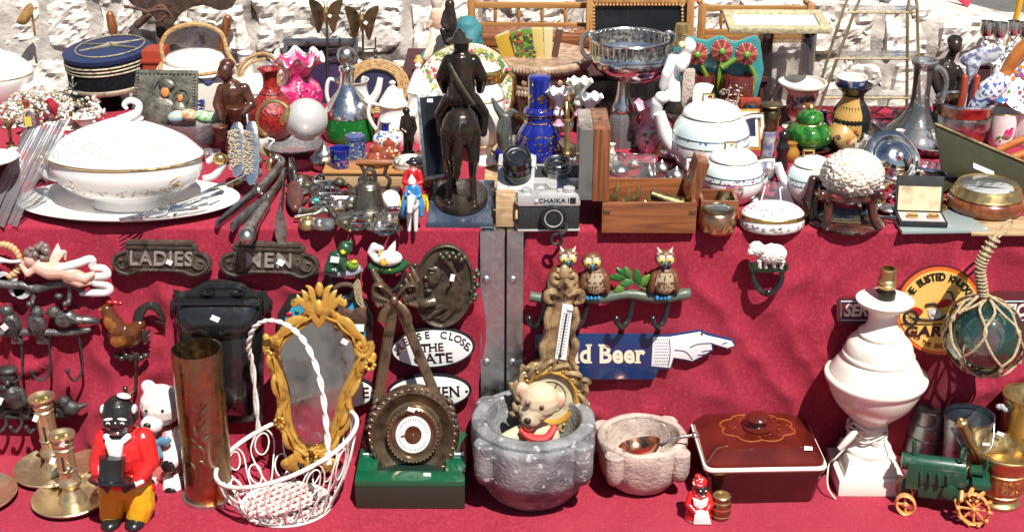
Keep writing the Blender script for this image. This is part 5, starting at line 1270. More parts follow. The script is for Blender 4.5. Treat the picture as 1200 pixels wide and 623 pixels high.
# ---- alabaster lamp
t = T('alabaster_lamp', 'turned white alabaster table lamp base on square plinth with coiled cord', 'lamp', 1012, 561, 'low'); x = t.x; y0 = t.y
b = t.b(); b.box(x - 38, x + 38, 543, y0, -38, 38); b.part('plinth', 'alabaster', bevel=2)
b = t.b(); b.box(x - 31, x + 31, 525, 542.7, -31, 31, taper=.84); b.part('step', 'alabaster', bevel=2)
b = t.b(); b.lathe(x, [(27, 525), (27, 521), (24, 518), (20, 513), (17, 508), (16, 501), (19, 497), (20, 494), (22, 489), (32, 480), (43, 469), (50, 457), (53, 449), (54, 446), (57, 443), (58, 439.5), (57, 437), (53, 435.5)], sm=3, seg=56); b.part('bowl', 'alabaster')
b = t.b(); b.lathe(x, [(53, 435.4), (49.5, 430), (45, 423), (40, 418), (39, 417), (40.5, 415), (40, 412.5), (38.5, 411), (37.5, 406), (34, 399), (27, 393.5), (24, 392.5), (25.5, 390.5), (25, 388), (22, 386.5), (18, 381), (16, 374), (17, 366), (21, 359.5), (28, 356), (31, 352.5), (30, 349.5), (12, 348.5), (.1, 348.5)], sm=3, seg=56); b.part('upper_body', 'alabaster')
b = t.b(); b.lathe(x, [(11, 349), (11, 341), (8, 340), (8, 337), (.1, 337)], seg=28); b.part('collar', 'bronze_dark')
b = t.b(); b.lathe(x, [(8, 338), (9, 336), (10.5, 334), (10.5, 332), (9.4, 331), (10.6, 329.5), (10.6, 327.5), (9, 326), (8.6, 318), (9, 315), (7.6, 314)], wall=(1.4, 330), seg=28); b.part('bulb_socket', 'brass')
b = t.b()
for k in range(7): 
    b.tube([(1016 + (21 + rnd(-1, 3)) * math.cos(a), 507 - k * 2 + rnd(-4, 8) * math.cos(a + k), (21 + rnd(-1, 2)) * math.sin(a)) for a in [2 * math.pi * i / 10 for i in range(10)]], 1.15, 7, 4, True)
b.tube([(997, 500, -14), (985, 510, -26), (972, 520, -32), (966, 530, -26), (962, 548, -40), (970, 560, -44)], 1, 7, 5); b.tube([(1034, 505, -14), (1044, 525, -36), (1056, 546, -44), (1056, 560, -46), (1040, 574, -48)], 1, 7, 5); b.part('cord', 'porcelain_cream')
b = t.b(); b.tube([(998, 492, -24), (988, 500, -28), (977, 510, -30)], [3.4, 4.4, 3], 10, 4); b.part('switch', 'plastic')
b = t.b(); b.box(1034, 1043, 567, 577, -56, -46); q = b.part('plug', 'porcelain_cream', bevel=1); b = t.b()
for dy in (0, 4): b.tube([(1034, 570 + dy, -51), (1027, 571 + dy, -51)], .9, 6, 1)
b.part('pin', 'brass', q)

# ---- tin mug, bucket, brass vessels
t = T('tin_measure', 'grey tin measuring mug with banded sides and flared foot', 'mug', 1078, 553, 'low', r=27, rot=(0, 5, 0)); x, y0 = t.x, t.y
b = t.b(); b.lathe(x, [(28, y0), (29, y0 - 1), (28, y0 - 4), (24.5, y0 - 8), (24, y0 - 10), (23, y0 - 64)], wall=(1, y0 - 8), seg=40); b.part('body', 'galvanised')
for h, r in ((14, 24.1), (32, 23.7), (48, 23.4), (64, 23.2)): b = t.b(); b.lathe(x, [(r - .6, y0 - h + 1.4), (r + .8, y0 - h), (r - .6, y0 - h - 1.4)], seg=40); b.part('band', 'galvanised')
b = t.b(); b.tube([(1112, 491, -9), (1121, 488, -12), (1122, 500, -14), (1116, 522, -13), (1104, 530, -10)], [4, 4, 3.6, 3.6, 3], 8, 5, flat=(.45, 1.2)); b.part('handle', 'pewter')
t = T('tin_bucket', 'grey tin bucket with greenish inside standing behind the brass mortar', 'bucket', 1124, 577, 'low', r=19); x, y0 = t.x, t.y
b = t.b(); b.lathe(x, [(18, y0), (19, y0 - 2), (27, y0 - 75), (28.5, y0 - 79), (28.5, y0 - 82)], wall=(1, y0 - 2), seg=40); b.part('body', 'galvanised')
b = t.b(); b.lathe(x, [(17.5, y0 - 3), (26.4, y0 - 77)], seg=40, caps=False); b.part('lining', 'tractor_green'); sticker(t, 1147, 505, 9, 3.4, -29, 6)
b = t.b(); b.tube([(1110, 494, -14), (1126, 516, -26), (1152, 512, -26), (1164, 492, -4)], 1, 7, 6); b.part('handle', 'pewter')
t = T('brass_mortar', 'brass mortar with raised date 1825 and moulded foot', 'mortar', 1170, 599, 'low', r=24); x, y0 = t.x, t.y
b = t.b(); b.lathe(x, [(24, y0), (25, y0 - 3), (22, y0 - 6), (20, y0 - 10), (24, y0 - 14), (26, y0 - 20), (27, y0 - 34), (30, y0 - 46), (36, y0 - 56), (38, y0 - 60), (37, y0 - 62)], wall=(3, y0 - 14), sm=3, seg=48); b.part('body', 'brass')
for h, r in ((15, 25), (40, 28.6)): b = t.b(); b.lathe(x, [(r - 1, y0 - h + 1.6), (r + 1, y0 - h), (r - 1, y0 - h - 1.6)], seg=40); b.part('moulding', 'brass')
for i, ch in enumerate('1825'):
    a = R(-100 + 20 + i * 15 - 30); b = t.b(); m = b.n(); xx = x + 27 * math.sin(a + R(90)) * 0
    ang = -26 + i * 17; px_ = 1179 - 6 + 27 * math.sin(R(ang)); b.text(ch, px_, y0 - 27, 13, -27 * math.cos(R(ang)) + .6, 1.6, 0, 0, .02, .9, 0, 1, (0, 0, ang)); b.part('numeral', 'brass', smooth=False)
sticker(t, 1181, 522, 9, 4, 27, 20)
t = T('pestle', 'brass pestle leaning in the brass mortar', 'pestle', 1147, 534, Y=t.p.y)
b = t.b(); b.tube([(1124, 489, -6), (1125, 492, -6), (1128, 498, -5), (1136, 514, -2), (1146, 533, 3), (1160, 556, 8)], [4, 7.5, 5, 5.4, 5.6, 9], 14, 4, roundc=True); b.solo('brass')
b = t.b()
t = T('brass_pot', 'deep brass pot holding grey and orange scraps, cut by the right photo edge', 'pot', 1190, 574, 'low', r=26); x, y0 = t.x, t.y
b = t.b(); b.lathe(x, [(24, y0), (26, y0 - 3), (27, y0 - 92), (29.5, y0 - 96), (29.5, y0 - 99)], wall=(1.2, y0 - 3), seg=40); b.part('body', 'brass')
b = t.b()
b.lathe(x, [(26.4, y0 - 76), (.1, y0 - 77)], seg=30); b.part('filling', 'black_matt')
t2 = T('scrap_metal', 'crumpled grey and orange scraps lying inside the brass pot', 'scrap', 1186, 478, Y=t.p.y - .01)
b = t2.b(); b.col = (.35, .36, .38)
for i in range(4): b.ball((1172 + i * 3, 476 + rnd(-3, 3), rnd(-6, 2)), (5, 4, 4), (rnd(0, 90), rnd(0, 90), 0), 7)
b.col = (.5, .25, .1)
for i in range(3): b.ball((1184 + i * 3, 481 + rnd(-2, 2), rnd(-8, 0)), (4, 4, 4), (rnd(0, 90), 0, 0), 7)
b.solo('at_satin', smooth=False)

# ---- toy tractor
t = T('toy_tractor', 'dark green cast iron toy tractor with orange wheels', 'toy tractor', 1092, 596, 'low', rot=(0, 0, 0)); y0 = t.y
def rot_add(b, m): b.turn(m, (t.x, y0, 0), (0, 0, -14))
b = t.b(); m = b.n()
b.box(1058, 1072, y0 - 56, y0 - 26, -12, 12); b.box(1072, 1124, y0 - 52, y0 - 34, -11, 11); b.box(1074, 1130, y0 - 34, y0 - 16, -8, 8, taper=1.1); b.tube([(1058, y0 - 52, 0), (1130, y0 - 52, 0)], 10, 12, 1)
for k in range(4): b.tube([(1080 + k * 10, y0 - 48, -12), (1080 + k * 10, y0 - 34, -12)], 2.4, 8, 1)
b.tube([(1112, y0 - 28, -9), (1112, y0 - 28, -14)], 9, 16, 1); b.box(1120, 1146, y0 - 40, y0 - 22, -9, 9); b.box(1130, 1150, y0 - 46, y0 - 40, -22, 22)
b.limb((1062, y0 - 26, 0), (1060, y0 - 12, 0), 6, 5); rot_add(b, m); b.part('body', 'tractor_green', bevel=1.2)
b = t.b(); m = b.n(); b.tube([(1072, y0 - 60, 0), (1072, y0 - 76, 0)], 3, 10, 1); rot_add(b, m); b.part('exhaust', 'tractor_green')
b = t.b(); m = b.n(); b.tube([(1130, y0 - 60, 0), (1126, y0 - 66, 0), (1120, y0 - 44, 0)], 1.2, 7, 1); b.tube([(1128 + 3 * math.cos(a), y0 - 66 + 8 * math.sin(a), 8 * math.cos(a)) for a in [2 * math.pi * i / 16 for i in range(16)]], 1.5, 7, 2, True); rot_add(b, m); b.part('steering_wheel', 'tractor_green')
b = t.b(); m = b.n(); b.prism([(1136, y0 - 50), (1152, y0 - 50), (1156, y0 - 60), (1154, y0 - 62), (1149, y0 - 54), (1136, y0 - 53)], -8, 16, 2); rot_add(b, m); b.part('seat', 'tractor_green', bevel=1)
def wheel(cx_, cy_, cd, r, spokes, cleat, w=4):
    b = t.b(); b.col = (.62, .27, .08); m = b.n()
    b.tube([(cx_ + r * math.cos(a), cy_ + r * math.sin(a), cd) for a in [2 * math.pi * i / 24 for i in range(24)]], w * .62, 8, 2, True, flat=(.6, 1.5))
    for k in range(spokes): a = 2 * math.pi * k / spokes; b.tube([(cx_, cy_, cd), (cx_ + r * math.cos(a), cy_ + r * math.sin(a), cd)], 1.5, 6, 1)
    b.ball((cx_, cy_, cd), (3.5, 3.5, 4))
    if cleat:
        for k in range(10): a = 2 * math.pi * k / 10; b.limb((cx_ + r * math.cos(a), cy_ + r * math.sin(a), cd - 4), (cx_ + (r + 3) * math.cos(a + .25), cy_ + (r + 3) * math.sin(a + .25), cd + 4), 2.6, 2.6, 6)
    rot_add(b, m); b.part('wheel', 'at_satin')
wheel(1062, y0 - 11, -18, 10.5, 4, False, 5); wheel(1062, y0 - 11, 18, 10.5, 4, False, 5); wheel(1138, y0 - 20, -26, 17, 8, True); wheel(1138, y0 - 20, 26, 17, 8, True)
b = t.b(); m = b.n(); b.tube([(1062, y0 - 11, -20), (1062, y0 - 11, 20)], 1.5, 7, 1); b.tube([(1138, y0 - 20, -28), (1138, y0 - 20, 28)], 2, 7, 1); rot_add(b, m); b.part('axle', 'iron_grey')
# ------------------------------------------------------------------ upper table, left half
WH, BL = (.78, .77, .74), (.06, .1, .35)
for i in range(14):
    t = LT('dinner_plate', 'white dinner plate in the tall stack at the left photo edge', 'plate', -9, 196, 16, [(16, 0), (17, 1), (29, 5), (31, 6.5), (29, 6), (15, 2.4), (.1, 2.2)], 'porcelain', z=ZT + i * .0098, group='stacked white plates', solo=True, seg=40, sm=1)
t = T('plastic_sleeve', 'crinkled clear plastic bag of stacked dishes slumping over the table edge', 'plastic bag', 30, 262)
b = t.b(); rows = []
for i in range(26):
    u = i / 25; row = []
    for k in range(61):
        v = k / 60; x = 66 - 54 * v * (1 - .1 * u) - 42 * u; y = 156 + 16 * v + (104 - 14 * v) * u
        d = 70 * (1 - u) - 8 - 10 * math.sin(u * 3) + 4 * math.sin(v * 20 + 4 * u) * (.3 + u) + 1.2 * math.sin(v * 57 + u * 5)
        row.append(t.pt(x + 1.2 * math.sin(v * 40 + u * 7), y, d))
    rows.append(row)
b.grid(rows, False); b.solo('plastic_film', angle=180)
t = T('plastic_bag', 'glossy clear plastic wrap over dishes beside the white tureen', 'plastic bag', 55, 212, Y=.2)
b = t.b(); rows = [[t.pt(40 + 34 * v - 14 * u + 3 * math.sin(v * 30), 160 + 52 * u, 14 * math.sin(v * 3) - 8 * u + 4 * math.sin(v * 43 + u * 6)) for v in [k / 30 for k in range(31)]] for u in [i / 14 for i in range(15)]]
b.grid(rows, False); b.solo('plastic_film', angle=180)
t = LT('white_tureen', 'white china covered dish with looped handle at the upper left corner', 'tureen', 2, 128, 26, [(26, 0), (30, 6), (38, 22), (41, 34), (40, 36)], 'porcelain')
lay(t, 'lid', 'porcelain', [(41, 36), (38, 42), (24, 54), (10, 60), (5, 66), (.1, 68)]); band(t, 36, 41)
tub(t, 'handle', 'porcelain', [(24, 112, -20), (34, 102, -18), (44, 95, -12), (47, 102, -10), (40, 110, -12)], [3, 4, 4, 4, 3])
FC = [(.5, .5, .45), (.66, .62, .56), (.28, .3, .16), (.36, .33, .2), (.22, .05, .06), (.14, .16, .09), (.5, .4, .34), (.36, .24, .15), (.2, .16, .12), (.7, .69, .66), (.66, .64, .6), (.4, .36, .28)]
for i, (x, y, w, h, lab) in enumerate(((26, 140, 15, 26, 'porcelain posy of cream flowers beside the stack of white plates'), (45, 136, 13, 24, 'porcelain posy with dark red petals below the white looped handle'), (66, 146, 14, 30, 'porcelain flower group with a dark red drape in its middle'), (84, 152, 14, 26, 'small porcelain group with orange and red flowers in front of the naval cap'), (103, 155, 17, 34, 'porcelain posy of pale green leaves and white blossoms under the cap peak'), (36, 160, 13, 26, 'porcelain cherub posy just behind the small pink glass bottle'), (14, 150, 13, 26, 'porcelain posy nearest the left photo edge under the white covered dish'), (76, 132, 14, 24, 'porcelain posy at the back against the black cap stand'))):
    w *= 1.2; h *= 1.15
    t = T('porcelain_posy', lab, 'figurine', x, y, group='porcelain flower groups'); b = t.b(); b.col = (.6, .55, .48); b.lathe(t.x, [(w * .6, t.y), (w * .75, t.y - 3), (w * .4, t.y - 8), (w * .8, t.y - h * .5), (w * .3, t.y - h * .7)], seg=20); b.part('basket', 'at_gloss')
    b = t.b()
    for k in range(70):
        a, e = rnd(3.0, 6.4), rnd(-.3, 1.5); b.col = random.choice(FC); r = rnd(1, 2.6)
        b.ball((x + w * math.cos(a) * math.cos(e), y - h * .55 - h * .5 * math.sin(e), w * .8 * math.sin(a) * math.cos(e)), (r, r * rnd(.5, 1), r), (rnd(0, 90), rnd(0, 90), 0), 7)
    if i == 2: b.col = (.28, .012, .03); b.tube([(60, 114, -10), (68, 122, -14), (72, 132, -14)], [4, 6, 3], 8)
    b.part('flowers', 'at_gloss')
for x, y, h, lab in ((110, 150, 40, 'small porcelain putto with brown curls standing under the cap peak'), (56, 142, 32, 'small white porcelain putto among the flower groups')):
    t = T('putto_figurine', lab, 'figurine', x, y, group='porcelain putti'); b = t.b(); b.col = (.72, .62, .55); b.chain([(x - 3, y, 0), (x - 2, y - h * .3, 0), (x, y - h * .5, 0), (x + 1, y - h * .68, 0)], [3.4, 4, 6, 5]); b.limb((x + 4, y, 0), (x, y - h * .4, 0), 3, 4); b.chain([(x + 4, y - h * .66, 0), (x + 9, y - h * .5, -3), (x + 6, y - h * .38, -6)], [2.6, 2.2, 1.8]); b.ball((x + 2, y - h * .86, 0), 5); b.col = (.22, .09, .06)
    for k in range(9): b.ball((x + 2 + rnd(-5, 5), y - h * .9 - rnd(0, 3), rnd(-3, 4)), 2.4, seg=7)
    b.solo('at_gloss', voxel=.7)
t = LT('glass_bottle', 'small pinkish clear glass bottle with yellow label', 'bottle', 43, 178, 18, [(18, 0), (20, 4), (16, 14), (9, 22), (7, 27), (8, 38), (8, 40)], 'glass_lilac', wall=(1.2, 3))
b = t.b(); b.col = (.6, .5, .08); b.box(36, 44, t.y - 38, t.y - 27, -9, -8); b.part('label', 'at_satin')
# naval cap on its stand
t = T('hat_stand', 'black stand under the naval officer cap', 'stand', 118, 150, Y=.80, z=ZT); b = t.b(); b.lathe(t.x, [(24, t.y), (25, t.y - 4), (24, 107), (20, 102)], seg=28); b.solo('navy_cloth')
t = T('naval_cap', 'round officer cap with blue crown, gold braid and black peak', 'cap', 133, 97, Y=.83, rot=(5, -4, 0))
b = t.b(); b.lathe(133, [(50, 97), (50, 95), (49.5, 62)], sy=.92, seg=56); b.part('band', 'navy_cloth')
b = t.b(); b.lathe(133, [(49.6, 61), (50.5, 56), (48, 54.5), (.1, 53.5)], sy=.92, seg=56); b.part('crown', 'blue_cloth')
for y in (65, 69, 73): b = t.b(); b.lathe(133, [(49.8, y + 1.2), (51, y), (49.8, y - 1.2)], sy=.92, seg=56, caps=False); b.part('braid', 'braid')
b = t.b(); b.lathe(133, [(50.2, 97), (51.2, 95), (51, 92), (50, 91)], sy=.92, seg=56, caps=False); b.part('chin_strap', 'braid')
b = t.b(); rows = []
for k in range(25):
    a = R(150 + 115 * k / 24); w = 24 * math.sin(math.pi * k / 24) ** .6
    rows.append([t.pv(133 + (49 + w * u) * math.cos(a), 97 + 6 * u, (46 + w * u) * math.sin(a)) for u in (0, .35, .7, 1)])
b.grid(rows, False); q = b.part('peak', 'black_gloss'); md = q.modifiers.new('t', 'SOLIDIFY'); md.thickness = .003
b = t.b(); b.tube([(133 + 40 * math.cos(a), 53, 37 * math.sin(a)) for a in [2 * math.pi * i / 28 for i in range(28)]], .9, 6, 2, True)
for s in (1, -1): b.tube([(100, 52.6, -12 * s), (126, 52.2, -3 * s), (133, 52, 0), (142, 52.2, 4 * s), (168, 52.6, 14 * s)], [1, 2, 4, 2, 1], 6, 4, flat=(1, .3))
b.part('crown_braid', 'braid')
b = t.b(); b.tube([(97, 74, -37), (97, 84, -37)], 1.4, 6, 1); b.tube([(92, 80, -35), (97, 85, -38), (102, 80, -39)], 1.3, 6, 3); b.ball((97, 75, -37), 2, seg=8); b.part('anchor_badge', 'silver')
# icon
t = T('silver_icon', 'tarnished silver relief icon with two painted faces', 'icon', 190, 146, Y=.49, rot=(-14, 4, -6))
b = t.b(); b.prism([(149, 87), (223, 81), (230, 138), (152, 145)], 0, 4); b.part('plate', 'icon_silver', bevel=.8)
b = t.b()
for P4 in (((152, 90), (220, 85)), ((220, 85), (226, 135)), ((226, 135), (155, 141)), ((155, 141), (152, 90))):
    for k in range(14): u = k / 14; b.ball((P4[0][0] + (P4[1][0] - P4[0][0]) * u, P4[0][1] + (P4[1][1] - P4[0][1]) * u, -.5), 1.7, seg=6)
for (x, y, r) in ((189, 107, 15), (208, 113, 9)): b.tube([(*p, -1) for p in ell(x, y, r, r, 20)], 1.5, 6, 2, True)
b.ball((184, 131, -1), (24, 18, 5)); b.ball((208, 130, -1), (11, 14, 6)); b.ball((189, 100, -2), (10, 7, 4)); b.part('relief', 'icon_silver')
for x, y, r in ((189, 109, 6.5), (208, 114, 4.5)): b = t.b(); b.col = (.5, .2, .06); b.ball((x, y, -4), (r * .8, r, 2)); b.part('painted_face', 'at_satin')
# cane handled jars
t = LT('tea_jar', 'large white porcelain tea jar with blue characters and hooped cane handle', 'teapot', 235, 158, 40, [(38, 0), (44, 8), (46, 40), (46, 62), (42, 70), (32, 74)], 'porcelain_cream')
lay(t, 'lid', 'porcelain', [(33, 74), (34, 77), (30, 82), (12, 86), (.1, 87)]); b = t.b(); b.lathe(t.x, [(30, t.y - 81), (20, t.y - 85), (.1, t.y - 87.4)], seg=24, caps=False); b.part('lid_top', 'porcelain')
b = t.b(); b.tube([(194, 70, -8), (190, 52, -4), (200, 36, 0), (230, 28, 0), (258, 38, 0), (268, 60, -6), (276, 71, -10)], 2.6, 8, 6); b.tube([(192, 71, -14), (200, 73, -40), (236, 74, -50), (268, 73, -36), (277, 71, -10)], 2.2, 8, 6); b.part('handle', 'wicker')
b = t.b(); b.col = (.03, .06, .3)
def glyph(x, y, d, strokes, rr):
    for s in strokes: b.tube([(x + px, y + py, d) for px, py in s], rr, 6, 2)
for x, y, d in ((226, 108, -45.5), (245, 109, -45), (262, 107, -38)):
    if x > 226: b.part('blue_character', 'at_gloss'); b = t.b(); b.col = (.03, .06, .3)
    glyph(x, y, d, [[(-4, -4), (4, -5)], [(0, -6), (0, 5)], [(-4, 0), (4, -1)], [(-3, 5), (4, 5)], [(-4, -1), (-5, 5)]], .8)
b.part('blue_character', 'at_gloss'); b = t.b(); b.col = (.03, .06, .3)
b.tube([(198, 76, -27), (205, 84, -34), (212, 79, -38), (222, 86, -42)], 1.2, 6, 4); b.tube([(240, 78, -44), (252, 86, -42), (262, 78, -36)], 1, 6, 4); b.part('blue_scroll', 'at_gloss')
t = LT('tea_jar', 'smaller white tea jar with double cane handle behind the red vase', 'teapot', 300, 145, 22, [(20, 0), (24, 6), (25, 34), (22, 42)], 'porcelain_cream', group=None)
lay(t, 'lid', 'porcelain', [(22, 42), (21, 46), (8, 51), (.1, 52)]); b = t.b(); b.tube([(276, 106, 0), (279, 84, 0), (292, 68, 0), (310, 63, 0), (322, 72, 0), (328, 100, 0)], 2.2, 8, 6); b.tube([(280, 108, -4), (284, 86, -4), (296, 72, -4), (312, 68, -4)], 1.8, 8, 6); b.part('handle', 'wicker'); band(t, 34, 25, 'cobalt', 'blue_band')
t = LT('porcelain_vase', 'small slim white vase with blue rim between the two cane handled jars', 'vase', 292, 130, 9, [(9, 0), (10, 20), (8, 50), (9, 66)], 'porcelain', wall=(1, 10)); band(t, 64, 9, 'cobalt', 'blue_band')
# eggs in a glass bowl
t = LT('glass_bowl', 'cut glass bowl holding painted eggs', 'bowl', 226, 181, 22, [(22, 0), (24, 2), (34, 22), (37, 31), (38, 36)], 'glass_cut', wall=(1.4, 2), sy=.9); ez = t
for k in range(9):
    pass
for x, y, c, c2, lab in ((207, 137, (.3, .48, .55), (.6, .5, .3), 'pale blue painted egg in the glass bowl'), (222, 135, (.6, .48, .34), (.5, .2, .1), 'cream and brown painted egg in the glass bowl'), (238, 137, (.5, .6, .42), (.15, .4, .12), 'green and white painted egg in the glass bowl'), (251, 139, (.62, .6, .5), (.2, .45, .2), 'white egg with pale green blotches at the bowl right side')):
    t = T('painted_egg', lab, 'egg', x, y + 6, Y=ez.p.y - .01, group='painted eggs'); b = t.b(); b.col = c; b.ball((x, y, 0), (11, 7.5, 8), (0, rnd(-20, 20), 0), 20)
    for i in range(len(b.v)):
        if mn.noise(b.v[i] * 160 + Vector((x, 0, 0))) > .12: b.c[i] = c2
    b.solo('at_gloss')
# carved wood statuette
t = T('wood_statuette', 'carved dark wood statuette of a woman beating a drum', 'statuette', 276, 178, Y=.44)
b = t.b(); b.ball((264, 84, -2), (9, 11, 9)); b.ball((266, 76, 2), (9, 7, 9)); b.ball((257, 87, -8), (2.6, 2.4, 2.4)); b.limb((267, 93, 0), (270, 102, 2), 6, 8)
b.chain([(272, 108, 2), (273, 128, 4), (274, 150, 4), (274, 176, 4)], [15, 14, 15, 15]); b.chain([(260, 104, 0), (255, 120, -6), (262, 136, -14)], [6, 5, 4]); b.chain([(286, 104, 2), (296, 122, -2), (286, 128, -16), (276, 126, -20)], [6.5, 5.5, 4.5, 3.5])
q = b.part('body', 'wood_carved', voxel=1.1, relax=1)
for x, y, d in ((283, 124, -20), (264, 146, -18)): b = t.b(); b.lathe(x - 0, [(6, y + 12), (9, y - 2), (10, y - 4), (9, y - 5), (.1, y - 5)], d=d, seg=18); b.part('drum', 'wood_carved')
# vases, globe
t = LT('cinnabar_vase', 'carved red lacquer vase with blue inside of the mouth', 'vase', 321, 174, 17, [(16, 0), (17, 3), (14, 6), (24, 18), (28, 32), (26, 44), (16, 56), (9, 66), (8, 76), (10, 84), (14, 88)], 'cinnabar', wall=(1.5, 60)); lay(t, 'mouth', 'cobalt', [(13.4, 88.2), (9, 84), (6, 74)], caps=False); band(t, 60, 13, 'bronze_dark', 'collar')
t = LT('ruffled_vase', 'pink hobnail glass vase with white ruffled rim', 'vase', 351, 138, 17, [(16, 0), (18, 3), (26, 16), (27, 28), (20, 38), (16, 44), (19, 54), (30, 66)], 'glass_pink', ruf=(8, 5, 19, 30), seg=64, caps=False, rot=(0, 0, 0))
b = t.b()
for k in range(60): a, h = rnd(3.2, 6.2), rnd(8, 34); r = 27 - abs(h - 22) * .3; b.ball((t.x + r * math.cos(a), t.y - h, r * math.sin(a)), 2, seg=6)
b.part('hobnail', 'glass_pink'); b = t.b(); b.lathe(t.x, [(26, t.y - 62), (31, t.y - 67), (27, t.y - 65)], ruf=(8, 5, 19, 30), seg=64, caps=False); b.part('white_rim', 'porcelain')
t = T('glass_globe', 'frosted glass globe shade with brass ring mount lying on its side', 'lamp shade', 360, 164, Y=.30)
b = t.b(); b.ball((359, 140, 0), (25, 25, 25), seg=32); b.part('shade', 'glass_frost'); b = t.b(); m = b.n(); b.lathe(t.x, [(11, 152), (13, 148), (11, 144), (13, 140), (10, 136)], seg=24); b.turn(m, (360, 144, 0), (10, -62, 0)); b.turn(m, (360, 144, 0), (0, 0, 0))
for i in range(m, len(b.v)): b.v[i] += t.pt(341, 135, -4) - t.pt(360, 144, 0)
b.part('mount', 'brass'); b = t.b(); b.tube([(344, 131, -6), (330, 119, -4), (314, 119, -2), (303, 131, 0), (302, 148, 0), (312, 158, -2)], 2.4, 8, 6); b.part('ring', 'brass')
t = LT('brass_compact', 'round brass lidded tray tipped up behind the brushes', 'tray', 318, 184, 24, [(25, 0), (26, 2), (26, 5), (24, 6), (.1, 6.5)], 'brass_pale', rot=(10, 26, 0), solo=True)
t = LT('glass_dish', 'shallow pressed glass dish of trinkets under the frosted globe', 'dish', 345, 186, 20, [(18, 0), (22, 3), (34, 10), (35, 12)], 'glass_cut', wall=(1.2, 2), solo=True)
t = LT('sugar_pot', 'small round silver filigree pot with pointed lid', 'pot', 381, 203, 10, [(9, 0), (15, 5), (17, 12), (14, 18), (11, 20)], 'silver_dull', flute=(12, .04)); lay(t, 'lid', 'silver_dull', [(12, 20), (10, 24), (4, 28), (2, 32), (.1, 35)])
# green decanter
t = LT('green_decanter', 'round glass decanter half full of green liquid with silver neck', 'decanter', 410, 172, 27, [(26, 0), (29, 3), (30, 14), (29, 30)], 'glass_liquid', part='liquid')
lay(t, 'shoulder', 'silver', [(29.4, 30), (27, 38), (18, 50), (10, 62), (8, 72), (8, 80), (9.5, 81), (9.5, 85), (8, 86)]); lay(t, 'stopper', 'silver_dull', [(4, 85), (5, 88), (9, 92), (11, 98), (9, 105), (4, 108), (.1, 109)], seg=24)
sticker(t, 424, 118, 5, 6, -19, 30)
# frames and white ware behind
t = T('slate_frame', 'dark framed slate leaning in front of the stone wall', 'picture frame', 374, 150, Y=.86, rot=(-10, 0, 0))
b = t.b(); b.prism([(334, 55), (414, 55), (414, 146), (334, 146)], -1, 2); b.part('slate', 'picture_ink')
for p in ([(330, 48), (418, 48), (412, 57), (336, 57)], [(330, 48), (336, 57), (336, 146), (330, 150)], [(418, 48), (418, 150), (412, 146), (412, 57)]): b = t.b(); b.prism(p, -5, 7); b.part('frame', 'pewter', bevel=1)
for cx_, cy_, lab in ((382, 14, 'metal butterfly on a rod in front of the wall, cut by the top edge'), (424, 22, 'metal butterfly with spread wings on a rod with a small side bracket')):
    t = T('butterfly_ornament', lab, 'ornament', cx_ + 1, 92, Y=.88, group='metal butterflies')
    for s in (-1, 1): b = t.b(); b.prism([(cx_ + s * 2, cy_ - 3), (cx_ + s * 9, cy_ - 12), (cx_ + s * 20, cy_ - 15), (cx_ + s * 18, cy_ - 4), (cx_ + s * 15, cy_ + 6), (cx_ + s * 11, cy_ + 22), (cx_ + s * 7, cy_ + 24), (cx_ + s * 2, cy_ + 8)], -2, 1.5, 2); q = b.part('wing', 'brass_old'); 
    b = t.b(); b.chain([(cx_, cy_ - 6, -2), (cx_, cy_, -3), (cx_, cy_ + 12, -2)], [2.5, 3.4, 1.8]); b.part('body', 'brass')
    b = t.b(); b.tube([(cx_ + 1, cy_ + 8, 0), (cx_ + 2, 96, 0)], 1.4, 6, 1); b.tube([(cx_ - 1, cy_ - 8, -2), (cx_ - 5, cy_ - 18, -3), (cx_ - 7, cy_ - 15, -3)], .5, 5, 4); b.tube([(cx_ + 1, cy_ - 8, -2), (cx_ + 5, cy_ - 18, -3), (cx_ + 7, cy_ - 15, -3)], .5, 5, 4)
    b.tube([(cx_ + 2, 58, 0), (cx_ + 16, 57, 0), (cx_ + 16, 44, 0)], 1.1, 6, 1); b.tube([(cx_ + 2, 70, 0), (cx_ + 18, 70, 0)], 1, 6, 1); b.ball((cx_ + 16, 60, 0), 2.6, seg=8); b.limb((cx_ + 16, 66, 0), (cx_ + 17, 74, 0), 2, 3); b.part('rod', 'bronze_green'); sticker(t, cx_ + 5, cy_ + 4, 4, 4, -4, 30)
t = T('wicker_tray', 'oval wicker tray leaning behind the white pitchers', 'tray', 440, 124, Y=.60, rot=(-14, 0, 0)); b = t.b(); b.prism(ell(440, 102, 37, 28, 36), 0, 3); b.part('base', 'picture_ink')
for k, r in enumerate((1, .93, .86, .79, .72)): tub(t, 'rim' if k else 'edge', 'wicker', [(440 + 38 * r * math.cos(a), 102 - 29 * r * math.sin(a), -3) for a in [2 * math.pi * i / 24 for i in range(24)]], 2.1, closed=True, sm=2)
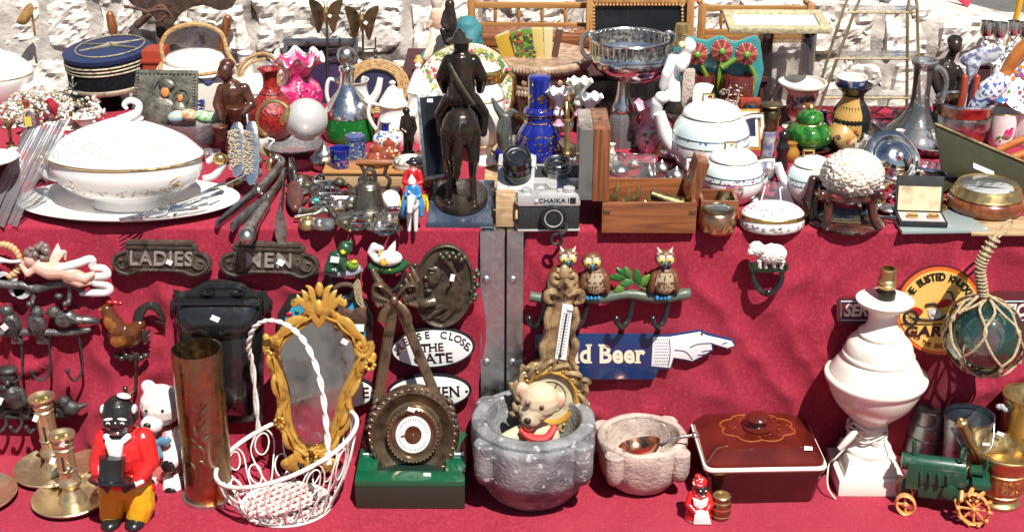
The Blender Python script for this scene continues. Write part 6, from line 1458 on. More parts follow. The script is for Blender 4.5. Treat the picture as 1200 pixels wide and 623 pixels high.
def pitcher(x, yb, r, h, lab, hside=-1, lid=False, spout=True, Y=None):
    t = LT('white_pitcher', lab, 'pitcher', x, yb, r * .7, [(r * .65, 0), (r * .75, 2), (r, h * .3), (r * .92, h * .6), (r * .74, h * .84), (r * .86, h)], 'porcelain', wall=None if lid else (1.2, h * .4), group='white and gold pitchers')
    band(t, h - .8, r * .86); tub(t, 'handle', 'porcelain', [(x + hside * r * .75, t.y - h * .92, 0), (x + hside * r * 1.35, t.y - h * 1.0, 0), (x + hside * r * 1.5, t.y - h * .72, 0), (x + hside * r * 1.1, t.y - h * .42, 0), (x + hside * r * .85, t.y - h * .36, 0)], [2, 2.4, 2.4, 2.2, 2])
    if lid: lay(t, 'lid', 'porcelain', [(r * .85, h), (r * .7, h * 1.12), (r * .3, h * 1.36), (2.4, h * 1.42), (4, h * 1.5), (.1, h * 1.55)])
    if spout: b = t.b(); b.tube([(x - hside * r * .6, t.y - h * .5, 0), (x - hside * r * 1.15, t.y - h * .75, 0), (x - hside * r * 1.35, t.y - h * 1.02, 0)], [r * .3, r * .22, r * .16], 10, 5); b.part('spout', 'porcelain')
    return t
pitcher(416, 164, 22, 66, 'white gold rimmed pitcher with large handle behind the green decanter')
t = pitcher(462, 176, 20, 50, 'white coffee pot with conical lid and gold lip', -1, True); deco(t, 40, 1.2, 20, 26, [(.5, .33, .08), (.3, .2, .05)])
pitcher(492, 170, 17, 60, 'white pot with long curved spout beside the big floral plate', 1, True)
t = LT('cloisonne_vase', 'small white and blue cloisonne vase with blue neck', 'vase', 454, 179, 10, [(9, 0), (10, 2), (17, 10), (15, 18), (6, 24), (5, 30), (7, 34)], 'bluewhite', wall=(1, 26)); deco(t, 60, 1.5, 4, 22, [(.05, .1, .4), (.5, .1, .1), (.6, .5, .1), (.1, .35, .3), (.75, .74, .7)]); lay(t, 'neck', 'cobalt', [(6.6, 24), (5.6, 30), (7.6, 34)], caps=False)
t = T('bronze_figurine', 'small dark bronze woman standing by the white pots', 'figurine', 478, 178, Y=.34); b = t.b(); b.ball((476, 130, 0), 4.5); b.chain([(477, 136, 0), (478, 150, 0), (479, 164, 0), (478, 178, 0)], [4, 6, 6.5, 5]); b.chain([(472, 138, 0), (470, 150, -3), (476, 154, -6)], [2.6, 2.2, 2]); b.chain([(484, 138, 0), (487, 150, -1), (483, 160, -4)], [2.6, 2.2, 2]); b.ball((478, 178, 0), (9, 3, 7)); b.solo('bronze', voxel=.7)
t = T('photo_frame', 'small dark photo frame with silver edge behind the horse bronze', 'picture frame', 503, 212, Y=.20, rot=(-16, 3, 8)); b = t.b(); b.prism([(485, 115), (518, 112), (523, 208), (497, 212)], -1, 4); b.part('frame', 'silver_dull', bevel=1); b = t.b(); b.prism([(489, 119), (516, 116), (520, 204), (500, 207)], -2.2, 1.4); b.part('panel', 'screen'); sticker(t, 501, 122, 7, 4, -3)
# floral plate, wise man
t = T('floral_plate', 'large plate painted with pink roses on green and cream panels', 'plate', 545, 150, Y=.52, rot=(-14, 0, 0))
b = t.b(); rows = [[t.pt(545 + r * math.cos(a), 104 - r * .86 * math.sin(a), d) for a in [2 * math.pi * i / 48 for i in range(48)]] for r, d in ((40, 5), (57, 0), (58, -1), (57, -2), (36, 3))]; b.grid(rows, True, True, True); b.part('plate', 'porcelain_cream')
b = t.b()
for i in range(420):
    a = rnd(0, 6.28); r = rnd(30, 56); rose = abs((a * 6 / 6.283) % 1 - .5) < .18
    b.col = random.choice([(.55, .05, .1), (.6, .3, .3), (.1, .25, .06)] if rose else [(.18, .32, .10), (.35, .42, .12), (.5, .42, .1), (.12, .25, .08), (.6, .55, .3)])
    x, y = 545 + r * math.cos(a), 104 - r * .86 * math.sin(a); d = -2 + (57 - r) * .24 - .6 - .01 * (i % 30); k = rnd(1, 3); ph = rnd(0, 6)
    b.add([t.pt(x + k * math.cos(ph + j * 1.05), y + k * math.sin(ph + j * 1.05), d) for j in range(6)], [list(range(6))])
b.part('painted_roses', 'at_gloss', smooth=False); tub(t, 'gold_rim', 'gold', [(545 + 57.5 * math.cos(a), 104 - 49.5 * math.sin(a), -1) for a in [2 * math.pi * i / 32 for i in range(32)]], 1, closed=True, sm=2)
ZR = ZT + .11
t = T('display_shelf', 'low wooden riser at the back of the table carrying the boxes and frames', 'shelf', 720, 90, Y=.93, z=ZT)
b = t.b(); b.box(478, 884, t.y - 49, t.y - 44, -95, 20); b.part('board', 'dark_red_cloth')
for x in (484, 720, 878): b = t.b(); b.box(x - 4, x + 4, t.y - 44, t.y, -90, 14); b.part('support', 'wood_dark')
t = T('sage_statue', 'painted statue of a long bearded old man in teal robe', 'statue', 523, 82, Y=.80, z=ZR)
b = t.b(); b.col = (.03, .17, .19); b.chain([(548, 34, 4), (548, 60, 4), (540, 86, 0)], [15, 22, 26]); b.chain([(555, 36, 2), (545, 58, -16), (520, 74, -22), (504, 78, -22)], [11, 11, 9, 8]); b.chain([(520, 60, 0), (500, 74, -6)], [16, 14]); b.part('robe', 'at_matt', voxel=1.3)
b = t.b(); b.col = (.55, .36, .26); b.ball((514, 24, -4), (11, 16, 11)); b.limb((505, 24, -10), (502, 29, -12), 3, 2.6); b.part('head', 'at_matt', voxel=.9)
b = t.b(); b.col = (.62, .52, .42)
for k in range(9): b.tube([(508 + k * 1.6, 30 + k * .4, -10), (506 + k * 1.8, 46, -16 - (k % 3)), (502 + k * 1.6 - 2, 60, -22), (497 + k * 1.2, 68 - abs(k - 3), -22)], [3, 3.6, 3, .8], 7)
b.ball((512, 2, 0), (7, 12, 8)); b.limb((511, 14, -4), (521, 14, 0), 6, 6); b.part('beard', 'at_matt', voxel=.9, relax=1)
b = t.b(); b.col = (.5, .3, .1); b.limb((492, 62, -24), (490, 96, -24), 4, 5); b.ball((492, 66, -26), (6, 5, 5)); b.part('staff', 'at_satin')
t = T('bronze_monkey', 'dark bronze monkey figure clinging beside the bearded statue', 'figurine', 527, 58, Y=.70); b = t.b(); b.ball((527, 5, 0), 6); b.chain([(527, 10, 0), (528, 26, 0), (526, 44, 0)], [6, 8, 7]); b.chain([(522, 14, -2), (519, 26, -6), (524, 32, -8)], [3, 3, 2.5]); b.chain([(524, 40, -2), (519, 34, -8), (523, 48, -8)], [4, 3.5, 3]); b.limb((528, 44, 0), (528, 80, 8), 5, 5); b.solo('bronze_dark', voxel=.8, relax=1)
# horse and rider bronze
t = T('marble_slab', 'dark navy marble slab under the horse and rider bronze', 'plinth', 540, 268); b = t.b(); b.flatslab([(-40, 2), (38, 2), (38, 148), (-40, 148)], 0, 7); b.solo('slate_blue', bevel=1)
sl_top = ZT + 7 * t.s
t = T('horse_rider_bronze', 'dark bronze of a hatted rider on a horse seen from behind', 'statue', 540, 246, z=sl_top)
b = t.b(); b.flatslab([(31 * math.cos(2 * math.pi * i / 40), 30 + 52 * math.sin(2 * math.pi * i / 40)) for i in range(40)], 0, 10); b.part('base', 'bronze_dark', bevel=2, wob=.8, wobs=40)
b = t.b(); g = 236
b.ball((540, 148, -4), (22, 24, 20)); b.chain([(540, 152, 6), (540, 154, 40), (540, 148, 66)], [20, 21, 18]); b.chain([(540, 144, 66), (540, 118, 92), (540, 96, 104)], [13, 10, 8]); b.limb((540, 96, 102), (540, 112, 122), 7, 4)
b.chain([(528, 154, -4), (525, 182, -4), (528, 204, 6), (526, g, 2)], [12, 6.5, 4, 3.6]); b.chain([(552, 154, -4), (556, 184, -8), (554, 206, 2), (556, g + 2, -4)], [12, 6.5, 4, 3.6]); b.ball((526, g, -1), (6, 4, 8)); b.ball((556, g + 2, -7), (6, 4, 8))
b.chain([(530, 164, 62), (530, 194, 64), (529, 234, 64)], [9, 5.5, 4]); b.chain([(550, 164, 62), (551, 196, 62), (552, 234, 66)], [9, 5.5, 4]); b.part('horse', 'bronze', voxel=1.2)
tub(t, 'tail', 'bronze', [(540, 138, -24), (539, 150, -28), (538, 170, -26), (537, 190, -22), (536, 206, -18)], [3, 4.5, 5.5, 4.5, 1], seg=10)
b = t.b(); b.chain([(540, 76, 14), (540, 96, 12), (540, 116, 12)], [15, 15, 17]); b.chain([(526, 76, 14), (517, 96, 18), (520, 114, 30)], [8.5, 7.5, 5]); b.chain([(554, 76, 14), (564, 96, 18), (562, 114, 30)], [8.5, 7.5, 5]); b.chain([(526, 122, 16), (515, 142, 30), (516, 166, 30)], [9, 7, 4.5]); b.chain([(554, 122, 16), (566, 142, 30), (566, 166, 30)], [9, 7, 4.5]); b.ball((540, 58, 14), (9, 11, 9)); q = b.part('rider', 'bronze', voxel=1.1)
b = t.b(); b.lathe(540, [(14, 52.5), (15, 51), (8, 48), (6, 42), (2.5, 40), (2.5, 38), (.1, 37)], d=14, seg=24, sm=2); b.part('hat', 'bronze_dark', q)
tub(t, 'strap', 'bronze_green', [(526, 74, -2), (540, 96, -9), (556, 120, -10)], 1.4, q, flat=(1.4, .5))
# gold and white urn
t = LT('gilt_urn', 'white porcelain urn with gold lid and large loop handles', 'vase', 566, 196, 14, [(14, 0), (16, 3), (9, 12), (14, 22), (24, 44), (25, 76), (20, 92), (17, 98)], 'porcelain', Y=None); lay(t, 'lid', 'gold', [(20, 98), (20, 104), (22, 106), (21, 112), (12, 116)]); lay(t, 'lid_top', 'porcelain_cream', [(21, 112), (12, 117), (4, 118), (3, 122), (.1, 124)]); band(t, 78, 25.4); band(t, 24, 16)
for s in (-1, 1): tub(t, 'handle', 'gold', [(566 + s * 20, t.y - 96, -6), (566 + s * 28, t.y - 108, -8), (566 + s * 36, t.y - 102, -8), (566 + s * 35, t.y - 76, -8), (566 + s * 26, t.y - 54, -6)], [2.4, 2.6, 3, 2.6, 2])
# enamel boxes on the board
t = T('wood_board', 'pale yellow wooden stand carrying enamelled boxes', 'stand', 443, 221); b = t.b(); b.box(381, 506, t.y - 17, t.y, 0, 66); b.part('body', 'wood_pale', bevel=1); b = t.b(); b.box(379, 508, t.y - 20, t.y - 17.2, -2, 68); b.part('top', 'wood_gold', bevel=.8); zb = ZT + 20 * t.s
t = LT('enamel_cup', 'dark blue cloisonne cup with flared rim on the wooden stand', 'cup', 399, 200, 10, [(9.5, 0), (10, 2), (12, 20), (12.6, 23)], 'cobalt', z=zb, wall=(1, 3)); deco(t, 30, 1.6, 3, 20, [(.4, .12, .2), (.5, .4, .1), (.2, .1, .35), (.05, .25, .3)])
t = LT('enamel_box', 'tall six sided blue enamel box on the wooden stand', 'box', 417, 190, 11, [(11.5, 0), (11.5, 24), (12.5, 24.5), (12.5, 28), (.1, 30)], 'navy_enamel', z=zb, seg=6, sm=1); deco(t, 40, 1.5, 3, 22, [(.15, .2, .5), (.45, .3, .35), (.1, .3, .35), (.5, .45, .3)], off=-.1)
for x, yb, r, lab in ((442, 198, 13, 'red brown cloisonne jar with flowers on the wooden stand, larger one'), (456, 188, 11, 'red brown cloisonne jar half hidden behind its larger twin')):
    t = LT('cloisonne_jar', lab, 'jar', x, yb, r * .6, [(r * .6, 0), (r * .95, r * .4), (r, r * .9), (r * .6, r * 1.5)], 'cinnabar_gloss', z=zb, group='red cloisonne jars'); lay(t, 'lid', 'cinnabar_gloss', [(r * .66, r * 1.5), (r * .6, r * 1.8), (r * .2, r * 2), (r * .16, r * 2.2), (.1, r * 2.3)]); deco(t, 22, 1.6, 3, r * 1.2, [(.4, .55, .65), (.7, .68, .6), (.5, .3, .1)])
t = LT('enamel_trinket_box', 'oval painted enamel trinket box with gold edge on the wooden stand', 'trinket box', 481, 203, 18, [(17, 0), (19, 4), (19, 9), (18, 13), (8, 17), (.1, 18)], 'porcelain_cream', z=zb, sy=.7); deco(t, 60, 1.6, 9, 17, [(.1, .3, .4), (.2, .35, .15), (.5, .3, .1), (.3, .4, .5)], 180, 360); band(t, 8, 19.2)
# tureen and platter
t = LT('oval_platter', 'white oval serving platter with gold pattern at the table edge', 'platter', 152, 252, 40, [(70, 0), (84, 2), (118, 8), (127, 11), (126, 12), (84, 5), (.1, 4)], 'porcelain', sy=.56, seg=72); pl = t
b = t.b()
for s in (0, 1):
    b = t.b()
    for k in range(40):
        a = R(190 + rnd(-9, 9)) if s else R(350 + rnd(-9, 9)); r = 106 + rnd(-8, 8); o = Vector((r * math.cos(a) * t.s, r * .56 * math.sin(a) * t.s, (8.0 + .02 * k) * t.s)); b.col = (.3, .24, .14); b.add([o + Vector((math.cos(j * 1.26) * t.s * 1.2, math.sin(j * 1.26) * t.s * 1.2, 1.0 * t.s * (r - 106) * .13)) for j in range(5)], [list(range(5))])
    b.part('painted_pattern', 'at_gloss', smooth=False)
t = LT('soup_tureen', 'large white oval soup tureen with gold trim and scrolled lid knob', 'tureen', 153, 252, 30, [(44, 0), (45, 2), (38, 7), (40, 10), (62, 17), (80, 29), (88, 43), (87, 52), (88, 56)], 'porcelain', Y=pl.p.y, z=ZT + 5 * pl.s, sy=.62, seg=72)
lay(t, 'lid', 'porcelain', [(88, 57), (90, 59.5), (88, 62), (72, 76), (48, 88), (26, 96), (10, 101), (.1, 102)], seg=72); band(t, 58, 90, w=1, seg=72); band(t, 10, 39, seg=72)
for s in (-1, 1): tub(t, 'gold_scroll', 'gold', [(153 + s * 66, t.y - 46, -38), (153 + s * 56, t.y - 40, -43), (153 + s * 58, t.y - 32, -37), (153 + s * 66, t.y - 34, -33), (153 + s * 63, t.y - 39, -39)], .8)
tp = t.prof; t.prof = catmull([(r, t.y - h) for r, h in [(88, 62), (72, 76), (48, 88), (26, 96)]], 3); deco(t, 130, 1.5, 64, 86, [(.46, .44, .36), (.5, .43, .4), (.42, .45, .36), (.5, .46, .36)], 205, 335); t.prof = tp
deco(t, 70, 1.5, 24, 33, [(.6, .42, .18), (.5, .34, .12)], 210, 330, 'gold_scroll')
b = t.b(); b.tube([(140, 140, 0), (150, 136, -4), (162, 130, -4), (163, 121, -3), (153, 117, -2), (146, 122, -2), (150, 127, -3)], [5, 5, 4.5, 4, 3.6, 3, 2], 10, 6); b.tube([(150, 138, 4), (158, 140, 0), (166, 136, 0)], 4, 8, 5); b.part('knob', 'porcelain')
for s in (-1, 1):
    hx = 153 + s * 86
    q = tub(t, 'handle', 'porcelain', [(hx, t.y - 30, 0), (hx + s * 12, t.y - 34, 0), (hx + s * 22, t.y - 46, 0), (hx + s * 18, t.y - 56, 0), (hx + s * 4, t.y - 50, 0)], [4, 4, 4.4, 4.6, 3.6], seg=10); b = t.b(); b.ball((hx + s * 19, t.y - 54, -2), (9, 7, 7)); b.part('gold_tip', 'gold', q)
for i, (x0, y0, x1, y1, lab) in enumerate(((262, 216, 186, 247, 'silver fork lying on the platter beside the tureen foot'), (256, 222, 172, 251, 'silver fork lying on the platter, second from the tureen'), (250, 232, 160, 254, 'silver fork on the platter with its tines toward the left'), (244, 240, 150, 256, 'silver fork lying along the front rim of the platter'), (258, 228, 196, 250, 'silver spoon on the platter among the forks'), (232, 244, 140, 258, 'front silver fork on the platter, nearest the cloth'))):
    spoon = 'spoon' in lab
    t = T('spoon' if spoon else 'fork', lab, 'spoon' if spoon else 'fork', (x0 + x1) / 2, (y0 + y1) / 2, z=ZT + (12 + i * .7) * pl.s, group='silver cutlery on the platter'); b = t.b(); L = lambda u: (x0 + (x1 - x0) * u, y0 + (y1 - y0) * u)
    ztube(b, t, [(*L(0), 3), (*L(.15), 3), (*L(.4), 1), (*L(.7), 2)], [3.6, 3, 1.6, 2], flat=(1, .35))
    if spoon: ztube(b, t, [(*L(.68), 2), (*L(.8), 1), (*L(.93), 1), (*L(1), 2)], [1.6, 6, 6, 1.5], flat=(1, .3))
    else:
        for k in (-1.5, -.5, .5, 1.5): ztube(b, t, [(L(.68)[0], L(.68)[1], 2), (L(.76)[0] + k * .8, L(.76)[1] + k * 1.3, 2), (L(1)[0] + k * .8, L(1)[1] + k * 1.3, 3)], [1.4, 1.3, .7], flat=(1, .6))
    b.solo('silver')
# brushes
for i, (px, lab) in enumerate((((262, 152, 276, 150, 284, 196, 270, 206), 'silver backed clothes brush with cream bristles, left of two'), ((280, 150, 294, 152, 300, 208, 286, 212), 'silver backed clothes brush with cream bristles, right of two'))):
    cx_, cy_ = sum(px[0::2]) / 4, sum(px[1::2]) / 4
    t = T('clothes_brush', lab, 'brush', cx_, 216, Y=.13, rot=(-28, 0, 0), group='silver clothes brushes'); b = t.b(); b.prism([(px[k] + 2, px[k + 1]) for k in (0, 2, 4, 6)], -1, 5, 3); b.part('back', 'silver', bevel=1)
    b = t.b(); b.col = (.62, .54, .42)
    for k in range(240):
        u, v = rnd(.08, .9), rnd(.08, .92); x = (px[0] * (1 - u) + px[2] * u) * (1 - v) + (px[6] * (1 - u) + px[4] * u) * v; y = (px[1] * (1 - u) + px[3] * u) * (1 - v) + (px[7] * (1 - u) + px[5] * u) * v; b.tube([(x, y, -1), (x - 2, y + .5, -8)], .5, 4, 1)
    b.part('bristles', 'at_matt')
# daggers and knives at the edge
def dagger(lab, pts, rs, mat, guard=None, group='old daggers and knives', hm='silver_dull', nb=2, pf=None):
    x, y = pts[0][:2]; t = T('dagger', lab, 'dagger', x, y, z=ZT + .006, group=group); b = t.b(); rs = [r * 1.3 for r in rs]; ztube(b, t, pts[:nb + 1], rs[:nb + 1], 10, (1, .5)); b.part('sheath', mat); b = t.b(); ztube(b, t, pts[nb:], rs[nb:], 10, pf); b.part('hilt', hm)
    if guard: b = t.b(); g = pts[nb]; ztube(b, t, [(g[0] - guard, g[1] - 3, g[2]), (g[0], g[1], g[2] + 1), (g[0] + guard, g[1] + 3, g[2])], [1.5, 3, 1.5]); b.part('guard', hm)
    return t
dagger('curved dagger in a long grey sheath with coppery tip, leftmost at the edge', [(254, 263, 3), (276, 246, 4), (302, 224, 6), (320, 204, 9), (330, 190, 13), (324, 186, 16)], [4, 6, 6, 4.5, 4, 5], 'pewter', 5)
dagger('broad dark blade lying between the two long silver hilts', [(272, 266, 2), (292, 250, 3), (314, 232, 4), (326, 216, 6), (334, 200, 8)], [5, 7, 5, 3, 3.4], 'iron_grey')
dagger('knife with a fluted silver hilt overhanging the table edge', [(333, 200, 8), (324, 220, 6), (312, 240, 5), (298, 260, 4), (289, 277, 3)], [2, 2.6, 4, 5.5, 7], 'silver_dull')
dagger('knife with flared leaf shaped silver pommel at the edge', [(334, 198, 9), (332, 222, 6), (330, 240, 5), (329, 258, 4), (329, 268, 3)], [2, 2.6, 4, 8, 17], 'silver_dull', nb=2, pf=(1, .3))
dagger('knife with thick dark red turned handle and brass butt', [(342, 192, 12), (344, 208, 11), (345, 220, 10), (346, 236, 9), (346, 244, 9)], [7, 8, 6, 7, 4], 'black_gloss', 10, hm='handle_red')
b = t.b()
# flat iron, bell, discs
t = T('flat_iron', 'old cast iron box iron with turned wooden handle', 'iron', 434, 236); b = t.b(); m = b.n(); b.flatslab([(-34, 14), (-16, 3), (32, 0), (34, 30), (-16, 26)], 0, 9); b.part('body', 'castiron_warm', bevel=1.5)
b = t.b(); b.tube([(452, t.y - 8, 14), (456, t.y - 20, 14), (450, t.y - 28, 14), (454, t.y - 40, 14)], 2.4, 7, 4); b.part('bracket', 'castiron_warm'); b = t.b(); b.tube([(424, t.y - 8, 14), (420, t.y - 20, 14), (426, t.y - 28, 14), (420, t.y - 40, 14)], 2.4, 7, 4); b.part('bracket', 'castiron_warm'); tub(t, 'handle', 'wood_red', [(416, t.y - 41, 14), (437, t.y - 41, 14), (459, t.y - 41, 14)], [3.6, 4.6, 3.6], seg=12)
t = LT('brass_bell', 'tarnished bronze hand bell with moulded crown', 'bell', 433, 258, 24, [(24, 0), (25, 1), (23, 5), (17, 16), (15, 28), (12, 35), (5, 38), (5, 41)], 'bell_bronze', wall=None); tub(t, 'crown', 'bell_bronze', [(427, t.y - 38, 0), (429, t.y - 48, 0), (433, t.y - 51, 0), (438, t.y - 48, 0), (440, t.y - 38, 0)], 2.6); band(t, 7, 21.6, 'bell_bronze', 'moulding', 1.2); band(t, 31, 14.2, 'bell_bronze', 'moulding', 1)
t = T('shell_disc', 'round white mother of pearl disc standing behind the bell', 'shell', 457, 248, Y=.10, rot=(-30, 0, 0)); b = t.b(); b.ball((457, 235, 0), (11.5, 12, 3), seg=28); b.solo('porcelain')
t = LT('brass_push_bell', 'small round brass dome bell at the table edge', 'bell', 361, 270, 10, [(11, 0), (11.5, 3), (9, 9), (3, 12), (2, 14), (.1, 15)], 'brass', solo=True)
t = LT('stone_ball', 'dark grey round stone knob at the table edge', 'stone', 384, 273, 8, [(6, 0), (9, 4), (9, 9), (5, 13), (.1, 14)], 'slate', solo=True)
t = T('turquoise_brooch', 'flared brown metal brooch with a turquoise stone', 'brooch', 374, 258); b = t.b(); lying(t, [(352, 252), (364, 246), (368, 238), (362, 230), (372, 224), (382, 230), (378, 240), (392, 246), (386, 254)], 3, 4, b); b.part('mount', 'brass_old', bevel=1); b = t.b(); b.col = (.05, .4, .34); b.ball((371, 234, -2), (4, 3, 3)); b.part('stone', 'at_gloss')
JM = ['silver_dull', 'brass_old', 'iron_grey', 'pewter', 'bronze_green', 'silver_dull']
def trinket(x, y, k, lab, grp, mats=JM, z=None):
    t = T(('brooch', 'key', 'medal', 'buckle', 'pendant', 'spoon')[k % 6], lab, 'trinket', x, y, z=(z if z is not None else ZT + rnd(.004, .012)), group=grp); b = t.b(); m = mats[k % len(mats)]; a = rnd(0, 6.28); c, s = math.cos(a), math.sin(a) * .5
    if k % 6 == 0: lying(t, [(x + rnd(7, 10) * math.cos(q), y + rnd(3, 5) * math.sin(q)) for q in [i * .7 for i in range(9)]], 0, 3, b); b.ball((x, t.y - 3, 0), (4, 3, 4), seg=10)
    elif k % 6 == 1: ztube(b, t, [(x - 12 * c, y - 12 * s, 2), (x + 8 * c, y + 8 * s, 2)], 1.5); ztube(b, t, [(x + 8 * c + 4 * math.cos(q), y + 8 * s + 2 * math.sin(q), 2) for q in [i * .7 for i in range(10)]], 1.2); ztube(b, t, [(x - 11 * c, y - 11 * s, 2), (x - 11 * c - 5 * s, y - 11 * s + 3 * c, 2)], 1.6)
    elif k % 6 == 2: b.lathe(x, [(7, t.y), (8, t.y - 1.5), (6, t.y - 3), (3, t.y - 3.4), (.1, t.y - 3)], seg=18); ztube(b, t, [(x + 8, y - 1, 1), (x + 14, y - 4, 2)], [3, 2.4], flat=(1, .4))
    elif k % 6 == 3: ztube(b, t, [(x + 9 * math.cos(q), y + 4.5 * math.sin(q), 2) for q in [i * .52 for i in range(13)]], 1.8); ztube(b, t, [(x - 8, y, 3), (x + 8, y, 3)], 1.2)
    elif k % 6 == 4: b.ball((x, t.y - 3, 0), (5, 4, 5), seg=12); ztube(b, t, [(x + 4 + i * 3, y + 2 * math.sin(i * 1.6 + k), 2) for i in range(7)], 1.1)
    else: ztube(b, t, [(x - 14 * c, y - 14 * s, 2), (x, y, 2), (x + 6 * c, y + 6 * s, 2), (x + 12 * c, y + 12 * s, 2), (x + 15 * c, y + 15 * s, 3)], [2.4, 1.2, 2, 5.5, 1.5], flat=(1, .4))
    b.solo(m, wob=.4, wobs=200).scale = (1.45,) * 3
for i, (x, y) in enumerate(((352, 216), (366, 208), (372, 220), (386, 226), (398, 218), (408, 232), (398, 242), (392, 252), (404, 256), (418, 262), (432, 264), (446, 262), (456, 258), (466, 262), (472, 254), (380, 212), (410, 246), (364, 252), (444, 266), (398, 264), (352, 226), (378, 236), (360, 222), (384, 242), (412, 238), (424, 258), (438, 268), (452, 268), (404, 266), (388, 228), (374, 264), (394, 236), (416, 252), (462, 250), (350, 236), (366, 244))): trinket(x, y, i, 'tarnished metal trinket in the heap around the bronze bell', 'tarnished trinkets round the bell')
# toy soldiers
def soldier(b, x, y, h, c, d=0):
    b.col = c; b.chain([(x, y - h * .45, d), (x, y - h * .72, d)], [h * .15, h * .17]); b.chain([(x - h * .17, y - h * .74, d), (x - h * .24, y - h * .5, d - 4), (x - h * .06, y - h * .46, d - 9)], [h * .07, h * .06, h * .05]); b.chain([(x + h * .17, y - h * .74, d), (x + h * .24, y - h * .5, d - 4), (x + h * .06, y - h * .46, d - 9)], [h * .07, h * .06, h * .05])
    b.col = (.6, .36, .28); b.ball((x, y - h * .88, d), h * .09, seg=10)
t = T('toy_soldier', 'toy cavalry soldier in blue coat on a white horse', 'toy soldier', 484, 268, rot=(0, 0, 0)); b = t.b(); b.col = (.7, .69, .66); b.chain([(484, 236, -10), (484, 238, 14)], [8, 9]); b.chain([(484, 232, -12), (483, 226, -20), (482, 238, -26)], [6, 5, 3.4])
for x, d in ((480, -10), (488, -10), (480, 14), (488, 14)): b.limb((x, 242, d), (x, 266, d), 3.4, 2.4)
q = b.part('horse', 'at_gloss', voxel=.8); b = t.b(); soldier(b, 484, 246, 36, (.03, .2, .45), 0); b.col = (.03, .2, .45); b.chain([(478, 230, 0), (474, 240, -3), (474, 250, -5)], [4.5, 4, 3]); b.chain([(490, 230, 0), (494, 240, -3), (494, 250, -5)], [4.5, 4, 3]); q = b.part('rider', 'at_gloss', voxel=.7, relax=1); b = t.b(); b.col = (.6, .6, .58); b.lathe(484, [(5, 214.5), (5, 211), (3, 208), (.5, 204)], seg=14); b.part('helmet', 'at_gloss', q); b = t.b(); b.col = (.8, .8, .78); b.tube([(479, 221, -7), (484, 226, -8), (489, 229, -7)], 1, 6, 3); b.part('sash', 'at_gloss', q)
t = T('toy_soldier', 'toy coachman in red coat and black hat', 'toy soldier', 484, 234, Y=.16); b = t.b(); soldier(b, 484, 234, 44, (.5, .015, .02)); b.col = (.5, .015, .02); b.chain([(478, 214, 0), (476, 222, -10), (476, 232, -10)], [5, 4.4, 3]); b.chain([(490, 214, 0), (492, 222, -10), (492, 232, -10)], [5, 4.4, 3]); q = b.part('coachman', 'at_gloss', voxel=.7, relax=1); b = t.b(); b.col = (.015, .015, .018); b.ball((484, 190, 0), (9, 3, 6)); b.ball((484, 188, 0), (5, 4, 5)); b.part('hat', 'at_gloss', q)
t = T('toy_carriage', 'yellow wheeled toy carriage behind the mounted toy soldier', 'toy carriage', 486, 252, Y=.12); b = t.b(); b.col = (.55, .36, .02); b.box(472, 500, 232, 246, -8, 14); b.part('body', 'at_gloss', bevel=1)
for x, d in ((470, -10), (502, -10), (472, 14), (500, 14)): b = t.b(); b.col = (.55, .4, .03); b.tube([(x, 243 + 10 * math.sin(a), d + 10 * math.cos(a)) for a in [2 * math.pi * i / 16 for i in range(16)]], 1.3, 6, 2, True); [b.tube([(x, 243, d), (x, 243 + 10 * math.sin(a), d + 10 * math.cos(a))], .8, 5, 1) for a in [i * .785 for i in range(8)]]; b.part('wheel', 'at_gloss')
# wall pieces upper left
t = T('dry_leaf', 'curled dry brown leaf hanging on the wall', 'leaf', 32, 40, Y=.98); b = t.b(); b.prism([(22, 24), (26, 16), (34, 4), (40, 2), (42, 12), (36, 24), (30, 27)], -10, 1, 3, bulge=4); b.tube([(38, 4, -8), (40, 24, -4), (41, 42, 0)], 1.4, 6, 4); b.solo('leaf_dry')
for x0, y0, x1, y1, lab in ((129, 18, 138, 62, 'turned red wooden tool handle behind the naval cap'), (267, 22, 255, 72, 'turned red wooden tool handle behind the cane handled jar')):
    t = T('wooden_tool', lab, 'tool handle', x1, y1 + 26, Y=.95, group='wooden tool handles'); b = t.b(); b.tube([(x0, y0, 0), (x0 + (x1 - x0) * .3, y0 + (y1 - y0) * .3, 0), (x0 + (x1 - x0) * .6, y0 + (y1 - y0) * .6, 0), (x1, y1, 0)], [5, 6, 4, 5], 12, 5, roundc=True); b.part('grip', 'wood_red_y'); b = t.b(); b.lathe(t.x, [(16, t.y - 2), (16, t.y - 18), (12, t.y - 22)], seg=20); b.part('base', 'wood_red_y')
t = T('leather_strap', 'dark leather holster hanging over the wall top', 'holster', 215, 30, Y=.97); b = t.b(); b.prism([(156, -14), (270, -14), (274, 6), (258, 10), (240, 4), (216, 12), (206, 26), (196, 44), (186, 40), (184, 20), (172, 8), (158, 4)], -12, 8, 2); b.solo('leather', bevel=2, wob=1, wobs=30)
t = T('rusty_pistol_parts', 'rusty iron rod tool hanging on the wall', 'rusty tool', 170, 30, Y=.93)
b = t.b(); b.tube([(164, 26, -10), (178, 14, -12)], [5, 4], 10, 1, roundc=True); b.tube([(176, 24, -10), (190, 22, -12), (199, 12, -12), (192, 4, -12), (176, 10, -12), (164, 8, -10), (148, 6, -8)], 1.8, 7, 5); b.tube([(170, 12, -14), (196, 8, -14), (204, 18, -12)], 2, 7, 5); b.solo('rust')
t = T('red_toolbox', 'dark red metal box behind the naval cap', 'box', 188, 86, Y=.80, z=ZT); b = t.b(); b.box(176, 202, 56, t.y, -16, 16); b.box(174, 204, 66, 70, -18, 18); b.solo('lino_red', bevel=1)
# ------------------------------------------------------------------ upper table, right half
BK = (.012, .012, .013)
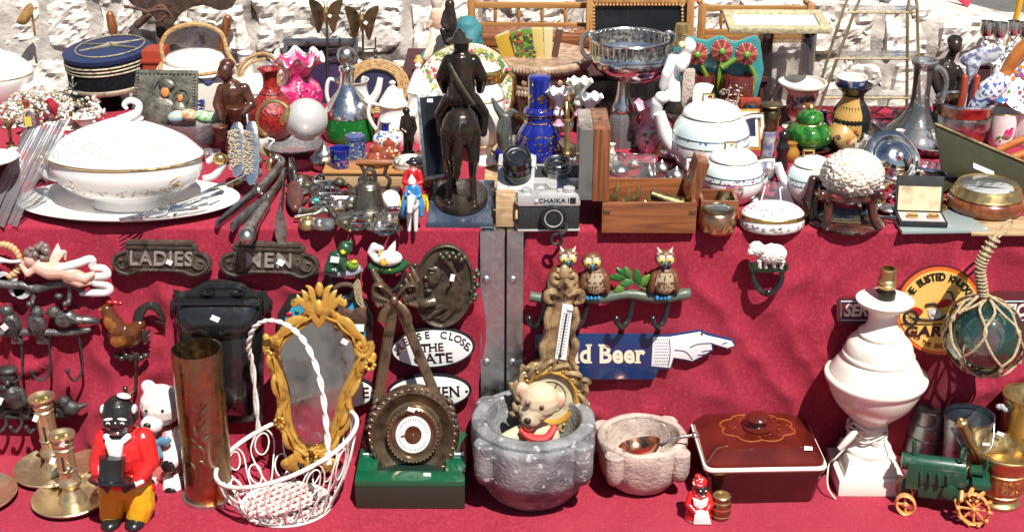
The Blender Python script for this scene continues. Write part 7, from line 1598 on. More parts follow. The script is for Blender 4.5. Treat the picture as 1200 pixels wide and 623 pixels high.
# jardiniere with books
t = LT('jardiniere', 'large brown majolica jardiniere with pale toothed rim', 'planter', 634, 158, 34, [(34, 0), (36, 3), (26, 10), (26, 14), (40, 26), (52, 44), (55, 58), (53, 66)], 'jardiniere_glaze', Y=.66, flute=(24, .02), seg=72)
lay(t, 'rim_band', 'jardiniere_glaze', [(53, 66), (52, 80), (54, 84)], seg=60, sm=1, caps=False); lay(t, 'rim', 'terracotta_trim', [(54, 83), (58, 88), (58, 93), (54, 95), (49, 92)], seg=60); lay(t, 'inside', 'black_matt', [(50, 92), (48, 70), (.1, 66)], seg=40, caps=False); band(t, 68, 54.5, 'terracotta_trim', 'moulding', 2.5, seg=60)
b = t.b()
for k in range(44): a = R(180 + k * 4.1); b.ball((634 + 58 * math.cos(a), t.y - 89, 58 * math.sin(a)), (1.8, 3, 1.2), seg=6); b.ball((634 + 54.5 * math.cos(a), t.y - 62, 54.5 * math.sin(a)), (2.4, 4, 2), seg=6)
for k in range(12): a = R(188 + k * 15); b.ball((634 + 53 * math.cos(a), t.y - 74, 53 * math.sin(a)), (3.4, 4, 1.6), seg=8)
b.part('moulded_ornament', 'terracotta_trim'); b = t.b()
b.chain([(592, 76, -24), (586, 84, -30), (590, 98, -30)], [8, 7, 5]); b.tube([(590, 74, -28), (580, 70, -30), (574, 80, -30), (582, 88, -34)], [4, 4, 3, 2], 8, 5); b.part('ram_head', 'terracotta_trim', voxel=1)
def book(pts, lab, cover, pages=True, d=-4, th=8):
    cx_ = sum(p[0] for p in pts) / 4; t = T('book', lab, 'book', cx_, 70, Y=.66, group='old books in the jardiniere'); b = t.b(); b.col = cover; b.prism(pts, d, th)
    q = b.part('cover', 'at_satin', bevel=.5)
    if pages: b = t.b(); x = [pts[0][0] + 2, pts[1][0] - 1, pts[2][0] - 1, pts[3][0] + 2]; b.prism([(x[0], pts[0][1] - .8), (x[1], pts[1][1] - .8), (x[2], pts[2][1] + 2), (x[3], pts[3][1] + 2)], d + 1.2, th - 2.4); b.part('pages', 'paper_old')
    return t
book([(580, 43), (597, 37), (606, 72), (590, 76)], 'mustard yellow book leaning at the left of the jardiniere', (.45, .28, .03))
t = book([(598, 37), (623, 32), (628, 74), (610, 76)], 'book with green and red patterned cover in the jardiniere', (.10, .22, .03), False, -8, 4); b = t.b()
for k in range(70): u, v = rnd(.06, .94), rnd(.05, .9); x = 598 + 25 * u + 9 * v; y = 37 - 5 * u + 38 * v; b.col = random.choice([(.4, .05, .03), (.45, .32, .04), (.03, .1, .03), (.05, .05, .04)]); m = b.n(); r = rnd(1, 2.4); b.prism([(x + r * math.cos(q), y + r * math.sin(q)) for q in (0, 1.2, 2.5, 3.8, 5)], -8.3 - .01 * k, .2)
b.part('cover_pattern', 'at_satin', smooth=False)
book([(623, 33), (636, 33), (638, 74), (627, 74)], 'pale yellow book standing upright in the jardiniere', (.55, .42, .14), False)
book([(637, 33), (648, 33), (646, 74), (638, 74)], 'cream book standing beside the pale yellow book', (.6, .5, .26), False)
book([(652, 34), (660, 34), (652, 74), (645, 74)], 'dark brown narrow book at the right of the jardiniere', (.1, .05, .03))
# boxes, frames on the riser
t = T('inlaid_box', 'polished wooden writing box with inlaid lid behind the books', 'box', 628, 62, Y=.80, z=ZR, rot=(0, 0, -1)); y0 = t.y
b = t.b(); b.box(566, 690, y0 - 24, y0, 0, 46); b.part('base', 'wood_red', bevel=1); b = t.b(); b.box(565, 691, y0 - 38, y0 - 24.6, -1, 47); b.part('lid', 'wood_red', bevel=1.5)
b = t.b()
for k in range(46): a = rnd(0, 6.28); b.col = random.choice([(.5, .45, .3), (.15, .2, .35), (.35, .1, .06), (.55, .5, .42)]); x, d = 640 + rnd(-34, 34), 22 + rnd(-9, 9); o = Vector(((x - t.x) * t.s, d * t.s, t.zy(y0 - 38.3) + .00005 * k)); b.add([o + Vector((math.cos(j * 1.26 + a) * 3 * t.s, math.sin(j * 1.26 + a) * 3 * t.s, 0)) for j in range(5)], [list(range(5))])
b.part('inlay', 'at_satin', smooth=False)
def chair_back(x0, x1, lab, top, rail, bot):
    t = T('chair_back', lab, 'chair', (x0 + x1) / 2, 40, Y=.925, z=ZR, group='wooden chair backs'); y0 = t.y
    for x in (x0, x1): b = t.b(); b.box(x - 4.5, x + 4.5, top - 6, y0 + (60 if x > 900 else 0), -4, 4); b.ball((x, top - 8, 0), (4, 4, 4)); b.part('post', 'wood_gold_z', bevel=1)
    for y in (top, rail, bot): b = t.b(); b.box(x0 + 4.6, x1 - 4.6, y - 3.5, y + 3.5, -2.5, 2.5); b.part('rail', 'wood_gold', bevel=.8)
    n = int((x1 - x0) / 24)
    for k in range(1, n): x = x0 + (x1 - x0) * k / n; b = t.b(); b.tube([(x, top + 3, 0), (x, (top + rail) / 2, 0), (x, rail - 3, 0)], [1.5, 2.4, 1.5], 8, 3); b.part('spindle', 'wood_gold_z')
    b = t.b()
    for k in range(int((x1 - x0 - 8) / 4)): b.ball((x0 + 6 + k * 4, bot + 4, -2), 1.9, seg=6)
    b.part('beaded_edge', 'wood_gold')
    return t
chair_back(553, 690, 'wooden chair back with spindles behind the inlaid box', 6, 30, 40); chair_back(820, 945, 'wooden chair back with spindles behind the daisy planter', 10, 38, 44)
t = T('framed_mirror', 'dark mirror in a beaded wooden frame behind the silver compote', 'mirror', 748, 90, Y=.86, z=ZR, rot=(-7, 0, 0)); y0 = t.y
b = t.b(); b.box(692, 803, -8, y0 - 2, 0, 3); b.part('glass', 'screen')
for bx in ((686, 694, -14, y0), (802, 811, -14, y0), (694.2, 801.8, -2, 5)): b = t.b(); b.box(*bx, -4, 5); b.part('frame', 'wood_gold_z', bevel=1)
b = t.b()
for k in range(27): b.ball((695 + k * 4.1, 7, -3), 1.9, seg=6)
for k in range(22): b.ball((696, 9 + k * 4, -3), 1.9, seg=6); b.ball((800, 9 + k * 4, -3), 1.9, seg=6)
b.part('beaded_edge', 'wood_gold')
# cobalt bottle, fish
t = LT('cobalt_bottle', 'cobalt blue glass bottle with gold bands and tall stopper', 'bottle', 631, 196, 26, [(26, 0), (28, 4), (28, 18), (24, 34), (17, 44), (15, 50), (16, 54), (18, 56), (17, 60), (13, 63)], 'cobalt'); lay(t, 'stopper', 'cobalt', [(13, 63), (13, 90), (13.5, 96), (11, 99), (.1, 100)]); band(t, 56, 17.6); band(t, 46, 16.6)
for lo, hi, n in ((18, 34, 60), (60, 62, 10)): deco(t, n, 1.6, lo, hi, [(.7, .45, .12)], part='gold_ornament', mat='gold')
tp = t.prof; t.prof = [(13, t.y - 63), (13, t.y - 92)]; deco(t, 30, 1.8, 70, 80, [(.7, .45, .12)], part='gold_ornament', mat='gold')
t = T('glass_fish', 'grey green glass fish ornament with raised tail', 'ornament', 592, 172, Y=.32); b = t.b(); b.chain([(592, 170, 0), (590, 154, 0), (592, 138, 0)], [9, 10, 7]); b.chain([(592, 140, 0), (582, 126, 0), (577, 116, 0)], [6, 4, 2]); b.chain([(592, 140, 0), (600, 130, 0), (606, 132, 0)], [6, 3.5, 2]); b.solo('glass_dark_green', voxel=.9); 
# cameras
def camera(name_lab, x, yb, w, h, dp, lens, rot, words=None, prism=False, Y=None, z=None, chrome='silver_sat'):
    t = T('camera', name_lab, 'camera', x, yb, Y=Y, z=z, rot=rot, group='old film cameras'); y0 = t.y
    b = t.b(); b.box(x - w / 2, x + w / 2, y0 - h * .68, y0 - h * .06, 0, dp); b.part('leatherette', 'leatherette', bevel=2.5)
    b = t.b(); b.box(x - w / 2 - .6, x + w / 2 + .6, y0 - h, y0 - h * .685, -1, dp + 1); b.part('top_plate', chrome, bevel=2); b = t.b(); b.box(x - w / 2 - .5, x + w / 2 + .5, y0 - h * .055, y0, -.5, dp + .5); b.part('base_plate', chrome, bevel=1)
    lx, ly, r, L, mt = lens; b = t.b()
    def ring(b, prof, cap=True): b.grid([[t.pv(lx, ly) + Vector((rr * math.cos(a), d, rr * math.sin(a))) * t.s for a in [2 * math.pi * i / 36 for i in range(36)]] for rr, d in prof], True, False, cap)
    ring(b, [(r, 0), (r, -L), (r * .94, -L - 1), (r * .86, -L - 1), (r * .7, -L + 2), (r * .62, -L + 3)]); q = b.part('lens', mt)
    b = t.b(); ring(b, [(r * .62, -L + 2.6), (r * .4, -L + 1.4), (.1, -L + 1)]); b.part('lens_glass', 'screen', q)
    for k in (.35, .65): b = t.b(); ring(b, [(r + .1, -L * k), (r + .8, -L * k - 1), (r + .8, -L * k - 2), (r + .1, -L * k - 3)]); b.part('focus_ring', mt, q)
    b = t.b(); ring(b, [(r * .6, -L + 2), (r * .67, -L - .4), (r * .74, -L - .6), (r * .76, -L + 1)], False); b.part('lens_rim', 'silver_sat' if words else 'pewter', q)
    for dx, rr, hh in ((-.36, 6, 4), (.33, 7, 5), (.18, 3.4, 3)): 
        b = t.b(); b.lathe(x + dx * w, [(rr, y0 - h + .3), (rr, y0 - h - hh), (rr - 1, y0 - h - hh - .6), (.1, y0 - h - hh - .6)], d=dp / 2, seg=24); b.part('dial', chrome)
    if prism: b = t.b(); b.prism([(x - 15, y0 - h), (x - 9, y0 - h - 12), (x + 9, y0 - h - 12), (x + 15, y0 - h)], -2, dp); b.part('prism_hump', chrome, bevel=1.5)
    if words: b = t.b(); b.text(words, x + w * .10, y0 - h * .84, 5, -1.2, .4, 0, 0, .01, 1.25); b.part('lettering', 'black_matt', smooth=False); b = t.b(); b.box(x + w * .34, x + w * .43, y0 - h * .92, y0 - h * .76, -1.6, 0); b.part('viewfinder', 'screen'); b = t.b(); b.ball((x - w * .2, y0 - h * .82, -1), (3, 3, 1.6), seg=12); b.part('button', chrome)
    b = t.b()
    for s in (-1, 1): b.tube([(x + s * w * .5, y0 - h * .8, dp / 2), (x + s * w * .54, y0 - h * .8, dp / 2)], 2, 8, 1)
    b.part('strap_lug', chrome); return t
camera('small film camera with CHAIKA lettering facing out at the table edge', 643, 271, 72, 43, 18, (648, 253, 14.5, 8, 'black_gloss'), (0, 0, 2), 'CHAIKA II')
t = camera('chrome reflex camera lying on its back with the lens pointing up, behind the small camera', 652, 232, 58, 44, 20, (651, 204, 15, 17, 'pewter'), (-100, 0, 180), None, True, Y=.19, z=ZT + .070)
for o in t.o.children:
    if o.name.startswith('lens'): o.location.z = t.zy(t.y - 22) - t.zy(204) + 0
t = T('camera_case', 'dark leather case underneath the two chrome cameras', 'case', 640, 205, Y=.13, z=ZT); b = t.b(); b.box(618, 682, t.y - 17, t.y, -2, 40); b.solo('leather', bevel=2)
t = camera('chrome reflex camera with long black lens turned upward, left of the others', 603, 226, 44, 56, 22, (605, 200, 16.5, 34, 'black_gloss'), (-60, 0, -4), None, False, Y=.085, z=ZT + .045)
[o.data.materials.__setitem__(0, MATS['silver_sat']) for o in t.o.children if o.name.startswith('leatherette')]
t = T('cardboard_box', 'worn pale wooden block under the black lens camera', 'box', 594, 266); b = t.b(); b.box(581, 604, t.y - 30, t.y, 0, 40); b.solo('wood_pale', bevel=1)
t = LT('brass_finial', 'tall slender brass finial with open loops', 'finial', 664, 205, 6, [(7, 0), (7, 3), (3, 8), (3, 22), (5, 24), (3, 27), (4, 40), (2.6, 44), (3, 56), (2, 60), (2, 84), (3.4, 87), (1.4, 92), (.1, 98)], 'brass', sm=1)
b = t.b(); [b.tube([(664, t.y - 58, 0), (664 + 8 * math.cos(a), t.y - 66, 8 * math.sin(a)), (664 + 6 * math.cos(a), t.y - 76, 6 * math.sin(a)), (664, t.y - 84, 0)], 1.3, 6, 5) for a in (0, 1.57, 3.14, 4.71)]; b.part('loop', 'brass')
t = T('leather_case', 'dark brown crumpled leather camera case behind the cameras', 'case', 650, 190); b = t.b(); b.chain([(636, 184, 0), (650, 172, 0), (668, 176, 4)], [9, 12, 10]); b.ball((644, 168, 4), (10, 8, 8)); b.ball((640, 152, 4), (9, 9, 8)); b.solo('leather', voxel=1, wob=2, wobs=40)
for i, (x, y) in enumerate(((690, 194), (676, 200), (632, 206), (700, 182), (684, 180), (640, 198))): trinket(x, y, i + 1, 'small metal trinket behind the cameras', 'trinkets behind the cameras')
# hinged wooden box
t = T('hinged_box', 'open polished wooden box with upright lid on its left side', 'box', 760, 273); y0 = t.y
for nm, bx in (('front_panel', (705, 815, y0 - 35, y0, 0, 5)), ('rear_panel', (705, 815, y0 - 35, y0, 82, 87)), ('side_panel', (705, 710, y0 - 35, y0, 5.2, 81.8)), ('side_panel', (810, 815, y0 - 35, y0, 5.2, 81.8)), ('floor', (710.2, 809.8, y0 - 5, y0, 5.2, 81.8))): b = t.b(); b.box(*bx); b.part(nm, 'wood_red', bevel=.6)
b = t.b(); b.box(693, 712, y0 - 120, y0 - 36, 2, 86, taper=1); b.part('lid', 'wood_red_y', bevel=.8); b = t.b(); b.box(677, 692.6, y0 - 119, y0 - 37, 4, 84); b.part('lid_lining', 'mirror_dark')
for x in (706, 806): b = t.b(); b.box(x, x + 8, y0 - 26, y0 - 22, -.6, .2); b.part('corner_brass', 'brass_old')
b = t.b(); b.lathe(702, [(2.4, y0 - 120), (2.4, y0 - 122), (.1, y0 - 123)], d=40, seg=12); b.part('catch', 'brass')
for i, (x, d, h, lab) in enumerate(((720, 30, 36, 'flame shaped brass instrument arm in the box, tallest by the lid'), (733, 22, 31, 'flame shaped brass instrument arm in the box, second from the lid'), (745, 32, 32, 'flame shaped brass instrument arm in the box, third from the lid'), (757, 20, 26, 'flame shaped brass instrument arm in the box, farthest from the lid'))):
    t2 = T('brass_instrument_arm', lab, 'instrument part', x, 262, Y=t.p.y + d * t.s, z=ZT + 6 * t.s, group='brass instrument arms'); b = t2.b(); y = t2.y; b.tube([(x, y, 0), (x + 1, y - 14, 0), (x - 2, y - 20, 0), (x + 2, y - h * .8, 0), (x + 4, y - h - 8, 0)], [2, 2, 5, 4.4, .6], 8, 4, flat=(1, .4)); b.ball((x, y - 14, 0), 3, seg=8); b.tube([(x - 6, y - 16, -3), (x + 9, y - 12, -3)], 1.4, 6, 1); b.solo('brass')
t2 = T('brass_telescope', 'small brass telescope lying in the wooden box', 'telescope', 780, 240, Y=t.p.y + 36 * t.s, z=ZT + 24 * t.s); b = t2.b(); y = t2.y; b.tube([(762, y - 10, 0), (780, y - 4, 0)], 6.4, 16, 1); b.tube([(779, y - 4, 0), (797, y + 2, 0)], 8.4, 16, 1); q = b.part('tube', 'brass_old'); b = t2.b(); b.tube([(796, y + 1.6, 0), (800, y + 3, 0)], 9.4, 16, 1); b.part('eyepiece', 'brass')
# crystal and glass
t = LT('crystal_decanter', 'slim cut crystal decanter with silver neck and mushroom stopper', 'decanter', 728, 176, 14, [(14, 0), (15.5, 3), (15.5, 34), (13, 42)], 'glass_cut', flute=(14, .04)); lay(t, 'neck', 'silver', [(14, 42), (15, 45), (10, 54), (7.4, 70), (7.4, 82), (8.6, 84)]); lay(t, 'stopper', 'silver', [(4, 84), (4, 88), (8, 91), (8, 94), (4, 97), (.1, 98)])
t = T('glass_casket', 'clear glass casket holding a silver ball beside the wooden box', 'casket', 740, 214, Y=.17, z=ZT); b = t.b(); y = t.y; b.box(714, 768, y - 42, y - 2, 0, 36); b.part('walls', 'glass', bevel=3); b = t.b(); b.ball((745, y - 14, 16), (13, 8, 10)); b.part('silver_ball', 'silver')
for x, y, c, lab in ((654, 112, (.74, .7, .74), 'lilac white frilled lace glass basket behind the wooden lid'), (690, 118, (.72, .68, .72), 'white frilled lace glass basket right of the wooden lid'), (678, 100, (.56, .64, .52), 'pale green frilled glass basket behind two lace ones')):
    t = T('frilled_basket', lab, 'glass basket', x, y + 34, Y=.40, group='frilled glass baskets'); b = t.b(); b.col = c; b.lathe(t.x, [(7, y + 22), (4, y + 12), (7, y + 5), (12, y - 2), (15, y - 6)], ruf=(7, 2, 6, 14), seg=72, sm=3, caps=False, wall=(1.4, y + 6)); q = b.part('bowl', 'at_gloss'); q.modifiers.new('t', 'SOLIDIFY').thickness = .002
    b = t.b(); b.col = (.6, .3, .42); b.lathe(t.x, [(7, t.y), (4, y + 30), (5, y + 14)], seg=20); b.part('stem', 'at_gloss')
t = LT('pink_glass_vase', 'white and pink glass vase with frilled rim and painted flowers', 'vase', 762, 182, 12, [(12, 0), (15, 6), (17, 18), (14, 32), (13, 42), (18, 50), (23, 56)], 'pink_white', ruf=(6, 2.6, 13, 22), seg=64, caps=False); t.o and None; deco(t, 40, 2.4, 8, 34, [(.55, .08, .25), (.65, .25, .35), (.05, .3, .08), (.7, .6, .62)], off=.6)
t = T('silver_compote', 'big silver two handled compote bowl with pierced gallery rim', 'compote', 738, 128, Y=.56, z=ZT); y0 = t.y; t.sxy = (1, 1)
lay(t, 'foot', 'silver_dull', [(30, 0), (32, 3), (24, 8), (12, 16), (9, 26), (13, 34), (10, 40), (14, 46)]); H = y0 - 60
def cy(v): return y0 - v
lay(t, 'bowl', 'silver', [(12, cy(94)), (28, cy(90)), (44, cy(78)), (49, cy(67)), (48, cy(64)), (50, cy(62)), (47, cy(60)), (36, cy(80)), (.1, cy(86))], seg=56)
b = t.b(); b.lathe(738, [(46, 61), (44, 54), (45, 46)], seg=56, caps=False); 
b.part('gallery', 'silver_pierced'); b = t.b()
for k in range(40): a = 2 * math.pi * k / 40; b.limb((738 + 45.5 * math.cos(a), 60, 45.5 * math.sin(a)), (738 + 45.5 * math.cos(a), 46, 45.5 * math.sin(a)), 1.2, 1.8, 6)
b.part('gallery_post', 'silver'); b = t.b(); b.tube([(738 + 46 * math.cos(a), 45, 46 * math.sin(a)) for a in [2 * math.pi * i / 36 for i in range(36)]], 1.6, 7, 2, True); b.part('rim', 'silver')
for s in (-1, 1): tub(t, 'handle', 'silver', [(738 + s * 47, 70, 0), (738 + s * 56, 60, 0), (738 + s * 54, 44, 0), (738 + s * 44, 38, 0), (738 + s * 42, 48, 0)], [2.4, 3, 3, 2.6, 2], seg=10)
# figure lamp
t = T('figure_lamp', 'white porcelain lamp of a draped woman and child with brass socket', 'lamp', 790, 130, Y=.40); b = t.b(); b.col = (.76, .75, .73)
b.chain([(790, 128, 2), (790, 108, 2), (786, 90, 2), (792, 72, 2)], [12, 11, 10, 11]); b.chain([(800, 72, 0), (804, 58, 0), (806, 54, 0)], [9, 8, 10]); b.chain([(786, 72, -4), (780, 84, -10), (776, 98, -8)], [6, 6, 5]); b.ball((797, 74, -10), (7, 8, 6)); b.ball((775, 112, -8), (9, 8, 8)); b.chain([(770, 118, -6), (768, 134, -4)], [8, 7]); b.part('figure', 'at_gloss', voxel=1)
b = t.b(); b.lathe(790, [(14, t.y), (15, t.y - 4), (11, t.y - 14), (13, 128)], seg=24); b.part('foot', 'bronze_dark'); b = t.b(); b.lathe(t.x + 4, [(10, 53), (9, 50), (6, 47), (6, 40), (8, 38), (8, 34), (7, 28), (.1, 28)], seg=24); b.part('bulb_socket', 'brass')
b = t.b(); b.box(797, 811, 80, t.y, -10, 2); b.part('column', 'marble_pink', bevel=1)
# daisy planter
t = T('daisy_planter', 'majolica planter with teal back, red daisies and basket weave pots', 'planter', 843, 132, Y=.48); b = t.b(); b.col = (.04, .26, .26); b.prism([(790, 50), (800, 42), (812, 46), (830, 50), (845, 44), (862, 52), (880, 46), (892, 50), (888, 118), (796, 118)], 6, 8, 2); b.col = (.05, .12, .02); b.part('back', 'at_gloss', bevel=2)
b = t.b(); b.col = (.16, .26, .03)
for p in ([(848, 120, 2), (842, 96, -2), (845, 70, -4)], [(836, 118, 2), (828, 90, 0), (818, 70, -4)], [(880, 110, 0), (884, 90, -2), (876, 72, -4)], [(845, 78, -4), (858, 70, -4), (868, 64, -4)]): b.tube(p, [4, 3, 2], 8, 5)
b.part('stem', 'at_gloss')
for x, y in ((816, 62), (845, 58), (874, 62)):
    b = t.b()
    for k in range(22): a = 2 * math.pi * k / 22; b.col = (.24, .04, .035) if k % 3 else (.42, .14, .1); b.limb((x + 4 * math.cos(a), y + 4 * math.sin(a), -8), (x + 11.5 * math.cos(a), y + 11.5 * math.sin(a), -5), 1.5, 2.1, 6)
    q = b.part('daisy', 'at_gloss'); b = t.b(); b.col = (.12, .3, .03); b.ball((x, y, -9), (4, 4, 3)); b.part('daisy_centre', 'at_gloss', q)
for x, r in ((822, 13), (861, 19)):
    b = t.b(); b.lathe(t.x + x - 843, [(r - 1, t.y), (r, t.y - 3), (r, 88), (r - 2, 85), (r - 4, 90), (.1, 92)], d=-r * .4, seg=28, sm=1); b.part('basket_pot', 'brown_glaze'); b = t.b(); b.col = (.5, .36, .3)
    for k in range(64): a = R(rnd(195, 345)); b.limb((x + r * math.cos(a), rnd(92, t.y - 3), -r * .4 + r * math.sin(a)), (x + r * math.cos(a + .2), rnd(92, t.y - 3) * 0 + b.t.y - rnd(3, t.y - 92), -r * .4 + r * math.sin(a + .2)), 1, .6, 5) if k % 9 == 0 else b.ball((x + r * math.cos(a), rnd(92, t.y - 3), -r * .4 + r * math.sin(a)), (2.2, 1, 1), (0, rnd(-50, 50), 0), 6)
    b.part('weave', 'at_gloss')
t = T('shell_ornament', 'small iridescent white shell dish beside the white figure lamp', 'shell', 825, 126, Y=.36); b = t.b(); b.prism([(812, 126), (812, 104), (820, 97), (836, 100), (828, 114), (822, 126)], -4, 4, 2, bulge=3); b.solo('porcelain')
t = T('red_brush', 'red wooden block with dark knob beside the daisy planter', 'brush', 878, 136, Y=.38); b = t.b(); b.box(866, 890, 115, 126, -4, 6); b.part('block', 'lino_red', bevel=2); b = t.b(); b.lathe(878, [(8, 136), (9, 122), (7, 119), (.1, 119)], d=-8, seg=20); b.part('knob', 'black_gloss')
# glass lantern with frame on top
t = T('glass_cylinder', 'tall clear glass vase with silvery sides below a picture frame', 'vase', 914, 152, Y=.77); y0 = t.y; b = t.b(); b.lathe(914, [(36, y0), (33, y0 - 10), (33, 36)], seg=40, caps=False); b.part('glass', 'glass_smoke'); b = t.b(); b.lathe(914, [(34, y0 + .2), (33.6, y0 - 4), (30, y0 - 5), (.1, y0 - 5)], seg=40); b.part('base', 'glass_cut')
t = T('gilt_picture', 'pale gilt picture frame lying flat on the glass vase', 'picture frame', 914, 40, Y=.69, rot=(6, 0, 0)); b = t.b(); z0 = t.y
for f in ([(-60, 0), (60, 0), (49, 12), (-49, 12)], [(60, 0), (60, 66), (49, 54), (49, 12)], [(60, 66), (-60, 66), (-49, 54), (49, 54)], [(-60, 66), (-60, 0), (-49, 12), (-49, 54)]): b = t.b(); b.flatslab(f, 0, 7); b.part('frame', 'frame_pale', bevel=1.2)
b = t.b(); b.flatslab([(-49, 12), (49, 12), (49, 54), (-49, 54)], 1, 4); b.part('panel', 'band_aqua')
# teapots
def china(x, yb, r, h, lab, name, cat, spout, lidh, sq=1, grp='banded white tea set'):
    t = LT(name, lab, cat, x, yb, r * .6, [(r * .5, 0), (r * .6, 2), (r * .92, h * .3), (r, h * .55), (r * .9, h * .84), (r * .7, h)], 'porcelain', group=grp, seg=40)
    b = t.b(); b.lathe(t.x, [(r * 1.004, t.y - h * .6), (r * .97, t.y - h * .72), (r * .905, t.y - h * .84), (r * .8, t.y - h * .93)], caps=False, seg=40, sm=2); b.part('pale_band', 'band_aqua')
    lay(t, 'lid', 'porcelain', [(r * .73, h), (r * .74, h + 1.5), (r * .6, h + lidh * .5), (r * .25, h + lidh * .9), (.1, h + lidh)], seg=40); band(t, h, r * .74); band(t, h * .6, r * 1.005, 'picture_ink', 'dark_line', .3); band(t, h * .72, r * .98, 'picture_ink', 'dark_line', .3)
    b = t.b(); yk = t.y - h - lidh; b.tube([(x - 6, yk + 2, 0), (x - 6, yk - 6, 0), (x + 6, yk - 6, 0), (x + 6, yk + 2, 0)], 1.7, 8, 1); b.part('knob', 'gold')
    deco(t, 34, r * .045, h * .61, h * .71, [(.5, .06, .12), (.1, .15, .4), (.55, .25, .3), (.2, .25, .1)]); tp = t.prof; t.prof = [(r * .73, t.y - h - 1), (r * .25, t.y - h - lidh * .9)]; deco(t, 16, r * .04, h + 2, h + lidh * .7); t.prof = tp
    for s in ((1,) if spout else (-1, 1)):
        q = tub(t, 'handle', 'porcelain', [(x + s * r * .78, t.y - h * .9, 0), (x + s * r * 1.36, t.y - h * .96, 0), (x + s * r * 1.3, t.y - h * .6, 0), (x + s * r * .96, t.y - h * .36, 0)], [3, 3.2, 3, 2.4], sm=2); tub(t, 'gold_edge', 'gold', [(x + s * r * .8, t.y - h * .9 - 3, -2), (x + s * r * 1.4, t.y - h * .97 - 3, -2), (x + s * r * 1.36, t.y - h * .6, -2)], .9, q, sm=2)
    if spout: b = t.b(); b.tube([(x - r * .7, t.y - h * .42, 0), (x - r * 1.05, t.y - h * .62, 0), (x - r * 1.25, t.y - h * 1.0, 0)], [r * .3, r * .2, r * .15], 12, 5); b.part('spout', 'porcelain')
    return t
china(830, 216, 46, 74, 'large white porcelain teapot with pale band and square handle', 'teapot', 'teapot', True, 16)
t = china(856, 243, 37, 50, 'white porcelain sugar bowl with painted bouquet and two square handles', 'sugar_bowl', 'sugar bowl', False, 12); deco(t, 46, 2.6, 16, 30, [(.55, .12, .2), (.65, .4, .42), (.12, .25, .1), (.5, .3, .1), (.3, .1, .25)], 252, 282, 'painted_bouquet')
china(948, 246, 29, 48, 'small white porcelain creamer with gold knob behind the coral', 'teapot', 'teapot', True, 10)
# small boxes at the edge
t = T('small_wood_box', 'small wooden box with lid propped open beside the sugar bowl', 'box', 842, 264); y0 = t.y
for bx in ((820, 864, y0 - 28, y0, 0, 4), (820, 864, y0 - 28, y0, 38, 42), (820, 824, y0 - 28, y0, 4.2, 37.8), (860, 864, y0 - 28, y0, 4.2, 37.8), (824.2, 859.8, y0 - 4, y0, 4.2, 37.8)): b = t.b(); b.box(*bx); b.part('panel', 'wood_red', bevel=.6)
b = t.b(); b.box(808, 822, y0 - 74, y0 - 29, 0, 42, (0, 14, 0)); b.part('lid', 'wood_red_y', bevel=.8)
t2 = LT('brass_cup', 'small brass cup lying in the small wooden box', 'cup', 843, 250, 6, [(6, 0), (8, 3), (10, 12), (10.5, 14)], 'brass_old', Y=t.p.y + .03, z=ZT + .03, rot=(-30, 34, 0), wall=(1, 3), solo=True)
t = LT('copper_pot', 'small round copper box with glass top at the table edge', 'box', 840, 277, 17, [(17, 0), (21, 5), (22, 14), (20, 22), (17, 25)], 'copper'); lay(t, 'rim', 'brass_old', [(16, 24), (18.5, 25), (18.5, 27), (15, 28), (14, 26)]); lay(t, 'glass_top', 'glass_smoke', [(15, 27.4), (8, 28.6), (.1, 29)])
b = t.b(); [b.prism([(840 + 22 * math.sin(R(a)) - 3, t.y - 5), (840 + 22 * math.sin(R(a)), t.y - 14), (840 + 22 * math.sin(R(a)) + 3, t.y - 5)], -22.4 * math.cos(R(a)) - 1, .8) for a in (-42, -14, 14, 42)]; b.part('inlay', 'brass')
t = LT('facet_bowl', 'clear faceted glass bowl upside down behind the oval trinket box', 'bowl', 910, 247, 30, [(33, 0), (31, 8), (22, 24), (16, 28)], 'glass_lilac', seg=8, sm=1, caps=False); b = t.b()
for k in range(8): a = 2 * math.pi * k / 8; b.tube([(910 + 33 * math.cos(a), t.y, 33 * math.sin(a)), (910 + 31 * math.cos(a), t.y - 8, 31 * math.sin(a)), (910 + 22 * math.cos(a), t.y - 24, 22 * math.sin(a))], 1, 6, 1)
b.part('facet_edge', 'porcelain')  # opaque white strips paint bright highlights along the clear glass edges
t = LT('oval_trinket_box', 'oval white porcelain trinket box with gold band at the table edge', 'trinket box', 904, 275, 32, [(33, 0), (37, 3), (38, 10), (37, 14)], 'porcelain', sy=.66, seg=56); lay(t, 'lid', 'porcelain', [(37, 16), (36, 20), (26, 27), (12, 30), (.1, 30.6)], seg=56); lay(t, 'gold_band', 'gold', [(37, 13), (38.6, 14), (38.6, 17), (37, 18)], sm=1, caps=False, seg=56); deco(t, 40, 1.8, 3, 10, [(.5, .35, .1), (.3, .2, .35), (.1, .2, .1)]); t.prof = [(36, t.y - 20), (26, t.y - 27), (12, t.y - 30)]; deco(t, 60, 1.5, 21, 29, [(.35, .25, .35), (.5, .45, .3), (.5, .15, .2)], 180, 360)
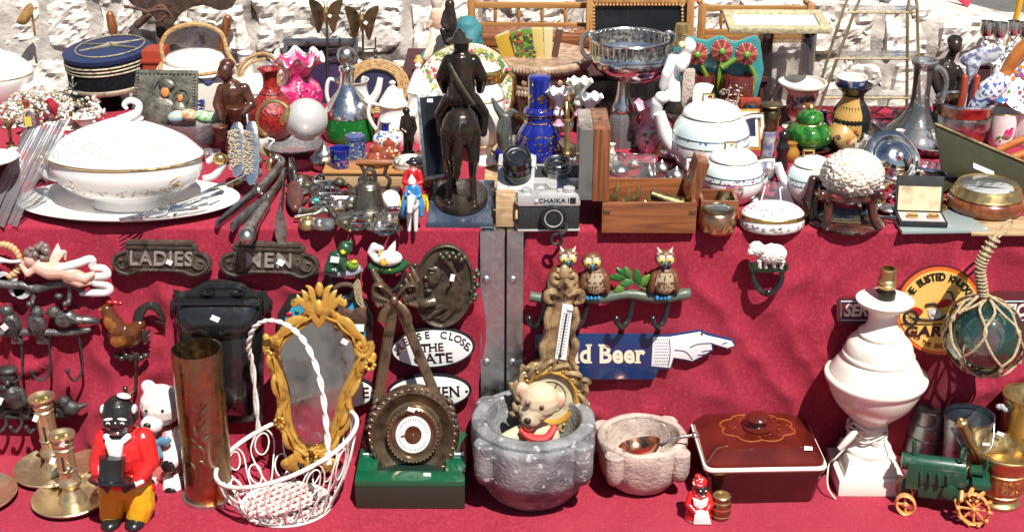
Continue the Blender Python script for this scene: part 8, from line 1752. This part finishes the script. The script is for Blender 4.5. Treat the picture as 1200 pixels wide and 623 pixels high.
# middle back row
t = LT('brass_candlestick', 'brass topped candlestick with striped blue stem', 'candlestick', 898, 200, 12, [(13, 0), (14, 3), (9, 8), (8, 20), (9, 40), (9, 44)], 'stripe_blue'); lay(t, 'top', 'brass_old', [(9, 44), (10, 48), (11, 66), (9, 69), (13, 72), (13, 74), (8, 75), (.1, 76)])
t = T('framed_photo', 'small gold edged photo frame with white mount', 'picture frame', 886, 176, Y=.30, rot=(-12, 0, 0)); b = t.b(); b.prism([(868, 130), (892, 130), (892, 176), (868, 176)], 0, 4); b.part('frame', 'gilt_paint', bevel=1); b = t.b(); b.prism([(871, 133), (889, 133), (889, 172), (871, 172)], -1, 1.2); b.part('mount', 'paper'); b = t.b(); b.prism([(875, 140), (886, 140), (886, 160), (875, 160)], -1.6, .8); b.part('picture', 'picture_ink')
t = LT('black_bottle', 'small black figure shaped bottle beside the green jar', 'bottle', 915, 202, 7, [(7, 0), (8, 6), (6, 18), (8, 26), (5, 34), (6, 42), (3, 46), (.1, 48)], 'black_gloss', solo=True)
t = LT('amber_jug', 'small amber glass jug behind the black bottle', 'jug', 926, 192, 8, [(7, 0), (10, 6), (10, 12), (6, 18), (7, 22)], 'amber', solo=True)
t = LT('urn_vase', 'white flared urn vase with dark painted scene on brown neck', 'vase', 936, 156, 18, [(18, 0), (20, 3), (10, 8), (14, 16), (17, 30), (16, 42), (22, 48), (28, 52), (28, 55)], 'porcelain_cream', wall=(2, 30)); tp = t.prof; t.prof = [(14.4, t.y - 16), (17.3, t.y - 30), (16.4, t.y - 42)]; deco(t, 120, 2.6, 18, 40, [(.2, .08, .04), (.1, .05, .03), (.45, .22, .05), (.05, .1, .2), (.4, .03, .03)], 195, 345)
t = LT('saucer', 'pewter saucer under the green lidded jar', 'saucer', 946, 182, 18, [(18, 0), (24, 2), (31, 7), (31, 8), (20, 3), (.1, 3)], 'pewter', solo=True); sz = t
t = LT('green_jar', 'mottled green glazed lidded jar on a pewter saucer', 'jar', 946, 178, 17, [(18, 0), (25, 6), (27, 15), (24, 24), (16, 29)], 'green_glaze', Y=sz.p.y, z=ZT + 4 * sz.s); lay(t, 'lid', 'green_glaze', [(16, 30), (16, 36), (11, 42), (4, 44), (.1, 45)]); band(t, 29, 16, 'brass', 'brass_ring', 1); lay(t, 'knob', 'brass', [(2, 44), (4, 47), (2, 50), (.1, 51)])
t = LT('two_tone_vase', 'black and tan pottery vase with flared lip', 'vase', 994, 176, 17, [(16, 0), (18, 3), (23, 22), (21, 42), (13, 54), (13, 62), (21, 70), (22, 72)], 'black_gloss', wall=(2, 56)); b = t.b(); b.col = (.5, .3, .08); rows = []
for r, h in ((18.3, 4), (23.3, 22), (21.4, 41), (13.4, 54), (13.3, 60)): rows.append([t.pv(994 + r * 1.012 * math.cos(R(a)), t.y - h, r * 1.012 * math.sin(R(a))) for a in range(196, 296, 5)])
b.grid(rows, False); b.part('tan_panel', 'at_satin'); deco(t, 26, 2.2, 8, 24, [(.35, .04, .03), (.08, .04, .02), (.5, .4, .2)], 205, 280, off=.7)
t = LT('blue_bowl', 'small cream bowl with blue zigzag band standing on the vase', 'bowl', 997, 106, 10, [(10, 0), (12, 2), (17, 10), (18.5, 16)], 'porcelain_cream', Y=t.p.y, wall=(1.4, 4)); lay(t, 'blue_band', 'zigzag', [(16.2, 7), (18.4, 12), (18.9, 15)], caps=False, sm=1)
t = LT('tan_jug', 'tan stoneware jug with red flowers in front of the two tone vase', 'jug', 985, 178, 13, [(12, 0), (18, 8), (19, 18), (13, 27), (10, 30)], 'tan_ware', part='body'); deco(t, 14, 2.4, 8, 20, [(.45, .05, .03), (.12, .06, .03)])
# coral
t = T('coral_stand', 'dark carved rosewood stand under the coral', 'stand', 992, 262); y0 = t.y; b = t.b(); b.lathe(992, [(44, y0), (46, y0 - 3), (40, y0 - 7), (36, y0 - 8), (30, y0 - 5), (.1, y0 - 5)], sy=.8, seg=44); b.part('base', 'rosewood')
for a in (225, 315, 45, 135):
    ca, sa = math.cos(R(a)), math.sin(R(a)) * .8; tub(t, 'leg', 'rosewood', [(992 + 46 * ca, y0 - 4, 46 * sa), (992 + 38 * ca, y0 - 14, 38 * sa), (992 + 36 * ca, y0 - 32, 36 * sa), (992 + 46 * ca, y0 - 44, 46 * sa), (992 + 52 * ca, y0 - 38, 52 * sa)], [4.5, 5, 5, 5, 3], seg=10)
tub(t, 'ring', 'rosewood', [(992 + 34 * math.cos(a), y0 - 36, 28 * math.sin(a)) for a in [2 * math.pi * i / 24 for i in range(24)]], 4, closed=True, sm=2)
b = t.b(); b.chain([(952, y0 - 2, 6), (950, y0 - 24, 12), (956, y0 - 46, 16)], [9, 9, 6]); b.part('carved_branch', 'rosewood', wob=2, wobs=50)
t2 = T('brain_coral', 'white brain coral resting on the dark wooden stand', 'coral', 999, y0 - 38, Y=t.p.y, z=ZT + 38 * t.s); b = t2.b(); b.ball((999, t2.y - 22, 0), (36, 28, 32), seg=110); k = t2.s
for i, v in enumerate(b.v):
    n = v - t2.pt(999, t2.y - 22); u = n.normalized(); w = mn.noise(v * 62 + mn.noise_vector(v * 34) * .9); b.v[i] = v + u * (2.2 * math.cos(w * 26) + 1.6 * mn.noise(v * 14)) * k
b.solo('coral', angle=180)
# silver dish, jewellery
t = T('silver_dish', 'silver covered dish tipped on its side showing its ringed lid', 'dish', 1046, 218, Y=.26, z=ZT + .02)
def face(b, cx_, cy_, prof, eul): m = b.n(); b.grid([[t.pt(cx_, cy_) + Vector((r * math.cos(a), d, r * math.sin(a))) * t.s for a in [2 * math.pi * i / 44 for i in range(44)]] for r, d in prof], True, False, True); b.turn(m, (cx_, cy_, 0), eul)
b = t.b(); face(b, 1046, 188, [(18, 34), (32, 16), (36, 6), (37, 0), (34, -3), (30, -5), (29, -3), (26, -6), (24, -5), (20, -8), (18, -13), (12, -17), (6, -18), (6, -20), (4, -23), (.1, -24)], (-34, 0, 18)); b.part('cover', 'silver'); tub(t, 'handle', 'silver', [(1074, 196, -6), (1084, 196, -12), (1100, 197, -14), (1102, 202, -14), (1086, 204, -12), (1076, 204, -8)], 2.6)
t = LT('silver_bowl', 'tarnished silver bowl with gilt rim lying open behind the coral', 'bowl', 1008, 184, 14, [(12, 0), (18, 4), (27, 16), (28, 24)], 'silver_dull', wall=(1.2, 4), rot=(18, -14, 0)); band(t, 24, 28, 'copper', 'rim')
for i, (x, y, r, lab) in enumerate(((1040, 166, 30, 'pressed glass dish with gilt edge left of the glass ewer'), (1082, 214, 26, 'pink pressed glass bowl beside the olive box, lower one'), (1090, 186, 24, 'pink pressed glass bowl beside the olive box, upper one'))):
    t = LT('glass_dish', lab, 'dish', x, y, r * .5, [(r * .5, 0), (r * .6, 2), (r * .9, 8), (r, 13)], 'glass_lilac' if i else 'glass_cut', wall=(1.2, 2), flute=(16, .05), seg=64); band(t, 13, r, 'brass_old' if i == 0 else 'glass_cut', 'rim', seg=40)
for i, (x, y) in enumerate(((1040, 214), (1052, 222), (1064, 216), (1076, 224), (1088, 222), (1098, 216), (1108, 218), (1034, 238), (1042, 246), (1092, 232), (1080, 236), (1104, 232))): trinket(x, y, i, 'gold or silver trinket in the heap beside the round compass', 'trinkets beside the compass', ['gold', 'silver', 'brass', 'silver_dull', 'copper'], ZT + .012)
# brass shelf unit and bust
t = T('brass_etagere', 'folding brass shelf stand with three glass shelves against the wall', 'shelf stand', 1030, 148, Y=.70)
for p in ([(1003, -6, 20), (993, 14, 20), (955, 136, 20)], [(1008, -6, -6), (1000, 12, -6), (950, 150, -6)], [(1064, -4, -6), (1062, 12, -6), (1061, 148, -6)], [(1076, -4, 20), (1080, 10, 20), (1083, 136, 20)]): tub(t, 'rod', 'brass_pale', p, 1.9, sm=1)
for x0, x1, y in ((992, 1080, 12), (978, 1081, 66), (964, 1082, 112)):
    b = t.b(); b.add([t.pt(x, y, d) + Vector((0, 0, h * t.s)) for h in (0, 1.6) for x, d in ((x0, -6), (x1 - 18, -6), (x1, 20), (x0 + 8, 20))], [[3, 2, 1, 0], [4, 5, 6, 7], [0, 1, 5, 4], [1, 2, 6, 5], [2, 3, 7, 6], [3, 0, 4, 7]]); b.part('glass_shelf', 'glass'); tub(t, 'shelf_rail', 'brass_pale', [(x0, y + 1, -7), (x1 - 18, y + 1, -7), (x1, y + 1, 20)], 1.5, sm=1)
t = LT('glass_ewer', 'large clear glass ewer with wide base and tall looped handle', 'decanter', 1072, 178, 34, [(36, 0), (42, 4), (38, 12), (20, 30), (11, 48), (11, 82), (13, 92), (14, 96)], 'glass', sm=3, wall=(1, 2)); tub(t, 'handle', 'glass_cut', [(1086, t.y - 84, 0), (1100, t.y - 88, 0), (1109, t.y - 74, 0), (1104, t.y - 50, 0), (1093, t.y - 28, 0)], [3, 3.4, 3.4, 3, 2.6]); lay(t, 'lip', 'glass_cut', [(13, 90), (15.5, 96), (13, 98), (11, 90)], caps=False)
t = T('bronze_bust', 'dark bronze half figure of a woman against the stone wall', 'bust', 1110, 140, Y=.66); b = t.b(); b.ball((1119, 54, 0), (8, 9.5, 8)); b.ball((1120, 49, 4), (9, 7, 8)); b.limb((1117, 62, 2), (1113, 72, 4), 5, 6); b.chain([(1108, 84, 4), (1110, 100, 4), (1112, 122, 4)], [15, 13, 14]); b.chain([(1098, 80, 2), (1094, 92, -4), (1098, 106, -8)], [7, 6, 4.5]); b.chain([(1121, 82, 0), (1127, 92, -4), (1122, 104, -8)], [6, 5, 4]); b.lathe(t.x, [(16, t.y), (16, t.y - 6), (11, t.y - 14)], seg=20); b.solo('bronze_dark', voxel=1)
# copper cooler with its contents
t = LT('wine_cooler', 'copper and silver cooler with embossed dark band and handles', 'cooler', 1124, 178, 24, [(22, 0), (26, 3), (29, 26), (31, 44), (34, 50), (35, 53)], 'copper', wall=(1.6, 8)); lay(t, 'band', 'silver_dull', [(29.3, 22), (31.4, 24), (32, 36), (30.6, 38)], caps=False); lay(t, 'rim', 'silver', [(33.6, 50), (36, 53), (34, 54.6), (32.6, 52)], sm=1, caps=False); cz = t.p.y
t = T('delft_brush', 'blue and white delft brush with orange wooden handle in the cooler', 'brush', 1150, 130, Y=cz); b = t.b(); b.chain([(1140, 124, -8), (1156, 104, -10), (1170, 92, -10)], [9, 14, 12]); b.part('body', 'bluewhite', voxel=1); tub(t, 'handle', 'wood_orange', [(1168, 94, -10), (1178, 78, -10), (1188, 62, -10), (1206, 44, -10)], [8, 7, 8, 8], seg=14)
t = T('delft_spoon', 'big blue and white porcelain ladle leaning in the cooler', 'ladle', 1140, 130, Y=cz + .01); b = t.b(); b.ball((1152, 68, 6), (25, 11, 4), (0, -14, 0), 24); b.chain([(1142, 78, 6), (1136, 100, 2), (1128, 130, -4)], [8, 4, 3.6]); b.solo('bluewhite_grey', voxel=1)
for i, (x, lab) in enumerate(((1120, 'dark red handle standing in the cooler by the bust'), (1134, 'dark red and white handle standing in the cooler'))): t = T('knife_handle', lab, 'handle', x, 138, Y=cz - .012, group='handles in the cooler'); b = t.b(); b.tube([(x, 140, 0), (x + 8, 114, 0), (x + 12, 92, 4)], [4, 4.6, 4], 10, 4, roundc=True); b.solo('lino_red')
for x, lab in ((1170, 'white cup painted with a pink rose, left of two'), (1201, 'white cup painted with a pink rose, cut by the right photo edge')):
    t = LT('rose_cup', lab, 'cup', x, 174, 12, [(11, 0), (13, 2), (16, 14), (18, 40)], 'porcelain', wall=(1.2, 4), group='rose painted cups'); band(t, 40, 17.8); deco(t, 12, 3, 14, 24, [(.55, .03, .15), (.6, .1, .25)], 268, 300); deco(t, 10, 2.2, 8, 16, [(.05, .25, .06)], 240, 290)
t = T('silver_tray', 'silver tray at the back carrying four silver goblets', 'tray', 1178, 66, Y=.76, z=ZT + .155); b = t.b(); b.flatslab([(-40, -14), (44, -14), (44, 16), (-40, 16)], -3, 0); b.part('top', 'silver_dull', bevel=1); b = t.b(); b.flatslab([(-34, -8), (40, -8), (40, 12), (-34, 12)], -76, -3.2); b.part('stand', 'dark_red_cloth'); gz = t
for i, (x, d, lab) in enumerate(((1152, 0, 'silver goblet nearest to the dark bust'), (1167, -.012, 'silver goblet, second from the dark bust'), (1183, .002, 'silver goblet, third from the dark bust'), (1197, -.01, 'silver goblet at the photo edge'))):
    LT('silver_goblet', lab, 'goblet', x, 60, 6, [(7, 0), (6, 2), (2, 6), (2, 14), (4, 17), (2, 20), (7, 26), (8.4, 34), (8, 42)], 'silver', Y=.76 + d, z=ZT + .155, group='silver goblets', wall=(.8, 26), solo=True)
t = T('white_blossoms', 'white porcelain blossom cluster in front of the silver goblets', 'ornament', 1168, 100, Y=.60); b = t.b(); b.col = (.8, .8, .79)
for k in range(60): b.ball((1168 + rnd(-15, 15), 62 + rnd(-12, 14), rnd(-8, 8)), (rnd(2, 4), rnd(1, 3), rnd(2, 4)), (rnd(0, 90), rnd(0, 90), 0), 7)
b.limb((1168, 70, 0), (1168, t.y, 0), 6, 8); b.solo('at_gloss')
def disc(lab, x, y, r, ry, Y, mat, rot, cols=None, n=0):
    t = T('china_plate', lab, 'plate', x, y + ry, Y=Y, rot=rot); b = t.b(); b.grid([[t.pt(x + k * r * math.cos(a), y - k * ry * math.sin(a), d) for a in [2 * math.pi * i / 40 for i in range(40)]] for k, d in ((.6, 5), (.98, 1), (1, 0), (.98, -1), (.62, 2))], True, True, True); b.part('plate', mat)
    if n:
        b = t.b()
        for i in range(n): a, q = rnd(0, 6.28), rnd(.2, .92); b.col = random.choice(cols); px_, py_ = x + q * r * math.cos(a), y - q * ry * math.sin(a); k = rnd(1.2, 3); dd = 2 - max(0, q - .62) * 8.4 - .7 - .01 * i; b.add([t.pt(px_ + k * math.cos(j * 1.05), py_ + k * math.sin(j * 1.05), dd) for j in range(6)], [list(range(6))])
        b.part('painted_flowers', 'at_gloss', smooth=False)
disc('white china plate with bright flowers at the right photo edge', 1200, 98, 28, 34, .50, 'porcelain', (-14, 0, 0), [(.5, .03, .15), (.55, .2, .03), (.05, .25, .08), (.1, .15, .4), (.25, .06, .2)], 60)
disc('bright blue glass plate behind the rose cups', 1174, 104, 15, 17, .62, 'blue_glass', (-14, 0, 0))
# olive box, compass, cufflinks
t = T('olive_box_lid', 'open olive painted metal box lid with brass edge and paper label', 'box', 1152, 224, rot=(-10, 0, 0), Y=.18); b = t.b(); b.prism([(1100, 149), (1206, 194), (1206, 240), (1105, 201)], 0, 5); b.part('lid', 'olive_paint', bevel=1); tub(t, 'edge', 'brass_old', [(1099, 148, 0), (1206, 193, 0)], 2, sm=1); b = t.b(); b.prism([(1142, 192), (1166, 202), (1166, 208), (1142, 198)], -.8, .8); b.part('label', 'paper'); b = t.b(); b.box(1100, 1210, t.y - 14, t.y, 8, 60); b.part('tray', 'olive_paint', bevel=1)
for x0, y0_, x1, y1, lab in ((1170, 176, 1206, 160, 'orange wooden stick lying across the olive box, upper one'), (1176, 188, 1206, 178, 'orange wooden stick lying across the olive box, lower one')): t = T('wooden_stick', lab, 'stick', 1186, 186, Y=.27, group='orange wooden sticks'); b = t.b(); b.tube([(x0, y0_, 0), (x1, y1, 0)], [4, 5], 10, 1, roundc=True); b.solo('wood_orange')
t = T('bare_board', 'bare weathered wooden board at the right table corner', 'board', 1190, 276); b = t.b(); lying(t, [(1134, 256), (1210, 256), (1214, 276.5), (1138, 276.5)], 0, 3, b); b.solo('wood_pale', bevel=.5)
t = LT('ship_compass', 'brass ship compass with glass top in a round wooden base', 'compass', 1154, 258, 40, [(40, 0), (44, 4), (44, 12), (41, 16)], 'burl', z=ZT + .006, part='base', seg=48); lay(t, 'rim', 'brass', [(39, 15), (41, 18), (39, 21), (38, 24), (36, 27), (35, 29), (32, 28), (31, 25)], sm=1, seg=48, caps=False); lay(t, 'dial', 'sign_white', [(32, 24), (.1, 24.2)], seg=40, sm=1, caps=False); lay(t, 'glass', 'glass', [(33, 28), (20, 29.4), (.1, 30)], seg=40, caps=False)
b = t.b(); o = Vector((0, 0, t.zy(t.y - 25))); b.add([o + Vector((x * t.s, d * t.s, 0)) for x, d in ((-22, 4), (0, -2.5), (22, -4), (0, 2.5))], [[0, 1, 2, 3]]); b.part('needle', 'black_matt'); b = t.b(); b.lathe(t.x + 26, [(3, t.y - 28), (3, t.y - 33), (.1, t.y - 34)], d=-20, seg=12); b.part('knob', 'brass')
t = T('glass_slab', 'thick pale glass slab under the cufflink box', 'glass slab', 1095, 270); b = t.b(); lying(t, [(1038, 249), (1057, 274.5), (1160, 273), (1122, 247)], 1, 4, b); b.solo('glass_slab', bevel=.8); gs = t
t = T('cufflink_case', 'open black case with cream lining and two gold cufflinks', 'jewellery box', 1082, 266, z=ZT + .010, rot=(0, 0, -4)); y0 = t.y; b = t.b(); b.flatslab([(-28, 0), (28, 0), (28, 34), (-28, 34)], 0, 6); b.part('base', 'black_matt', bevel=1); b = t.b(); b.flatslab([(-25, 3), (25, 3), (25, 31), (-25, 31)], 6, 6.6); b.part('cushion', 'velvet_line'); b = t.b(); m = b.n(); b.box(1054, 1110, y0 - 46, y0 - 5, 34, 37); b.turn(m, (1082, y0 - 5, 34), (-14, 0, 0)); q = b.part('lid', 'black_matt', bevel=1); b = t.b(); m = b.n(); b.box(1057, 1107, y0 - 34, y0 - 7, 33, 34.4); b.turn(m, (1082, y0 - 5, 34), (-14, 0, 0)); b.part('lining', 'paper_old', q)
for x in (-11, 13): b = t.b(); b.flatslab([(x - 6, 10), (x + 6, 10), (x + 6, 18), (x - 6, 18)], 6.8, 11); b.part('cufflink', 'gold', bevel=1)
# beyond the wall
raw('terrace', [(.2, 1.5, .86), (9, 1.5, .86), (9, 9, .80), (.2, 9, .80)], [[0, 1, 2, 3]], 'asphalt', kind='structure')
for i, (x, lab) in enumerate(((1090, 'grey chair beyond the wall, behind the pink flag'), (1150, 'grey chair beyond the wall in the middle of the terrace gap'), (1206, 'grey chair beyond the wall at the right photo edge'))):
    t = T('terrace_chair', lab, 'chair', x, 26, Y=1.75 + .12 * i, z=.86, group='grey terrace chairs'); k = .5 / t.s / 300; y = t.y; b = t.b(); b.box(x - 22, x + 22, y - 70, y - 66, -18, 22); b.part('seat', 'chair_grey', bevel=2); b = t.b(); b.box(x - 22, x + 22, y - 130, y - 84, 22, 26); b.part('backrest', 'chair_grey', bevel=2)
    for sx_ in (-21, 21):
        for d in (-17, 21): b = t.b(); b.tube([(x + sx_, y - 68, d), (x + sx_ * 1.1, y, d)], 2.4, 8, 1); b.part('leg', 'chair_rail')
t = T('yellow_pole', 'yellow pole slanting down beside the silver goblets', 'pole', 1188, 52, Y=.90); b = t.b(); b.tube([(1202, -30, 0), (1192, 16, 0), (1182, 54, 0), (1176, 84, 0)], 3.6, 10, 1); b.solo('paint_yellow')
t = T('pink_flag', 'small pink cloth pennant hanging over the wall top', 'pennant', 1130, 8, Y=1.3); b = t.b(); b.prism([(1118, -14), (1146, -14), (1134, 10), (1124, 2)], 0, 1.2, bulge=2); b.solo('flag_pink')

for i, (x, y, r, h) in enumerate(((700, 172, 9, 30), (708, 158, 8, 34), (776, 160, 9, 30), (690, 160, 8, 26), (752, 150, 8, 32), (806, 158, 9, 24), (600, 184, 8, 22), (872, 206, 9, 22), (1052, 160, 9, 30), (664, 168, 8, 24))):
    t = LT('drinking_glass', 'small clear stemmed glass among the china on the right table', 'glass', x, y, r * .7, [(r * .8, 0), (r * .7, 1.5), (2, 4), (2, h * .4), (r * .7, h * .5), (r, h * .75), (r, h)], 'glass_cut', group='small stemmed glasses', wall=(.8, h * .52), solo=True, seg=24)
for i, (x, y, r) in enumerate(((760, 200, 12), (775, 190, 10), (792, 200, 11))):
    t = LT('silver_pot', ('small dented silver teapot body beside the glass casket', 'small round silver pot behind the dented one', 'small silver pot touching the big white teapot')[i], 'pot', x, y + 18, r * .6, [(r * .6, 0), (r, r * .6), (r * .9, r * 1.2), (r * .5, r * 1.5), (r * .2, r * 1.7), (.1, r * 1.9)], 'silver_dull', group='small silver pots', solo=True)

FP = {'cup': [(.5, 0), (.7, .1), (.95, .6), (1, 1)], 'pot': [(.6, 0), (1, .35), (.95, .6), (.5, .85), (.3, .92), (.01, 1)], 'vase': [(.7, 0), (1, .25), (.8, .5), (.35, .75), (.6, 1)], 'bell': [(1, 0), (.8, .2), (.6, .6), (.2, .75), (.15, .9), (.01, 1)], 'candleholder': [(1, 0), (.9, .08), (.25, .16), (.3, .6), (.2, .7), (.6, .85), (.6, 1)]}
def fill(kind, mat, name, lab, grp, spots, paint=0):
    for x, y, r, h in spots:
        t = LT(name, lab, name.split('_')[-1], x, y, r * .6, [(r * a, h * c) for a, c in FP[kind]], mat, group=grp, seg=24, wall=(1, h * .5) if kind in ('cup', 'vase') else None)
        if paint: deco(t, paint, 1.6, h * .15, h * .7)
        if kind == 'cup': tub(t, 'handle', mat, [(x + r * .9, t.y - h * .85, 0), (x + r * 1.5, t.y - h * .7, 0), (x + r * .75, t.y - h * .25, 0)], 1.3)
fill('cup', 'porcelain', 'coffee_cup', 'small white painted coffee cup in the crowd of wares', 'small coffee cups', [(84, 196, 11, 18), (70, 178, 10, 16), (306, 178, 10, 16), (286, 152, 10, 16), (876, 226, 10, 15), (700, 206, 10, 15)], 14)
fill('vase', 'porcelain_cream', 'bud_vase', 'small cream bud vase with painted flowers in the crowd of wares', 'small bud vases', [(20, 206, 10, 30), (96, 184, 8, 26), (500, 186, 9, 30), (716, 196, 8, 26), (1052, 182, 9, 28), (880, 150, 9, 30)], 20)
fill('pot', 'silver_dull', 'silver_box', 'small tarnished silver lidded box in the crowd of wares', 'small silver boxes', [(64, 190, 9, 13), (300, 196, 9, 13), (388, 188, 9, 14), (726, 208, 11, 14), (1064, 190, 10, 13), (884, 242, 9, 12), (968, 240, 9, 12), (1014, 206, 12, 16), (1030, 226, 10, 12)])
fill('bell', 'brass', 'table_bell', 'small brass table bell in the crowd of wares', 'small brass bells', [(104, 174, 8, 20), (318, 200, 8, 18), (684, 208, 8, 18), (774, 184, 9, 22), (1040, 200, 8, 16), (520, 196, 8, 20)])
fill('candleholder', 'brass_old', 'brass_candleholder', 'small dull brass candle holder in the crowd of wares', 'small brass candle holders', [(14, 176, 8, 32), (298, 144, 8, 34), (652, 184, 8, 34), (706, 188, 8, 30), (788, 172, 8, 34), (1068, 150, 8, 34), (906, 168, 8, 30)])
fill('vase', 'cobalt', 'blue_vase', 'small dark blue glass vase in the crowd of wares', 'small blue vases', [(188, 174, 8, 26), (500, 160, 8, 30), (586, 190, 7, 26), (964, 158, 8, 26), (1094, 150, 8, 26)])
fill('vase', 'cinnabar_gloss', 'red_vase', 'small red brown glazed vase in the crowd of wares', 'small red vases', [(34, 150, 8, 30), (310, 126, 8, 30), (672, 146, 8, 30), (812, 140, 8, 26), (1022, 176, 9, 26)])

for i, (x, y, r) in enumerate(((282, 196, 15), (246, 190, 13), (54, 214, 12), (674, 196, 13), (716, 204, 13), (786, 190, 13), (1004, 222, 15), (1062, 240, 13), (1108, 182, 14), (896, 214, 13), (512, 176, 13), (298, 210, 10))):
    t = LT('pressed_glass_bowl', 'small pressed glass bowl filling a gap between the wares', 'bowl', x, y, r * .5, [(r * .5, 0), (r * .6, 1.5), (r * .9, r * .5), (r, r * .8)], 'glass_cut', wall=(1, 2), flute=(14, .05), seg=56, group='small pressed glass bowls', solo=True)
for i, (x, y) in enumerate(((664, 212), (676, 216), (690, 212), (700, 198), (742, 196), (782, 204), (880, 232), (892, 250), (932, 256), (1020, 240), (1006, 236), (1030, 254), (1098, 246), (276, 212), (264, 220), (60, 200), (508, 200), (516, 190))): trinket(x, y, i, 'small gold or silver trinket filling a gap between bigger wares', 'trinkets in the gaps', ['gold', 'silver', 'brass', 'silver_dull', 'copper', 'pewter'])
